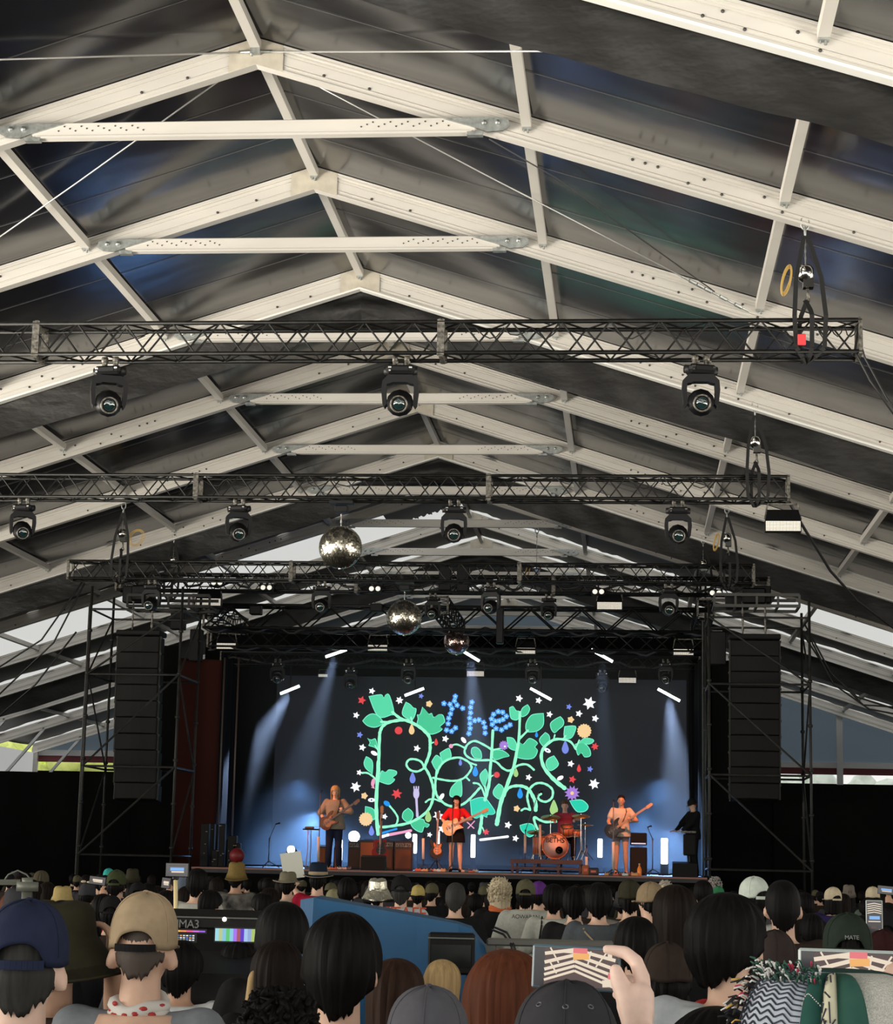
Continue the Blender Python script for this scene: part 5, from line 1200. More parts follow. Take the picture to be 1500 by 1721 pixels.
guitar('black bass guitar with wooden neck held by the bass player', ('black', (.012, .012, .013)), Lp(g2, s2, (-.15, -.235, 1.00)), (.80, -.12, .55), (0, -1, .1), 1.1, strap_=[Lp(g2, s2, q) for q in ((.0, -.2, 1.10), (.07, -.16, 1.25), (.12, -.12, 1.40), (.09, .02, 1.50))], name='bass_guitar', pgc=mat('black_pickguard', (.02, .02, .02), .35))
def gstand(px, dy, label, glabel, col, z=.28, k=1.0, **kw):
    p = st(px, dy); t = thing('guitar_stand', p, label, 'guitar stand')
    for a in (-2.3, -.85, 1.5): mb = MB(); mb.tube(p+V((.25*math.cos(a), .25*math.sin(a), .015)), p+V((0, 0, .28)), .012, 6); mb.build('leg', M_blkp, t)
    mb = MB(); mb.tube(p+V((0, 0, .2)), p+V((0, .10, .72)), .012, 6); mb.bar(p+V((-.1, -.04, .26)), p+V((.1, -.04, .26)), .02, .02); mb.build('post', M_blkp, t)
    guitar(glabel, col, p+V((0, -.04, z+.22)), (0, .14, 1), (.35, -1, .14), k, **kw)
gstand(733, 1.2, 'low black stand holding the black guitar left of the singer', 'black guitar with orange pickguard upright on its stand', ('black2', (.02, .014, .012)), pgc=mat('orange_pickguard', (.65, .26, .10), .35), neckc=mat('dark_neck', (.10, .05, .03), .4))
gstand(638, 1.2, 'low black stand holding the dark red guitar before the amplifiers', 'dark red guitar upright on its stand before the amplifiers', ('dark_red', (.22, .015, .012)), k=1.15, shape=1)

# ---- microphones, amps, drums
M_pole = mat('mic_pole', (.10, .10, .10), .35, .5); M_wrap = mat('pale_wrapped_pole', (.62, .55, .48), .6)
def mic_stand(px, dy, ytop, label, boom=None, low=None, wrap=None):
    p = st(px, dy); Y = p.y; top = at(px, ytop, Y); t = thing('microphone_stand', p, label, 'microphone stand', 'microphone stands on the stage')
    for a in (-1.9, .2, 2.3): mb = MB(); mb.tube(p+V((.26*math.cos(a), .26*math.sin(a), .012)), p+V((0, 0, .16)), .011, 6); mb.build('leg', M_pole, t)
    e = V((p.x, p.y, top.z)) if boom is None else V((p.x, p.y, p.z+(top.z-p.z)*.75))
    mb = MB(); mb.tube(p+V((0, 0, .12)), e, .012, 8); mb.build('pole', M_pole, t)
    if boom: q = at(boom[0], boom[1], Y-.15); mb = MB(); mb.tube(e, q, .009, 6); mb.tube(e-V((.02, 0, 0)), e+V((.02, 0, 0)), .02, 8); mb.build('boom', M_pole, t); e = q
    if wrap: mb = MB(); mb.tube(at(px, wrap[0], Y-.02), at(px, wrap[1], Y-.02), .032, 10); w_ = mb.build('pole_wrap', M_wrap, t); w_['label'] = 'pale wrapping'
    mb = MB(); d = V((0, .10, .03)) if boom is None else V((.06, .06, .02)); mb.tube(e-d*.1, e+d, .013, 8, .018); mb.ell(e+d*1.2, (.026, .026, .026), None, 12, 8); mb.build('microphone', M_blkp, t)
mic_stand(535, .9, 1332, 'tall microphone stand left of the blond guitarist', wrap=(1406, 1448))
mic_stand(451, 1.5, 1393, 'short dark microphone stand at the far left of the stage', boom=(463, 1385))
mic_stand(759, .75, 1352, 'microphone stand in front of the singer')
mic_stand(639, .9, 1379, 'slim microphone stand before the amplifiers')
mic_stand(711, 1.2, 1408, 'short tripod stand with pale pole left of the black guitar', wrap=(1409, 1444))
mic_stand(1030, 1.0, 1348, 'tall microphone stand before the bass player', wrap=(1415, 1462))
mic_stand(1096, 2.0, 1390, 'dark tripod stand with short arm right of the bass amplifier', boom=(1088, 1390))
mic_stand(882, 3.0, 1372, 'microphone stand with pale pole left of the drum kit', boom=(905, 1332), wrap=(1402, 1434))
mic_stand(907, 3.0, 1385, 'pale drum microphone stand beside the bass drum', wrap=(1386, 1440))
mic_stand(985, 1.1, 1425, 'low microphone stand with pale pole right of the drum riser', wrap=(1440, 1466))
def amp(px0, px1, ytop, dy, label, cab, front, knobs=True, half=None, name='guitar_amplifier', face='speaker_cloth'):
    Y = SY+dy; a, c = atx(px0, Y, DZ), atx(px1, Y, DZ); z1 = at((px0+px1)/2, ytop, Y).z; cx = (a.x+c.x)/2; w = c.x-a.x; h = z1-DZ
    t = thing(name, (cx, Y, DZ), label, 'amplifier', 'amplifiers on the stage')
    mb = MB(); mb.bev((cx, Y+.18, DZ+h/2), (w, .34, h), .015); mb.build('cabinet', cab, t)
    mb = MB(); hh = h*(.72 if knobs else .92); mb.bev((cx, Y+.005, DZ+hh/2+.02), (w-.06, .02, hh-.04), .008); mb.build(face, front, t)
    if knobs:
        mb = MB(); mb.box((cx, Y+.004, DZ+h-.09), (w-.05, .02, .09)); pn = mb.build('control_panel', M_worn, t)
        for k in range(6): mb = MB(); mb.tube((cx-w*.35+k*w*.14, Y-.006, DZ+h-.09), (cx-w*.35+k*w*.14, Y-.02, DZ+h-.09), .012, 8); mb.build('knob', M_blkp, pn)
    mb = MB(); mb.bar((cx-.1, Y+.18, z1+.02), (cx+.1, Y+.18, z1+.02), .03, .015); mb.build('handle', M_blkp, t)
dkc = mat('dark_amp_vinyl', (.035, .018, .014), .5); orc = mat('orange_brown_cloth', (.40, .11, .04), .8, bump=(300, .3, .002)); brc = mat('brown_cloth', (.10, .045, .028), .8)
amp(584, 606, 1414, 3.2, 'dark amplifier cabinet, leftmost behind the guitarist', dkc, brc)
amp(603, 629, 1412, 3.1, 'amplifier with orange brown speaker cloth, left of the dark red guitar', dkc, orc, False)
amp(630, 661, 1413, 3.25, 'brown amplifier behind the dark red guitar', dkc, brc)
amp(662, 692, 1414, 3.15, 'dark brown amplifier, rightmost of the row', dkc, brc)
amp(533, 548, 1422, 3.4, 'small orange brown amplifier half hidden left of the guitarist legs', dkc, orc, False)
amp(560, 571, 1424, 3.4, 'small brown amplifier seen between the guitarist legs', dkc, orc, False)
Y = SY+3.0; amp(1058, 1087, 1424, 3.0, 'tall black bass speaker cabinet behind the bass player', M_cab, M_gril, False)
p = atx(1072.5, Y+.03, 0); z0 = at(1072, 1422, Y).z; z1 = at(1072, 1401, Y).z
t = thing('bass_amplifier_head', (p.x, Y, z0), 'black bass amplifier head standing on its cabinet', 'amplifier'); mb = MB(); mb.bev((p.x, Y+.18, (z0+z1)/2+.02), (.40, .32, z1-z0), .012); mb.build('case', M_cab, t)
mb = MB(); mb.box((p.x, Y+.01, z0+.06), (.34, .02, .03)); mb.build('lit_panel', mat('pale_panel', (.4, .5, .6), .4, emit=(.5, .7, 1), estr=.5), t)
# riser
Y = SY+2.5; a, c = atx(857, Y, DZ), atx(978, Y, DZ); zr1 = at(918, 1446, Y).z+.02
t = thing('drum_riser', ((a.x+c.x)/2, Y, DZ), 'low black platform carrying the drum kit', 'platform')
mb = MB(); mb.box(((a.x+c.x)/2, Y+1.1, zr1-.05), (c.x-a.x, 2.2, .10)); mb.build('platform_top', mat('riser_brown', (.05, .025, .02), .5), t)
for x in (a.x+.05, (a.x*2+c.x)/3, (a.x+c.x*2)/3, c.x-.05):
    for y in (Y+.05, Y+2.1): mb = MB(); mb.box((x, y, (zr1-.1+DZ)/2), (.05, .05, zr1-.1-DZ)); mb.build('leg', mat('riser_brown', (.05, .025, .02), .5), t)
mb = MB(); mb.bar((a.x, Y+.05, DZ+.12), (c.x, Y+.05, DZ+.12), .04, .05); mb.build('rail', mat('riser_brown', (.05, .025, .02), .5), t)
M_drum = mat('orange_drum_shell', (.42, .13, .05), .35, 0, .6); M_headp = mat('pink_drum_head', (.78, .50, .42), .5); M_brass = mat('cymbal_brass', (.60, .42, .18), .3, .9)
def drum(px, py, Y, r, L, axis, label, name, headm, tilt=0, stand=True):
    c = at(px, py, Y); t = thing(name, (c.x, c.y, zr1), label, 'drum', 'drums of the kit')
    M = Matrix.Translation(c) @ (Matrix.Rotation(PI/2, 4, 'X') if axis == 'y' else Matrix.Rotation(tilt, 4, 'X'))
    mb = MB(); mb.lathe([(r, -L/2), (r, L/2)], M, 32); mb.build('shell', M_drum, t)
    for s in (-1, 1): mb = MB(); mb.lathe([(r*1.03, s*L/2-.015), (r*1.03, s*L/2+.015), (r*.97, s*L/2+.015), (r*.97, s*L/2-.015)], M, 32); mb.build('hoop', M_drum if axis == 'y' else M_worn, t)
    for s in (-1, 1):
        mb = MB(); mb.lathe([(0, s*(L/2+.006)), (r*.97, s*(L/2+.004))], M, 32); mb.build('drum_head', headm if s == 1 else M_drum, t)
    for k in range(8):
        a_ = k*PI/4+.3; mb = MB(); q = V((math.cos(a_)*r*1.02, math.sin(a_)*r*1.02, 0)); mb.tube(M @ (q-V((0, 0, L*.45))), M @ (q+V((0, 0, L*.45))), .008, 5); mb.build('tension_rod', M_chrome, t)
    if stand and axis != 'y':
        for k in range(3): a_ = k*2*PI/3+.5; mb = MB(); mb.tube((c.x+r*math.cos(a_), c.y+r*math.sin(a_), c.z), (c.x+(r+.03)*math.cos(a_), c.y+(r+.03)*math.sin(a_), zr1), .010, 6); mb.build('leg', M_chrome, t)
    return t, c
YD = SY+3.0
bd, bc = drum(933, 1422, YD+.1, .305, .42, 'y', 'round bass drum with pink head and black hand lettering', 'bass_drum', M_headp)
def text(body, loc, size, rx, mat_, parent, name='lettering', ext=.002, rz=0, align='CENTER', shear=0):
    cu = bpy.data.curves.new(name, 'FONT'); cu.body = body; cu.size = size; cu.extrude = ext; cu.align_x = align; cu.align_y = 'CENTER'; cu.shear = shear; cu.space_character = .92
    o = bpy.data.objects.new(name, cu); COL.objects.link(o); dg = bpy.context.evaluated_depsgraph_get(); me = bpy.data.meshes.new_from_object(o.evaluated_get(dg)); bpy.data.objects.remove(o); me.materials.clear(); me.materials.append(mat_)
    Mx = Matrix.Translation(V(loc)-wloc(parent)) @ Matrix.Rotation(rz, 4, 'Z') @ Matrix.Rotation(rx, 4, 'X'); me.transform(Mx); ob = bpy.data.objects.new(name, me); COL.objects.link(ob); ob.parent = parent; return ob
M_ink = mat('black_ink', (.01, .01, .01), .6)
fy = bc.y-.22
text('BETHS', (bc.x+.0, fy-.004, bc.z+.135), .17, PI/2, M_ink, bd); text('THE', (bc.x-.03, fy-.004, bc.z+.235), .07, PI/2, M_ink, bd)
mb = MB(); ctr = V((bc.x+.10, fy-.002, bc.z-.10))
mb.path([ctr+V((.085*math.cos(a_), 0, .085*math.sin(a_))) for a_ in [2*PI*i/24 for i in range(24)]], .009, 5, True); mb.path([ctr+V((.04*math.cos(a_), 0, .04*math.sin(a_))) for a_ in [.5+4.6*i/14 for i in range(15)]], .008, 5); mb.build('round_emblem', M_ink, bd)
mb = MB(); mb.lathe([(0, .001), (.08, .001)], Matrix.Translation(ctr) @ Matrix.Rotation(PI/2, 4, 'X'), 24); mb.build('emblem_disc', WH, bd)
drum(910, 1421, YD+.5, .215, .42, 'z', 'orange floor tom at the left of the kit', 'floor_tom', M_drum)
drum(952, 1396, YD+.3, .16, .22, 'z', 'orange rack tom above the bass drum', 'rack_tom', M_drum, .35, False)
drum(966, 1400, YD+.5, .17, .15, 'z', 'snare drum at the right of the kit', 'snare_drum', M_worn, .1)
def cymbal(px, py, Y, r, label, tilt=.15):
    c = at(px, py, Y); t = thing('cymbal', (c.x, c.y, zr1), label, 'cymbal', 'cymbals of the kit')
    M = Matrix.Translation(c) @ Matrix.Rotation(tilt, 4, 'X'); mb = MB(); mb.lathe([(.0, .03), (.04, .022), (.06, .008), (r, -.012), (r, -.015), (.06, .004), (0, .02)], M, 28); mb.build('cymbal_disc', M_brass, t)
    mb = MB(); mb.tube((c.x, c.y, zr1+.15), c+V((0, 0, .05)), .010, 6); mb.build('pole', M_chrome, t)
    for k in range(3): a_ = k*2*PI/3; mb = MB(); mb.tube((c.x+.2*math.cos(a_), c.y+.2*math.sin(a_), zr1+.01), (c.x, c.y, zr1+.25), .009, 6); mb.build('leg', M_chrome, t)
cymbal(925, 1373, YD+.5, .24, 'crash cymbal left of the drummer', .3); cymbal(976, 1371, YD+.4, .22, 'crash cymbal right of the drummer', .25); cymbal(983, 1386, YD+.6, .20, 'small cymbal at the right of the kit', .1); cymbal(900, 1398, YD+1.1, .22, 'ride cymbal low at the left of the kit', .3)
# keyboard tray by the guitarist, pedals and small gear on the floor
p = st(521, 1.0); zz = at(521, 1394, p.y).z; t = thing('effects_table', p, 'small tray table with gear at the left microphone stand', 'table')
mb = MB(); mb.bev((p.x, p.y, zz), (.36, .25, .03), .01); mb.build('tray', M_blkp, t); mb = MB(); mb.tube(p, (p.x, p.y, zz), .014, 6); mb.build('pole', M_pole, t)
tb = thing('effects_unit', (p.x-.04, p.y, zz+.015), 'brown effects unit lying on the tray table', 'effects unit'); mb = MB(); mb.bev((p.x-.04, p.y, zz+.04), (.20, .14, .05), .012); mb.build('case', brc, tb)
cable('hanging_cable', [V((p.x-.06, p.y-.1, zz)), V((p.x-.05, p.y-.12, (zz+DZ)/2)), V((p.x-.08, p.y-.15, DZ+.02))], .012, mat('pink_cable', (.65, .30, .42), .5), 'pink cable hanging from the tray table')
pm = [mat('pedal_%d' % i, c, .4, 0, .6) for i, c in enumerate(((.75, .55, .45), (.8, .12, .05), (.7, .7, .68), (.10, .10, .12), (.85, .35, .12)))]
def pedal(px, dy, w, d, h, m_, label):
    p = st(px, dy); t = thing('effects_pedal', p, label, 'pedal', 'effects pedals on the stage floor')
    mb = MB(); mb.bev((p.x, p.y, DZ+h/2), (w, d, h), .012); mb.build('case', m_, t)
    for s in (-.25, .25): mb = MB(); mb.tube((p.x+s*w, p.y, DZ+h), (p.x+s*w, p.y, DZ+h+.02), .012, 8); mb.build('knob', M_chrome, t)
rnd = random.Random(12)
for g_, (lo, hi, n) in {'left of the blond guitarist': (514, 530, 3), 'at the feet of the blond guitarist': (548, 592, 5), 'left of the singer': (700, 748, 8), 'right of the singer': (776, 802, 4), 'before the bass player': (1015, 1070, 7)}.items():
    for k in range(n):
        px = lo+(hi-lo)*(k+.5)/n; i = rnd.randrange(5); pedal(px, .5+rnd.uniform(0, .35), rnd.uniform(.09, .16), .12, rnd.uniform(.04, .07), pm[i], '%s effects pedal %s, %s' % (['pale pink', 'red', 'light grey', 'dark grey', 'orange'][i], g_, 'leftmost' if k == 0 else 'rightmost' if k == n-1 else ('second', 'third', 'fourth', 'fifth', 'sixth', 'seventh')[k-1]+' from the left'))
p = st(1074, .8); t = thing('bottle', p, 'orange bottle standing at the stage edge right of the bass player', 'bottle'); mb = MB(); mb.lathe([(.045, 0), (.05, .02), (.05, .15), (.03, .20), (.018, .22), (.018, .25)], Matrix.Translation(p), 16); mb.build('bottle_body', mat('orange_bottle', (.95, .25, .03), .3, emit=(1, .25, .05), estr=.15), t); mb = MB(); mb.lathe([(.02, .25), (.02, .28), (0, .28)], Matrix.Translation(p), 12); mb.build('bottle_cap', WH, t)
for px, w, h, m_, lb in ((984, .16, .22, orc, 'small brown box light standing right of the drum riser'), (997, .24, .16, dkc, 'small dark case with red glow next to the box light')):
    p = st(px, .9); t = thing('small_case', p, lb, 'case'); mb = MB(); mb.bev((p.x, p.y, DZ+h/2), (w, .2, h), .02); mb.build('case_body', m_, t); mb = MB(); mb.box((p.x, p.y-.10, DZ+h*.5), (w*.5, .01, h*.3)); mb.build('panel', pm[1], t)
def wedge(px, dy, label, w=.5, s=1):
    p = st(px, dy); t = thing('monitor_speaker', p, label, 'loudspeaker', 'floor monitors at the stage edge')
    mb = MB(); mb.prism([(-.2, 0), (.2, 0), (.18, .12), (.02, .34), (-.2, .30)], p+V((-w/2, 0, 0)), (0, s, 0), (0, 0, 1), (w, 0, 0)); mb.build('cabinet', M_cab, t)
    mb = MB(); mb.prism([(.185, .12), (.03, .335), (.036, .34), (.192, .125)], p+V((-w/2+.03, 0, 0)), (0, s, 0), (0, 0, 1), (w-.06, 0, 0)); mb.build('grille', M_gril, t)
wedge(1150, .6, 'black floor monitor at the right stage corner', .55); wedge(628, .6, 'flat black floor monitor before the dark red guitar', .55)
p = st(1158, 1.7); t = thing('side_speaker', p, 'dark hanging case beside the black capped crew member', 'loudspeaker'); zA, zB = at(1158, 1438, p.y).z, at(1158, 1402, p.y).z
mb = MB(); mb.bev((p.x, p.y, (zA+zB)/2), (.28, .3, zB-zA), .02); mb.build('cabinet', M_cab, t); mb = MB(); mb.tube((p.x, p.y, DZ), (p.x, p.y, zA), .02, 8); mb.build('pole', M_pole, t); mb = MB(); mb.bev((p.x-.02, p.y, zB+.05), (.34, .3, .05), .01); mb.build('tray', M_worn, t)
# gear pile left of the stage
rnd = random.Random(21)
for k in range(14):
    px = 345+(k % 7)*9+rnd.uniform(-2, 2); Y = 46.2+.5*(k % 3); p = atx(px, Y, DZ); hgt = rnd.uniform(.25, .75) if k > 3 else 1.0
    t = thing('equipment_case', p, 'small dark equipment case in the pile left of the stage, %s' % ['nearest the red ball', 'second', 'third', 'fourth', 'fifth', 'sixth', 'seventh', 'eighth', 'ninth', 'tenth', 'eleventh', 'twelfth', 'thirteenth', 'last'][k]+('' if k == 0 else ' along it'), 'case', 'equipment cases left of the stage')
    mb = MB(); mb.bev((p.x, Y, DZ+hgt/2), (rnd.uniform(.10, .22), .2, hgt), .015); mb.build('case_body', M_cab, t)
    mb = MB()
    for q in range(3): mb.box((p.x+rnd.uniform(-.07, .07), Y-.105, DZ+rnd.uniform(.1, hgt-.02)), (rnd.uniform(.02, .06), .012, .018))
    mb.build('fittings', M_worn, t)
p = at(398, 1438, 44.2); t = thing('red_ball', p, 'dark red round ball left of the stage front', 'ball'); mb = MB(); mb.ell(p, (.17, .17, .17), None, 24, 14); mb.build('ball_surface', mat('dark_red_rubber', (.20, .012, .015), .5), t); mb = MB(); mb.tube((p.x, p.y, 0), (p.x, p.y, p.z-.15), .02, 8); mb.build('stick', M_blkp, t)

# ------------------------------------------------------------------ the audience
def person_at(cx, py, w, real, label, hat=0, group=None, Yfix=None, **P):
    """someone whose head shows at pixel column cx, crown at pixel row top, head or hat w pixels wide"""
    s = 1.0; h0 = 1.775+hat
    for _ in range(4):
        Y = Yfix or FOC*real*s/w; zt = at(cx, py, Y).z; s = max(.80, min(1.10, zt/h0))
    p = at(cx, py+w*.5, Y); t = thing('person', (p.x, Y, 0), label, 'person', group)
    P['s'] = s; P.setdefault('rz', PI); P.setdefault('bottom', BK); P.setdefault('top', BK)
    vox = P.pop('vox', .010 if w > 100 else .014 if w > 50 else .018); hd_ = P.pop('hold', None)
    if hd_:
        Yp = Y+.36; c = at(hd_[0], hd_[1], Yp); P['R'] = arm(wl(V((p.x, Y, 0)), s, P['rz'], c+V((.02, -.02, -.10-hd_[3]/2))), (-.8, -.1, -.6), (.0, -.02, 1), (0, 1, .1), .25)
        phone(c+V((0, -.035, 0)), *hd_[2:])
    gr_ = P.pop('grip', None)
    if gr_: P['R'] = arm(wl(V((p.x, Y, 0)), s, P['rz'], at(*gr_)+V((.01, -.02, -.09))), (-.8, -.1, -.6), (.0, -.02, 1), (0, 1, .1), 1.3)
    hc, arms, legs = person_bits(P, t, vox)
    return t, s, Y, zt
def wl(t, s, rz, q):     # place -> the local frame of a person
    return Matrix.Rotation(-rz, 3, 'Z') @ (V(q)-t) * (1/s)
hair = hair_shell
def arm(loc, pole=(.6, .6, -.6), fd=(0, -.2, 1), fn=(0, 1, 0), cu=.5): return (loc, pole, fd, fn, cu)
UP_R = arm((-.16, -.38, 1.72), (-.8, -.1, -.6), (.25, -.1, 1), (0, 1, .1), .6)
UP_L = arm((.16, -.38, 1.72), (.8, -.1, -.6), (-.25, -.1, 1), (0, 1, .1), .6)
def phone(c, w, h, label, pic='roof', rot=0, fr=None, held=None, tiltz=0):
    """c centre of the screen, w and h its size, screen facing the camera side"""
    c = V(c); t = thing('smartphone', c-V((0, 0, h/2)), label, 'phone', None); M = Matrix.Rotation(rot, 3, 'Y')
    mb = MB(); mb.bev((0, 0, 0), (w, .009, h), .003, None); mb.v = [c+M @ p for p in mb.v]; mb.build('case', fr or M_blkp, t)
    mb = MB(); a, b_ = w/2-.004, h/2-.004; mb.quad(*[c+M @ V(q) for q in ((-a, -.0052, -b_), (a, -.0052, -b_), (a, -.0052, b_), (-a, -.0052, b_))]); sc = mb.build('screen', mat('phone_screen', (.01, .01, .012), .15, emit=(.05, .045, .05), estr=.6), t)
    mb = MB(); ms = [glow('screen_cream', (1, .84, .66), .8), glow('screen_pink', (.85, .20, .22), .9), glow('screen_orange', (.95, .48, .15), .9), glow('screen_blue', (.25, .50, .95), .9), glow('screen_brown', (.12, .08, .075), .8)]
    def bar2(x0, y0, x1, y1, th, k, e=0):
        mb.cur = k; dx, dy = x1-x0, y1-y0; l = math.hypot(dx*w, dy*h) or 1; nx, ny = -dy*h/l*th/2, dx*w/l*th/2; yy = -.0056-.0002*e
        mb.quad(*[c+M @ V(q) for q in ((x0*w+nx, yy, y0*h+ny), (x1*w+nx, yy, y1*h+ny), (x1*w-nx, yy, y1*h-ny), (x0*w-nx, yy, y0*h-ny))])
    if pic == 'roof':
        bar2(-.36, -.0, .44, -.0, h*.86, 4)
        for i, (ya, yb, yc, th) in enumerate(((.30, .42, .22, .055), (.10, .30, .02, .055), (-.06, .16, -.14, .05), (-.18, .05, -.28, .045), (-.30, -.06, -.40, .04))):
            bar2(-.36, ya, -.02, yb, h*th*1.4, 0, 1); bar2(-.02, yb, .44, yc, h*th*1.4, 0, 1)
        bar2(-.22, .36, .16, .34, h*.04, 0, 1)
        for x0, y0, x1, y1 in ((-.30, .44, -.20, .10), (.16, .40, .13, .10), (.34, .40, .22, .05), (-.30, .12, -.22, -.14)): bar2(x0, y0, x1, y1, h*.035, 0, 1)
        bar2(-.04, .40, .12, .40, h*.12, 1, 2); bar2(-.04, .26, .14, .28, h*.14, 2, 2); bar2(.36, -.14, .41, -.14, h*.14, 1, 3); bar2(.35, .32, .40, .32, h*.12, 0, 3); bar2(.30, -.32, .42, -.30, h*.16, 0, 2)
    elif pic == 'tall':
        for i in range(5): y = .40-i*.065; bar2(-.42, y-.03, 0, y+.01, h*.026, 0, 1); bar2(0, y+.01, .42, y-.03, h*.026, 0, 1)
        bar2(-.30, -.02, .32, -.02, h*.10, 3, 1); bar2(-.36, -.13, .36, -.13, h*.03, 0, 1); bar2(-.2, -.30, .1, -.30, h*.08, 4, 1); bar2(.26, -.38, .38, -.38, h*.04, 0, 2)
    else:
        bar2(-.30, .05, .30, .05, h*.22, 3 if pic == 'stage' else 0, 1); bar2(-.25, -.14, .30, -.14, h*.10, 0, 2); bar2(-.38, .30, .38, .30, h*.05, 4, 1)
    mb.build('picture', ms, sc); return t
OLV = cloth('olive', (.09, .085, .05)); BEI = cloth('beige', (.36, .275, .175)); NVC = cloth('navy_cap', (.020, .026, .055)); DKO = cloth('dark_olive', (.035, .032, .020)); GRY = cloth('grey_tee', (.20, .22, .24)); LGR = cloth('light_grey', (.42, .45, .47))
MNT = cloth('mint_white', (.50, .56, .50)); CRM = cloth('cream_cap', (.55, .47, .33)); YLW = cloth('yellow_cap', (.45, .36, .12)); TRQ = cloth('turquoise', (.05, .40, .36)); DGY = cloth('dark_grey', (.045, .045, .05)); GRC = cloth('mid_grey', (.12, .12, .13)); BRN = cloth('dark_brown', (.035, .025, .020))
PUR_ = cloth('purple', (.10, .03, .18)); DGN = cloth('dark_green', (.022, .032, .024)); OFW = cloth('off_white', (.42, .43, .38)); RDD = cloth('dark_red', (.30, .01, .03)); MGN = cloth('grey_green', (.10, .13, .11)); TEE = cloth('white_tee', (.55, .57, .57)); PRP2 = cloth('deep_purple', (.03, .022, .09)); SGB = cloth('slate', (.07, .08, .09))
# --- closest heads
def big_ears(mb, arms_, hc=(0, -.012, 1.635)):
    for sd in (-1, 1): mb.ell(V(hc)+V((sd*.086, .018, -.020)), (.011, .020, .034), Matrix.Rotation(-sd*.30, 3, 'Y') @ Matrix.Rotation(sd*.5, 3, 'Z'), 14, 10); mb.ell(V(hc)+V((sd*.080, .012, -.040)), (.010, .012, .018), None, 10, 8)
def ring_scarf(m_, zc, rx, ry, r, part='scarf', tilt=.15, patches=None):
    def f(hw, root):
        mb = MB()
        for k, dz in enumerate((0, .022)):
            mb.path([V((math.cos(a)*(rx+.004*math.sin(5*a)), math.sin(a)*(ry)+.01, zc+dz+tilt*-.1*math.sin(a)+.006*math.sin(3*a+k))) for a in [2*PI*i/36 for i in range(36)]], r, 8, True)
        o = hw(mb).build(part, m_, root)
        if patches:
            mb = MB(); rnd = random.Random(4)
            for i in range(12):
                a = rnd.uniform(.3, PI-.3) if i < 8 else rnd.uniform(0, 6.28); c = V((math.cos(a)*(rx+r*.96), math.sin(a)*(ry+r*.96)+.01, zc+rnd.uniform(-.008, .03)))
                mb.ell(c-V((math.cos(a), math.sin(a), 0))*.003, (.013, .005, .007), Matrix.Rotation(a-PI/2, 3, 'Z'), 5, 4)
            hw(mb).build('red_pattern', patches, o)
    return f
person_at(42, 1517, 156, .205, 'person in navy baseball cap seen close from behind, far left edge', vox=.010, skin=SK['pale'], top=MNT, head=(.12, 0), neckz=1.465, extra=big_ears,
          wear=[hair(HG, .03, -.03, -.10, .008, .001, seed=21), cap_hat(NVC, True, seams=True, brim=True)])
person_at(92, 1519, 205, .40, 'person in wide dark olive brimmed hat right behind the navy cap', Yfix=5.4, skin=SK['tan'], R=arm((-.13, -.14, 1.60), (-.15, .3, -1), (.1, -.1, 1), (-1, 0, 0), .5), top=BRN,
          wear=[hair(HB, .03, -.02, -.10, .016, seed=22), brim_hat(DKO, .11, .112, .205, .085, rimm=DKO)])
tb_, sb_, Yb_, _ = person_at(241, 1503, 117, .194, 'person in beige cap with grey T-shirt and patterned white neck scarf', vox=.008, skin=SK['light'], top=GRY, neckz=1.45, loose=.02, extra=big_ears, hat=.012,
          wear=[hair(mat('shaved_hair', (.06, .045, .035), .7), .03, -.0, -.075, .003, .0005, seed=23), cap_hat(BEI, True, tall=.012, strap=BK), ring_scarf(mat('white_scarf', (.62, .60, .56), .8), -.168, .066, .072, .020, patches=mat('red_print', (.40, .03, .03), .7))])
person_at(573, 1534, 122, .196, 'person with short black hair and white shirt seen close from behind, middle', vox=.008, skin=SK['light'], top=TEE, neckz=1.455, extra=big_ears,
          wear=[hair(HB, .05, -.035, -.135, .024, .006, seed=24), ring_scarf(BK, -.195, .078, .078, .011, 'collar', 0)])
person_at(718, 1647, 165, .225, 'person in plain grey soft cap at the bottom edge, left of the raised phone', hat=.02, skin=SK['light'], top=GRC, vox=.012,
          wear=[hair(HD, .03, -.03, -.11, .012, seed=25), cap_hat(cloth('hat_grey', (.10, .10, .115)), False)])
# the one who films: dark cap, right hand round the phone
HY_ = 3.45; t0 = at(950, 1632+100, 3.25)
def filming(mb, arms_):
    base = V((film[0].x, 3.25, 0)); s = film[1]; L = lambda px, py, Y=HY_: wl(base, s, PI, at(px, py, Y)); k = 1/s
    def ch(pts, rr, n=10):
        P_ = [L(*p) for p in pts]
        for i in range(len(P_)-1): cap(mb, P_[i], P_[i+1], rr[i]*k, rr[i+1]*k, 0, n)
    ch([(1079, 1676, 3.44), (1078, 1644, 3.45), (1068, 1616, 3.46), (1050, 1601, 3.47), (1032, 1598, 3.475), (1019, 1597, 3.475)], [.0165, .0145, .0125, .0115, .0105, .0095])
    ch([(1064, 1702, 3.42), (1050, 1672, 3.43), (1039, 1648, 3.435), (1034, 1631, 3.437)], [.021, .019, .0155, .0115])
    for i in range(3): ch([(1081-i, 1672+13*i, 3.45), (1079-i, 1655+14*i, 3.49), (1058-i*2, 1648+13*i, 3.515), (1036, 1646+13*i, 3.51)], [.014, .0115, .010, .009])
    ch([(1074, 1676, 3.435), (1070, 1700, 3.43), (1071, 1725, 3.42), (1075, 1765, 3.38)], [.026, .030, .026, .030]); ch([(1058, 1690, 3.43), (1066, 1716, 3.42)], [.024, .024])
    cap(mb, L(1075, 1765, 3.38), arms_['R'][2], .030*k, .034*k, 0, 12)
_s = at(950, 1632, 3.25).z/1.80; film = (at(950, 1680, 3.25), _s)
wrl = wl(V((film[0].x, 3.25, 0)), _s, PI, at(1085, 1850, 3.34))
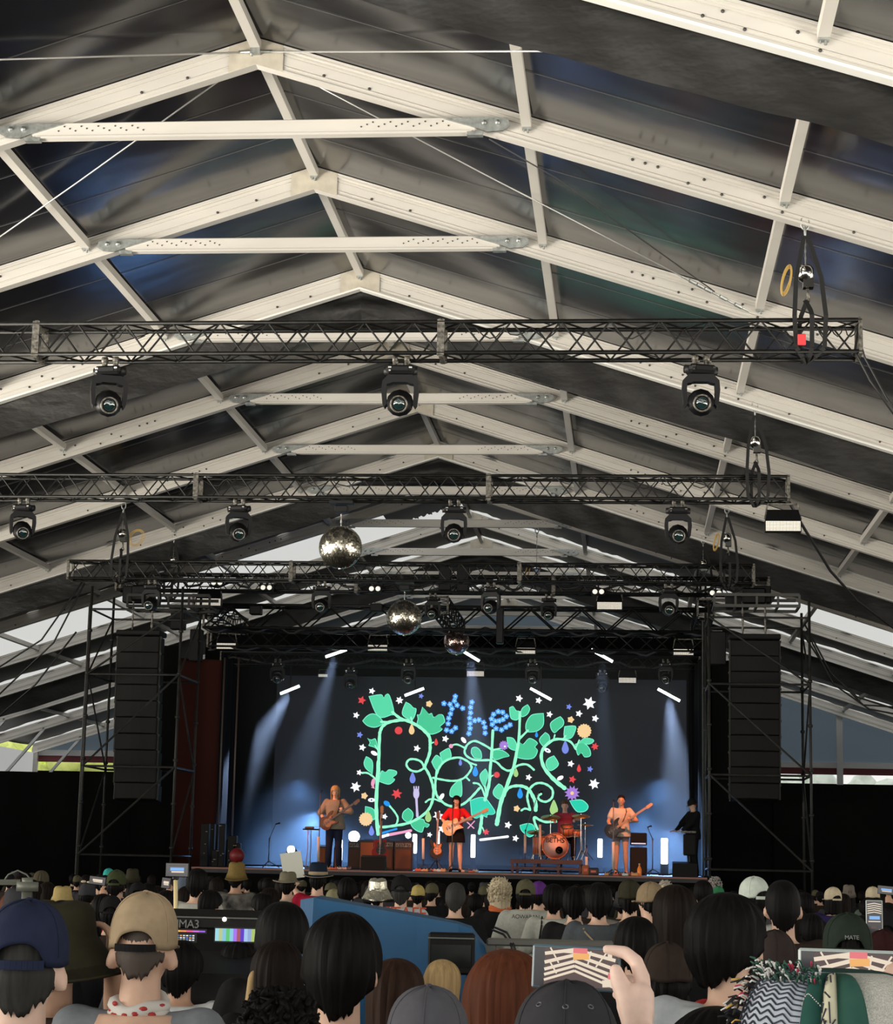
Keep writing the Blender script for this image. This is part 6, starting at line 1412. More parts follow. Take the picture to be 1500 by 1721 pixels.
person_at(950, 1632, 205, .2, 'person in dark grey cap with eyelets, right hand holding a phone sideways', hat=.025, Yfix=3.25, vox=.0042, skin=mat('skin_bright', (.86, .62, .52), .5, 0, .35, noise=(60, .05), bump=((220, 220, 220), .25, .0008)), top=DGY, extra=filming, nohand='R', R=(wrl, (-.7, .2, -.8), (0, 0, 1), (0, 1, 0), .3), head=(0, .22),
          wear=[hair(HD, .03, -.03, -.11, .010, seed=26), cap_hat(DGY, False, eyelets=True, tall=.0)])
phone(at(968, 1627, 3.475), .152, .074, 'phone held sideways showing the bright tent roof, above the dark grey cap', 'roof', 0.03, mat('phone_edge_blue', (.10, .16, .20), .3))
person_at(466, 1667, 136, .21, 'person with curly black hair at the bottom edge, left of the middle', skin=SK['light'], top=BK, wear=[curls(HB, 420, 5, -.10, .016), hair(HB, .05, -.03, -.12, .020, seed=27)])
person_at(1205, 1700, 200, .23, 'person with dark hair just showing at the bottom edge, right of the hand', skin=SK['light'], top=BK, Yfix=3.6, wear=[hair(HB, .05, -.03, -.12, .03, .008, seed=28)])
# patchwork hat with fringe
PY = 2.75; pc = at(1412, 1750, PY); tph, sph, _, _ = person_at(1412, 1620, 300, .3, 'person in large patchwork hat with fringe filming at the bottom right corner', Yfix=PY, hat=.05, skin=SK['pale'], top=BK, vox=.012, L=None, wear=[hair(HD, .03, -.03, -.11, .012, seed=29)],
    R=(wl(V((pc.x, PY, 0)), at(1412, 1620, PY).z/1.825, PI, at(1580, 1775, 2.93)), (-.8, .1, -.6), (.40, 0, .9), (-.3, 1, 0), .3))
gores = [(-182, -118, cloth('herring', (.45, .50, .58)), 'herringbone_panel'), (-118, -105, cloth('cord_green', (.025, .085, .07)), 'corduroy_panel'), (-105, -95, cloth('floral', (.60, .57, .42)), 'leaf_print_panel'), (-95, -76, cloth('bottle_green', (.035, .10, .08)), 'green_panel'), (-76, -18, mat('woven_white', (.55, .55, .50), .9, bump=(420, .9, .004), noise=(500, .25)), 'woven_panel')]
hx = at(1404, 1700, PY).x; ztp = at(1412, 1616, PY).z; hc_ = V((hx, PY, ztp-.085))
ht = thing('patchwork_hat', hc_-V((0, 0, .1)), 'patchwork hat of herringbone, green and off-white panels with a fringed left edge', 'hat')
rnd = random.Random(9)
for a0_, a1_, m_, nm in gores+[(-18, 178, cloth('cord_green2', (.03, .07, .06)), 'rear_panel')]:
    mb = MB(); n = max(6, int((a1_-a0_)/4))
    def fn(u, v, a0_=a0_, a1_=a1_):
        a = R(a0_+(a1_-a0_)*u); th = PI/2*v; bulge = 1+.03*math.sin(PI*u); lobe = .020*math.sin(PI*u)**.5
        return hc_+V((math.cos(a)*.138*max(0, math.cos(th))**.42*bulge, math.sin(a)*.143*max(0, math.cos(th))**.42*bulge, -.13+.20*math.sin(th)**.85+lobe*math.sin(th)*math.cos(th)*1.6))
    mb.grid(fn, n, 14); g_ = mb.build(nm, m_, ht)
    if nm == 'herringbone_panel':
        mb = MB()
        for i in range(26):
            for k in range(12):
                u0, u1 = (k+.02)/12, (k+.98)/12; v0 = i/28+(0 if k % 2 else .03); v1 = i/28+(.03 if k % 2 else 0)
                p, q = V(fn(u0, v0))*1.0, V(fn(u1, v1)); o_ = (p-hc_); o_.z = 0; o_ = o_.normalized()*.0012; mb.tube(p+o_, q+o_, .0013, 4, cap=False)
        mb.build('zigzag_weave', mat('dark_yarn', (.03, .035, .05), .8), g_)
    if nm == 'corduroy_panel':
        mb = MB()
        for i in range(3):
            for k in range(12):
                p, q = V(fn((k+.1)/12, .12+.22*i+.02*math.sin(k*.5))), V(fn((k+.6)/12, .12+.22*i+.02*math.sin(k*.5+.2))); o_ = (p-hc_); o_.z = 0; o_ = o_.normalized()*.001; mb.tube(p+o_, q+o_, .0010, 4)
        mb.build('stitching', WH, g_)
    if nm == 'leaf_print_panel':
        mb = MB()
        for i in range(26):
            u = rnd.random(); v = rnd.random()*.9; p, q = V(fn(u, v)), V(fn(min(1, max(0, u+rnd.uniform(-.4, .4))), min(1, v+rnd.uniform(.03, .12)))); o_ = (p-hc_); o_.z = 0; o_ = o_.normalized()*.0012; mb.tube(p+o_, q+o_, .0012, 4)
        mb.build('leaf_print', mat('dark_yarn', (.03, .035, .05), .8), g_)
frm = [mat('yarn_black', (.012, .012, .015), .9), mat('yarn_white', (.70, .70, .68), .9), mat('yarn_red', (.45, .03, .08), .9), mat('yarn_yellow', (.65, .42, .10), .9), mat('yarn_green', (.03, .10, .07), .9)]
fr = MB()
def strand(p, d, L, r, k):
    fr.cur = k; d = d.normalized(); s_ = V((rnd.uniform(-1, 1), rnd.uniform(-1, 1), rnd.uniform(-1, 1)))*.25; fr.path([p, p+d*L*.5+s_*L*.4, p+d*L*.9+s_*L*1.2-V((0, 0, L*.35))], [r*.8, r, r*.6], 5)
for i in range(150):
    z = rnd.uniform(-.12, .075); a = R(-168+rnd.uniform(-8, 10)); k = math.sqrt(max(.02, 1-max(0, (z+.0)/.10)**2)); p = hc_+V((math.cos(a)*.138*k, math.sin(a)*.14*k, z))
    strand(p, V((-1, -.3+rnd.uniform(-.5, .3), .25+z*5)), rnd.uniform(.012, .024), .0017, rnd.choice([0, 0, 0, 1, 1, 2 if i % 3 == 0 else 1, 3 if i % 5 == 0 else 0]))
for i in range(120):
    a = R(-172+66*i/120+rnd.uniform(-3, 3)); p = hc_+V((math.cos(a)*.105, math.sin(a)*.11, .070+.010*math.sin(i))); strand(p, V((math.cos(a)*.6, math.sin(a)*.6, 1)), rnd.uniform(.010, .018), .0017, rnd.choice([0, 1, 1, 4]) if i < 70 else rnd.choice([4, 4, 1, 2 if i % 4 == 0 else 4]))
fr.build('fringe', frm, ht)['label'] = 'black, white and coloured yarn fringe'
phone(at(1434, 1642, 2.98), .160, .078, 'large phone with pale frame held sideways behind the patchwork hat', 'roof', 0.01, mat('phone_edge_pale', (.45, .52, .50), .3))
# --- second tier
sh = ring_scarf
person_at(1222, 1503, 140, .245, 'person with thick dark hair turned right, pale blue grey collar with red lining', vox=.009, skin=SK['light'], top=LGR, head=(-.75, 0), rz=PI, loose=.03, neckz=1.465, extra=big_ears,
          wear=[hair(HB, .06, -.06, -.12, .026, .006, seed=31, spiky=.004), ring_scarf(mat('red_lining', (.50, .03, .03), .7), -.20, .082, .082, .016, 'red_collar', .2), ring_scarf(LGR, -.218, .098, .095, .018, 'collar', .2)])
person_at(1121, 1587, 84, .195, 'person in very dark cap at the right of the hand with the phone', skin=SK['tan'], top=BK, wear=[hair(HB, .03, -.03, -.11, .012, seed=32), cap_hat(BRN, False)])
person_at(1302, 1566, 74, .195, 'person in smooth dark brown cap below the broad short haired man', skin=SK['tan'], top=BK, wear=[hair(HB, .03, -.03, -.11, .012, seed=33), cap_hat(cloth('brown_cap', (.040, .030, .028)), False)])
tg, sg, Yg, _ = person_at(1424, 1538, 83, .195, 'person in dark green cap with small white lettering', skin=SK['tan'], top=BK, wear=[hair(HB, .03, -.03, -.11, .012, seed=34), cap_hat(DGN, True)])
text('MATE', at(1431, 1576, Yg-.125*sg), .021, PI/2, cloth('thread', (.25, .26, .25)), tg, 'lettering', .001)
person_at(1315, 1476, 62, .186, 'person with broad dark short haired head in dark top, right of the mint cap', skin=SK['light'], top=BRN, extra=big_ears, wear=[hair(HB, .05, -.01, -.12, .012, .001, seed=35)])
person_at(1266, 1475, 48, .195, 'person in pale mint green cap', skin=SK['light'], top=OFW, head=(.6, 0), hat=.0, wear=[hair(HB, .03, -.03, -.12, .016, seed=36), cap_hat(MNT, True)])
person_at(1069, 1541, 68, .20, 'person with black hair above the fingertip of the filming hand', skin=SK['light'], top=BK, wear=[hair(HB, .05, -.03, -.13, .024, seed=37)])
person_at(1134, 1489, 72, .21, 'person with long dark hair behind the tan cap', skin=SK['light'], top=BK, wear=[hair(HD, .05, -.03, -.13, .028, longz=-.26, seed=38)])
person_at(1092, 1484, 45, .195, 'person in tan cap turned to the left', skin=SK['light'], top=BRN, head=(.7, 0), wear=[hair(HB, .03, -.03, -.11, .014, seed=39), cap_hat(cloth('tan_cap', (.24, .18, .11)), True)])
person_at(1058, 1480, 42, .195, 'person in dark olive cap between the strapped grey shirt and the tan cap', skin=SK['light'], top=cloth('pale_shirt', (.20, .19, .17)), wear=[hair(HB, .03, -.03, -.11, .014, seed=40), cap_hat(DKO, False)])
def strapband(col, pts):
    def f(hw, root):
        mb = MB()
        for p, q in zip(pts[:-1], pts[1:]): mb.bar(V(p), V(q), .012, .05, (0, 1, 0))
        hw(mb).build('shoulder_strap', col, root)
    return f
person_at(1006, 1483, 44, .20, 'person in slate grey shirt with a beige shoulder strap across the back', skin=SK['light'], top=SGB, loose=.045, wear=[hair(HB, .05, -.03, -.13, .022, seed=41), strapband(BEI, [(.12, .02, -.17), (.10, .13, -.22), (-.02, .165, -.34), (-.14, .165, -.48)])])
person_at(965, 1488, 40, .195, 'person in plain black T-shirt with short black hair, broad shoulders', skin=SK['light'], top=BK, loose=.035, wear=[hair(HB, .05, -.03, -.13, .016, seed=42)])
person_at(930, 1485, 36, .195, 'person with black hair and white top with a black backpack strap', skin=SK['light'], top=OFW, wear=[hair(HB, .05, -.03, -.13, .020, seed=43), strapband(BK, [(.10, .02, -.17), (.10, .12, -.22), (.12, .14, -.36)])])
tw, sw_, Yw, _ = person_at(883, 1479, 34, .195, 'person in olive cap and off-white T-shirt with small dark print on the back', skin=SK['light'], top=OFW, loose=.055, flare=.25, neckz=1.505, wear=[hair(HB, .03, -.04, -.14, .016, seed=44), cap_hat(OLV, True)])
o = text('AOWARAN', at(883, 1541, Yw-.215*sw_), .050, PI/2, mat('faded_print', (.05, .05, .04), .8), tw, 'lettering', .001); 
person_at(905, 1482, 30, .195, 'person in purple cap half hidden behind the olive cap', skin=SK['light'], top=BRN, wear=[hair(HB, .03, -.03, -.11, .014, seed=45), cap_hat(PUR_, False)])
person_at(839, 1476, 38, .22, 'person with fluffy cream hood and orange scarf', skin=SK['light'], top=BK, head=(.5, 0), wear=[curls(mat('fluffy_cream', (.42, .36, .24), .9), 200, 9, -.10, .014), hair(CRM, .05, -.03, -.13, .020, longz=-.16, seed=46), ring_scarf(mat('orange_scarf', (.55, .12, .03), .8), -.16, .09, .09, .02, 'orange_scarf')])
person_at(765, 1482, 37, .195, 'person with grey black hair and black shirt at the end of the blue cover', skin=SK['light'], top=BK, loose=.04, wear=[hair(HG, .05, -.02, -.12, .014, .001, seed=47)])
ts, ss, Ys, _ = person_at(674, 1472, 36, .195, 'person in black cap and white shirt with red letters on the back', skin=SK['light'], top=TEE, loose=.055, neckz=1.505, wear=[hair(HG, .03, -.04, -.12, .010, seed=48), cap_hat(BK, True), strapband(BK, [(-.12, .03, -.17), (.0, .155, -.20), (.08, .165, -.28), (.16, .165, -.38)])])
text('STAFF', at(680, 1536, Ys-.20*ss), .150, PI/2, mat('red_print2', (.45, .06, .02), .8), ts, 'lettering', .001)
person_at(634, 1473, 55, .31, 'person in crinkled silver metallic bucket hat', skin=SK['light'], top=OLV, hat=.02, wear=[hair(HB, .03, -.03, -.11, .014, seed=49), brim_hat(mat('silver_foil', (.60, .58, .46), .32, .85, bump=(30, .8, .01)), .105, .092, .16, .075, crush=.003)])
person_at(702, 1488, 24, .195, 'person in small mustard yellow cap right of the black cap', skin=SK['light'], top=BK, wear=[hair(HB, .03, -.03, -.11, .014, seed=50), cap_hat(YLW, False)])
person_at(583, 1474, 32, .195, 'person with black hair between the banded navy hat and the silver hat', skin=SK['light'], top=BK, wear=[hair(HB, .05, -.03, -.13, .020, seed=51)])
person_at(560, 1495, 28, .195, 'person in small dull cream cap at the end of the red shirt', skin=SK['light'], top=OLV, wear=[hair(HB, .03, -.03, -.11, .014, seed=52), cap_hat(cloth('dull_cream', (.26, .24, .14)), False)])
person_at(534, 1450, 52, .32, 'person in navy hat with beige band and red shirt', skin=SK['light'], top=RDD, loose=.05, hat=.025, wear=[hair(HB, .03, -.03, -.11, .014, seed=53), brim_hat(cloth('navy_hat', (.012, .018, .032)), .13, .098, .165, .02, band=cloth('hat_band', (.30, .24, .15)), upturn=.02, rimm=cloth('hat_rim', (.22, .19, .13)))])
person_at(483, 1463, 52, .34, 'person in wide grey brown sun hat below the sheet of paper', skin=SK['light'], top=OFW, hat=.01, grip=(492, 1477, 21.15), wear=[hair(HB, .03, -.03, -.11, .014, seed=54), brim_hat(cloth('sun_hat', (.16, .145, .10)), .10, .098, .175, .01, upturn=.015, rimm=cloth('sun_hat_rim', (.28, .26, .19)))])
p = at(489, 1452, 21.1); t = thing('sheet_of_paper', p-V((0, 0, .12)), 'blank white sheet of paper held up over the grey brown sun hat', 'paper')
mb = MB(); cs = [at(470, 1435, 21.1), at(505, 1430, 21.1), at(512, 1474, 21.1), at(477, 1478, 21.1)]; mb.add(cs+[q+V((0, .004, 0)) for q in cs], [(0, 1, 2, 3), (7, 6, 5, 4), (0, 4, 5, 1), (1, 5, 6, 2), (2, 6, 7, 3), (3, 7, 4, 0)], False); mb.build('sheet', mat('paper', (.55, .56, .50), .8), t)
person_at(488, 1463, 17, .19, 'person in black raising one sleeved arm high in front of the stage', skin=SK['light'], top=BK, sleeve=1.85, Yfix=38.5, R=arm((-.06, -.10, 2.02), (-.5, 0, -.2), (0, 0, 1), (0, 1, 0), 1.2), wear=[hair(HB, .05, -.03, -.13, .020, seed=55)])
person_at(397, 1450, 40, .26, 'person in mustard brown bucket hat and black and white patterned shirt', skin=SK['tan'], top=mat('patterned_cloth', (.10, .095, .085), .8, noise=((9, 9, 9), .95)), hat=.02, wear=[hair(HB, .03, -.03, -.11, .014, seed=56), brim_hat(cloth('mustard_hat', (.17, .12, .04)), .13, .095, .135, .05)])
person_at(331, 1458, 37, .195, 'person with dark short hair right of the selfie stick', skin=SK['light'], top=OFW, wear=[hair(HB, .05, -.02, -.12, .016, seed=57)])
person_at(305, 1474, 30, .22, 'person in pale blue grey bucket hat behind the selfie stick', skin=SK['light'], top=OFW, wear=[hair(HB, .03, -.03, -.11, .014, seed=58), brim_hat(cloth('blue_grey_hat', (.13, .16, .21)), .12, .09, .12, .05)])
person_at(353, 1495, 38, .20, 'person with dark hair leaning behind the lighting desk', skin=SK['light'], top=GRC, head=(-.5, .1), wear=[hair(HB, .05, -.02, -.12, .018, seed=59)])
person_at(440, 1500, 36, .20, 'person with black hair in grey green shirt facing left, right of the desk', skin=SK['light'], top=MGN, head=(.9, 0), wear=[hair(HB, .05, -.02, -.12, .02, seed=60)])
person_at(474, 1519, 86, .205, 'person with large black hair behind the blond streaked one', skin=SK['light'], top=BK, extra=big_ears, wear=[hair(HB, .05, -.03, -.13, .030, .004, seed=61)])
person_at(466, 1583, 84, .21, 'person with dark hair and a blond streak on the left side', skin=SK['light'], top=BK, wear=[hair(HD, .05, -.03, -.13, .028, longz=-.26, seed=62), (lambda hw, root: hw(MB().path([V((.085, .03, .06)), V((.098, .045, -.01)), V((.104, .05, -.10)), V((.095, .05, -.2))], [.010, .018, .020, .012], 8)).build('blond_streak', HY, root))])
person_at(400, 1580, 64, .20, 'person with black hair in front of the striped screen', skin=SK['light'], top=BK, wear=[hair(HB, .05, -.03, -.13, .024, seed=63)])
person_at(352, 1558, 52, .21, 'person with tousled curly hair in front of the lighting desk', skin=SK['light'], top=BK, wear=[curls(HD, 200, 12, -.10, .015), hair(HD, .05, -.03, -.12, .014, seed=64)])
person_at(304, 1580, 68, .20, 'person with dark hair and white shirt with blue strap, right of the beige cap', grip=(297, 1590, 10.02), skin=SK['tan'], top=TEE, wear=[hair(HB, .05, -.03, -.13, .022, seed=65), strapband(mat('blue_strap', (.02, .15, .45), .6), [(-.10, .02, -.19), (-.12, .13, -.24), (-.16, .14, -.36)])])
person_at(645, 1549, 58, .20, 'person with dark hair right behind the black haired man in white', skin=SK['light'], top=BK, wear=[hair(HB, .05, -.03, -.13, .024, seed=66)])
person_at(682, 1551, 40, .195, 'person with dark hair and black mask strap before the blue cover', skin=SK['tan'], top=OFW, wear=[hair(HG, .05, -.02, -.12, .016, .001, seed=67)])
person_at(664, 1613, 96, .205, 'person with dark brown hair left of the light blond one', skin=SK['light'], top=BK, wear=[hair(hairm('brown', (.035, .018, .012)), .05, -.03, -.13, .026, longz=-.2, seed=68)])
person_at(742, 1613, 60, .20, 'person with light blond hair in front of the blue cover', skin=SK['light'], top=OFW, wear=[hair(HY, .05, -.03, -.13, .022, .006, longz=-.18, seed=69)])
person_at(850, 1601, 140, .215, 'person with long reddish brown and black hair left of the raised phone', skin=SK['light'], top=BK, Yfix=4.9, wear=[hair(HR, .05, -.03, -.13, .030, .007, longz=-.28, seed=70)])
# --- left cluster
person_at(69, 1463, 26, .195, 'person with olive grey hair, far left, behind the grey clamp', skin=SK['light'], top=DKO, wear=[hair(cloth('olive_hair', (.08, .07, .045)), .05, -.03, -.13, .022, longz=-.18, seed=71)])
person_at(104, 1488, 42, .25, 'person in yellowish straw hat left of the beige cap', skin=SK['light'], top=DKO, hat=.02, wear=[hair(HB, .03, -.03, -.11, .014, seed=72), brim_hat(cloth('straw_yellow', (.38, .29, .12)), .115, .095, .13, .04)])
person_at(146, 1484, 30, .195, 'person in dark grey cap with a cream bow', skin=SK['light'], top=BK, wear=[hair(HB, .03, -.03, -.11, .014, seed=73), cap_hat(DGY, False), (lambda hw, root: hw(MB().ell((.03, .06, .155), (.03, .02, .014)).ell((-.03, .06, .150), (.025, .02, .012))).build('bow', CRM, root))])
person_at(195, 1463, 34, .195, 'person in olive green cap worn backwards near the left tower', skin=SK['light'], top=DKO, wear=[hair(HB, .03, -.03, -.11, .014, seed=74), cap_hat(cloth('olive_green', (.045, .055, .025)), True)])
person_at(182, 1460, 19, .195, 'person in turquoise cap far down the crowd on the left', skin=SK['light'], top=BK, wear=[hair(HB, .03, -.03, -.11, .014, seed=75), cap_hat(TRQ, False)])
person_at(222, 1462, 30, .25, 'person in dark olive bucket hat left of the selfie stick', skin=SK['light'], top=BK, wear=[hair(HB, .03, -.03, -.11, .014, seed=76), brim_hat(DKO, .12, .09, .12, .05)])
person_at(172, 1502, 34, .195, 'person with raised hand filming, left of the olive green cap', skin=SK['tan'], top=RDD, hold=(166, 1480, .14, .07, 'small lit phone held sideways left of the olive green cap', 'cream', .1), wear=[hair(HB, .05, -.03, -.13, .022, seed=77)])
person_at(103, 1513, 44, .20, 'person with dark hair below the straw hat', skin=SK['light'], top=BK, wear=[hair(HB, .05, -.03, -.13, .022, seed=78)])
person_at(140, 1528, 56, .20, 'person in near black top between the wide olive hat and the beige cap', skin=SK['light'], top=BK, wear=[hair(HB, .05, -.03, -.13, .024, seed=79)])
person_at(19, 1500, 40, .20, 'person with brown hair behind the grey clamp at the left edge', skin=SK['light'], top=BRN, wear=[hair(HR, .05, -.03, -.13, .022, seed=80)])
# --- right cluster
person_at(1399, 1492, 28, .195, 'person in small cream cap and deep purple shirt', skin=SK['light'], top=PRP2, loose=.06, head=(.4, 0), wear=[hair(HB, .03, -.03, -.13, .018, longz=-.16, seed=81), cap_hat(CRM, True)])
person_at(1426, 1489, 27, .25, 'person in grey brown bucket hat right of the cream cap', skin=SK['light'], top=BK, wear=[hair(HB, .03, -.03, -.13, .02, longz=-.2, seed=82), brim_hat(cloth('taupe', (.14, .12, .10)), .12, .09, .12, .05)])
person_at(1466, 1491, 24, .195, 'person in pale cap with raised arm near the right edge', skin=SK['tan'], top=MGN, wear=[hair(HB, .03, -.03, -.13, .018, seed=83), cap_hat(CRM, False)])
person_at(1492, 1517, 34, .20, 'person with dark hair at the right edge raising a phone', skin=SK['tan'], top=BK, hold=(1488, 1496, .15, .075, 'phone held sideways at the right edge showing the blue stage', 'stage', .08), wear=[hair(HB, .05, -.03, -.13, .022, seed=84)])
person_at(1484, 1565, 64, .20, 'person in dark red brown cap below the upright phone', skin=SK['tan'], top=BK, Yfix=9.5, wear=[hair(HB, .03, -.03, -.11, .014, seed=85), cap_hat(cloth('maroon_cap', (.035, .012, .012)), False)], hold=(1467, 1541, .080, .160, 'phone held upright showing roof stripes and the blue stage', 'tall', 0, mat('phone_edge_pale', (.45, .52, .50), .3)))
person_at(1181, 1479, 32, .21, 'person in black hat at the right stage corner', skin=SK['light'], top=BK, wear=[hair(HB, .05, -.03, -.13, .022, seed=86)])
person_at(1207, 1490, 20, .195, 'person in green cap left of the mint cap', skin=SK['light'], top=BK, wear=[hair(HB, .03, -.03, -.11, .014, seed=87), cap_hat(cloth('green_cap', (.04, .20, .09)), False)])
person_at(1201, 1474, 22, .21, 'person with fluffy grey white hat behind the green cap', skin=SK['light'], top=BK, wear=[curls(mat('fluffy_grey', (.30, .28, .26), .9), 160, 19, -.05, .014), hair(HG, .05, -.03, -.13, .012, seed=88)])
person_at(1118, 1481, 26, .21, 'person with pale feathery fringe on the hat, below the bass player', skin=SK['light'], top=BK, wear=[curls(mat('fluffy_pale', (.42, .38, .32), .9), 160, 29, .0, .012), hair(CRM, .05, -.03, -.13, .012, seed=89)])
person_at(1352, 1500, 30, .20, 'person with black hair between the broad short haired man and the purple shirt', skin=SK['light'], top=BK, wear=[hair(HB, .05, -.03, -.13, .022, seed=90)])
person_at(1364, 1535, 40, .20, 'person in grey patterned top left of the dark green cap', skin=SK['light'], top=cloth('blue_grey_pattern', (.09, .11, .12)), wear=[hair(HB, .05, -.03, -.13, .022, seed=91)])
# --- the crowd further down, one object each, from a few different people
protos = []
far = [('person with short black hair far down the crowd', BK, [hair(HB, .05, -.03, -.13, .020, seed=101)]), ('person with longer dark hair far down the crowd', DGY, [hair(HD, .05, -.03, -.13, .024, longz=-.2, seed=102)]), ('person in black cap far down the crowd', BRN, [hair(HB, .03, -.03, -.11, .012, seed=103), cap_hat(BK, True)]),
       ('person in dark bucket hat far down the crowd', DKO, [hair(HB, .03, -.03, -.11, .012, seed=104), brim_hat(DGY, .12, .095, .13, .05)]), ('person with brown hair and white top far down the crowd', cloth('dim_white', (.25, .25, .24)), [hair(HD, .05, -.03, -.13, .022, seed=105)]), ('person in dull olive cap far down the crowd', BK, [hair(HB, .03, -.03, -.11, .012, seed=106), cap_hat(OLV, False)])]
for i, (lb, tp, wr) in enumerate(far):
    t = thing('person', (atx(300+i*170, 27, 0).x, 27.0+i*.2, 0), lb, 'person', lb.replace('person', 'people', 1)); person_bits(dict(s=.87, rz=PI, skin=SK['light'], top=tp, bottom=BK, wear=wr), t, .016); protos.append(t)
LMK = [(15, 'the left edge'), (75, 'the left bright gap'), (133, 'the left tower outer post'), (180, 'the left low wall'), (232, 'the left loudspeaker hang'), (288, 'the left tower inner post'), (318, 'the dark red cloth'), (355, 'the equipment cases'), (398, 'the red ball'), (451, 'the leftmost microphone stand'), (490, 'the sheet of paper'), (528, 'the tray table'), (560, 'the blond guitarist'), (605, 'the orange brown amplifier'), (638, 'the dark red guitar'), (675, 'the rightmost amplifier'), (700, 'the left light tube'), (733, 'the black guitar'), (765, 'the singer'), (797, 'the right light tube'), (830, 'the empty stage floor'), (860, 'the drum riser left end'), (890, 'the floor tom'), (933, 'the bass drum'), (965, 'the riser right end'), (988, 'the small box light'), (1012, 'the third light tube'), (1043, 'the bass player'), (1075, 'the bass cabinet'), (1100, 'the dark tripod stand'), (1118, 'the broad light tube'), (1164, 'the crew member'), (1192, 'the right tower inner post'), (1230, 'the right hang left side'), (1280, 'the right hang right side'), (1325, 'the tall right drape'), (1362, 'the right tower outer post'), (1410, 'the white gable post'), (1450, 'the right gable opening'), (1488, 'the right edge')]
taken = [(o.location.x, o.location.y) for o in COL.objects if o.type == 'EMPTY' and o.name.startswith('person') and o.location.y < 43]
rnd = random.Random(31); n = 0
for Y in [8.2+1.0*k for k in range(10)]+[18.5+1.25*k for k in range(18)]:
    px = 20+rnd.uniform(0, 60)
    while px < 1500:
        x = atx(px, Y, 1.5).x; y = Y+rnd.uniform(-.3, .3); step = (.62 if Y < 20 else .95)*FOC/Y*(1+rnd.uniform(0, .6))
        if (Y < 12 and (290 < px < 450 or 505 < px < 1030)) or (Y < 20.5 and 600 < px < 1060) or (Y < 23 and 1345 < px < 1450) or (Y < 21 and 465 < px < 600) or (Y < 24 and 365 < px < 430): px += step; continue
        if all((x-a)**2+(y-b_)**2 > .36 for a, b_ in taken) and n < 215:
            i = rnd.choices(range(6), (5, 3, 3, 1, 1, 1))[0]
            hz = 1446+.0209*(px-750); lim = 33 if Y > 24 else (44 if Y > 17 else 62 if Y > 11 else 105)       # keep below the rows in front of the stage
            s = min(.98, (CZ-lim*y/FOC)/1.79)+rnd.uniform(-.03, .0)
            lm_ = min(LMK, key=lambda q: abs(q[0]-px))[1]; kd = far[i][0].replace(' far down the crowd', ''); lab = '%s, %s, below %s' % (kd, [r_ for l_, r_ in ((12, 'closer row'), (16, 'lower middle row'), (20, 'middle row'), (26, 'far row'), (33, 'farther row'), (99, 'stage front row')) if Y < l_][0], lm_)
            c = dup(protos[i], (x, y, 0), lab, rnd.uniform(-.25, .25), None, max(.80/.87, min(1.1, s/.87))); taken.append((x, y)); n += 1
        px += step

# ------------------------------------------------------------------ things among the audience
# blue covered table with a dark monitor
t = thing('covered_desk', at(660, 1600, 9.9)*1.0, 'bright blue tarpaulin draped over a mixing desk in the crowd', 'desk')
t.location.z = 0; M_tarp = mat('blue_tarp', (.004, .085, .21), .55, bump=((6, 6, 3), .6, .02))
f_ = [(505, 1512, 10.2), (527, 1509, 9.7), (600, 1522, 9.7), (700, 1540, 9.7), (770, 1553, 9.7), (790, 1560, 9.7), (803, 1580, 9.75), (820, 1598, 9.9)]; bk = [(505, 1512, 11.2), (540, 1505, 11.2), (610, 1518, 11.2), (705, 1535, 11.2), (768, 1548, 11.2), (792, 1556, 11.2), (806, 1575, 11.2), (822, 1595, 11.2)]
fp = [at(*q) for q in f_]; bp_ = [at(*q) for q in bk]; mb = MB(); n_ = len(fp)
lo = [V((p.x+(.10 if i > 5 else -.02 if i < 2 else 0)*1.2, p.y-.03*math.sin(i*1.9), .25)) for i, p in enumerate(fp)]; md = [V(((p.x+q.x)/2+.02*math.sin(3*i), (p.y+q.y)/2-.03*math.sin(i*2.3), (p.z+q.z)/2+.2)) for i, (p, q) in enumerate(zip(fp, lo))]
mb.add(bp_+fp+md+lo, [(j*n_+i, j*n_+i+1, (j+1)*n_+i+1, (j+1)*n_+i) for j in range(3) for i in range(n_-1)], False); mb.build('tarpaulin', M_tarp, t)
mb = MB(); a, b_ = at(540, 1600, 10.4), at(780, 1600, 10.4); mb.box(((a.x+b_.x)/2, 10.4, .5), (b_.x-a.x, .7, 1.0)); mb.build('table', M_blkp, t)
a, b_ = at(719, 1574, 9.3), at(796, 1632, 9.3); t = thing('monitor', ((a.x+b_.x)/2, 9.3, 1.0), 'dark switched off monitor before the blue cover', 'monitor')
mb = MB(); mb.bev(((a.x+b_.x)/2, 9.33, (a.z+b_.z)/2), (b_.x-a.x, .05, a.z-b_.z+.04), .01); mb.build('housing', M_cab, t); mb = MB(); mb.box(((a.x+b_.x)/2, 9.30, (a.z+b_.z)/2-.01), (b_.x-a.x-.03, .006, a.z-b_.z-.05)); mb.build('screen', mat('dark_screen', (.006, .010, .010), .15), t)
mb = MB(); mb.box(((a.x+b_.x)/2, 9.298, a.z-.005), (b_.x-a.x, .01, .006)); mb.build('bezel_edge', mat('bezel', (.10, .12, .11), .4), t); mb = MB(); mb.box(((a.x+b_.x)/2, 9.36, (b_.z+.95)/2), (.08, .05, b_.z-.95)); mb.box(((a.x+b_.x)/2, 9.36, .96), (.3, .2, .02)); mb.build('stand', M_blkp, t)
mb = MB(); mb.box(((a.x+b_.x)/2, 9.4, .93), (1.2, .45, .04)); dk = mb.build('side_table', M_blkp); tag(dk, 'black shelf under the dark monitor', 'table')
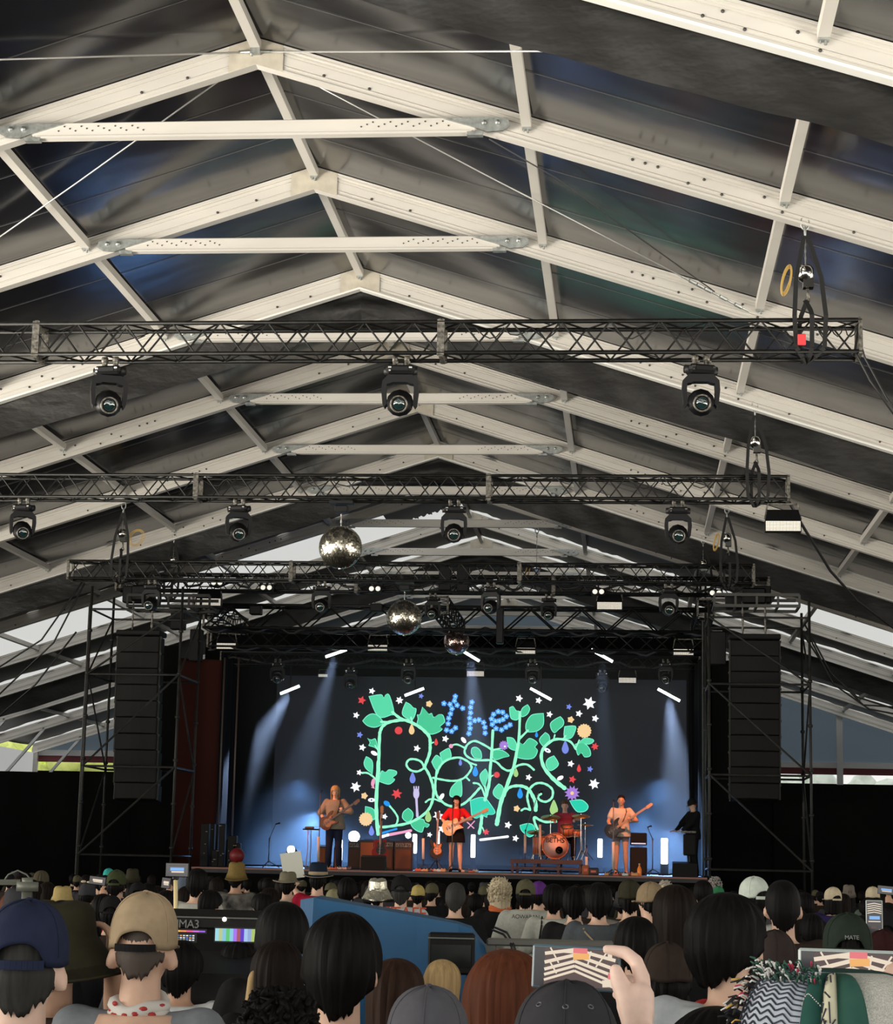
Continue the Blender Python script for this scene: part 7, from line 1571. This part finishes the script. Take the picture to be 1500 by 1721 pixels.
# lighting desk with screens
LY = 8.6; a, b_ = at(225, 1541, LY), at(436, 1541, LY); cx = (a.x+b_.x)/2; w = b_.x-a.x; ztop = at(330, 1540, LY).z; zt2 = at(330, 1562, LY).z; zs = at(330, 1590, LY).z
t = thing('lighting_desk', (cx, LY, 0), 'black lighting control desk with lit screens and raised lid', 'control desk')
mb = MB(); mb.prism([(-.25, .0), (.45, .0), (.45, ztop-.9), (.42, ztop-.88), (.02, zs-.9-.02), (-.25, zs-1.0)], (a.x, LY, .9), (0, 1, 0), (0, 0, 1), (w, 0, 0)); mb.build('desk_body', M_cab, t)
mb = MB(); mb.bev((cx, LY+.02, (ztop+zt2)/2), (w, .05, ztop-zt2), .01); lid = mb.build('lid', M_cab, t); mb = MB(); mb.box((cx, LY-.008, ztop-.004), (w*.98, .004, .006)); mb.build('lid_edge', mat('edge_grey', (.09, .09, .085), .5), lid)
text('grandMA3', at(298, 1553, LY-.012), .050, PI/2, mat('logo_grey', (.16, .16, .15), .5), lid, 'lettering', .001)
mb = MB(); mb.ell(at(377, 1545, LY-.02), (.010, .010, .010), None, 10, 8); mb.build('lamp', glow('small_lamp', (1, .95, .7), 3), lid)
def dscreen(x0, x1, y0, y1, name, cols, rows=None):
    p, q = at(x0, y0, LY-.02), at(x1, y1, LY-.02); mb = MB(); mb.box(((p.x+q.x)/2, LY-.01, (p.z+q.z)/2), (q.x-p.x+.012, .012, p.z-q.z+.012)); sc = mb.build('screen', M_blkp, t); mb = MB(); ms = [glow('px_%s_%d' % (name, i), c, .9) for i, c in enumerate(cols)]; N = len(cols)
    R_ = rows or 1
    for r_ in range(R_):
        for i in range(N):
            mb.cur = i if R_ == 1 else (i*3+r_*2) % N; X0, X1 = p.x+(q.x-p.x)*i/N, p.x+(q.x-p.x)*(i+(1 if R_ == 1 else .7))/N; Z0, Z1 = q.z+(p.z-q.z)*(r_+(0 if R_ == 1 else .2))/R_, q.z+(p.z-q.z)*(r_+(1 if R_ == 1 else .75))/R_; mb.quad((X0, LY-.0225, Z0), (X1, LY-.0225, Z0), (X1, LY-.0225, Z1), (X0, LY-.0225, Z1))
    mb.build('picture', ms, sc)
dscreen(362, 434, 1560, 1583, 'bars', [(.35, .75, .85), (.50, .62, .30), (.25, .60, .80), (.12, .60, .18), (.25, .65, .80), (.42, .18, .95), (.40, .08, .12), (.10, .03, .60), (.40, .60, .90), (.30, .42, .75), (.45, .60, .15), (.25, .62, .75)])
dscreen(292, 345, 1563, 1567, 'hue', [(.95, .55, .1), (.95, .3, .1), (.9, .1, .3), (.7, .15, .8), (.35, .1, .9)]); dscreen(292, 328, 1570, 1582, 'cells', [(.15, .25, .9), (.8, .85, .9), (.95, .9, .6), (.9, .4, .1), (.8, .8, .85), (.2, .4, .9), (.7, .8, .9)], 3)
mb = MB(); mb.box((cx, LY+.1, .88), (w+.1, .8, .04)); 
for sx_ in (-1, 1): mb.box((cx+sx_*w*.45, LY+.1, .43), (.06, .6, .86))
tag(mb.build('desk_table', M_blkp), 'black table carrying the lighting desk', 'table')
# rail of the operator platform
a, b_ = at(818, 1586, 9.9), at(1030, 1592, 9.9); t = thing('platform_rail', ((a.x+b_.x)/2, 9.9, 0), 'grey barrier rail with dark panel in the middle of the crowd', 'barrier')
mb = MB(); mb.bev(((a.x+b_.x)/2, 9.9, a.z+.01), (b_.x-a.x, .10, .035), .008); mb.build('rail', mat('rail_grey', (.13, .13, .11), .5), t); mb = MB(); mb.box(((a.x+b_.x)/2, 9.93, a.z/2-.03), (b_.x-a.x-.02, .03, a.z-.08)); mb.build('panel', M_cab, t)
mb = MB(); mb.box((a.x+.02, 9.9, a.z/2), (.05, .08, a.z)); mb.build('post', mat('rail_grey', (.13, .13, .11), .5), t)
for k in range(2): cable('loose_cable', [at(826+k*4, 1562-k*4, 10.1), at(845+k*6, 1570-k*3, 10.1), at(858+k*4, 1586, 9.85), at(861+k*5, 1598, 9.83)], .006, M_blk, ('lower', 'upper')[k]+' of two black cables arching over the grey rail')
# selfie stick
q0, q1 = at(297, 1575, 10.0), at(295, 1478, 10.0); t = thing('selfie_stick', V((q0.x, 10.0, 1.2)), 'pale yellow selfie stick raised beside the beige cap', 'selfie stick'); mb = MB(); mb.tube(q0-V((0, 0, .1)), q1, .011, 8); mb.build('pole', mat('pale_yellow_pole', (.75, .62, .32), .4), t); mb = MB(); mb.bev(q1+V((0, 0, .012)), (.03, .03, .03), .006); mb.build('clamp', M_blkp, t)
phone(at(298, 1462, 9.97), .118, .072, 'small phone on top of the selfie stick showing the stage', 'stage', 0)
person_at(279, 1496, 24, .19, 'person with raised hand and lit phone left of the selfie stick', skin=SK['tan'], top=BK, Yfix=15, hold=(281, 1484, .07, .085, 'lit pink phone beside the selfie stick', 'cream', .1), wear=[hair(HB, .05, -.03, -.13, .022, seed=92)])
# grey clamp and bars at the far left
p = at(46, 1493, 8.6); t = thing('equipment_stand', V((p.x, 8.6, 0)), 'grey metal stand with clamp and level bars at the far left', 'stand'); M_gm = mat('dull_grey_metal', (.13, .135, .11), .5, .2)
mb = MB(); mb.tube((p.x, 8.6, 0), at(46, 1482, 8.6), .022, 10); mb.build('post', M_gm, t); mb = MB(); mb.lathe([(.03, -.02), (.048, -.02), (.048, .02), (.03, .02)], Matrix.Translation(at(46, 1490, 8.6)), 16); mb.tube(at(46, 1488, 8.6), at(46, 1475, 8.6), .024, 12); mb.build('clamp', M_gm, t)
for y in (1481, 1485): mb = MB(); mb.tube(at(-20, y, 8.62), at(34, y, 8.62), .008, 6); mb.build('level_bar', M_gm, t)
mb = MB(); mb.path([at(6, 1482, 8.7), at(14, 1470, 8.7), at(30, 1463, 8.7), at(45, 1470, 8.7), at(52, 1480, 8.7)], .004, 5); mb.build('hoop', M_gm, t)
# trees far outside the open gable foot
M_leaf = mat('far_foliage', (.80, .90, .26), .8, noise=((.8, .8, .8), .5)); rnd = random.Random(3)
def ftree(x, Y, h, r, label, m_):
    t = thing('tree', (x, Y, 0), label, 'tree', 'trees outside the tent'); mb = MB(); mb.tube((x, Y, 0), (x, Y, h*.5), .2, 8, .12); mb.build('trunk', mat('bark', (.10, .07, .05), .9), t)
    mb = MB()
    for k in range(9): mb.ell((x+rnd.uniform(-r*.6, r*.6), Y+rnd.uniform(-r*.5, r*.5), h*.55+rnd.uniform(-.2, .35)*h), (r*rnd.uniform(.4, .65),)*3, None, 12, 8, lambda p: p*(1+.12*math.sin(9*p.x+7*p.z)))
    mb.build('foliage', m_, t)
M_leaf2 = mat('pale_foliage', (.70, .78, .70), .8, noise=((.8, .8, .8), .3))
for k, px in enumerate((40, 75, 110, 145, 180)): ftree(at(px, 1290, 100).x, 100+k % 2, 7.5+k % 3*.3, 2.2, 'yellow green tree outside the gable on the left, %s from the left' % ('first', 'second', 'third', 'fourth', 'fifth')[k], M_leaf)
for k, px in enumerate((1340, 1400, 1465)): ftree(at(px, 1300, 100).x, 101, 6.2, 2.4, 'pale tree outside the gable on the right, %s' % ('beside the tower', 'behind the white post', 'at the edge')[k], M_leaf2)
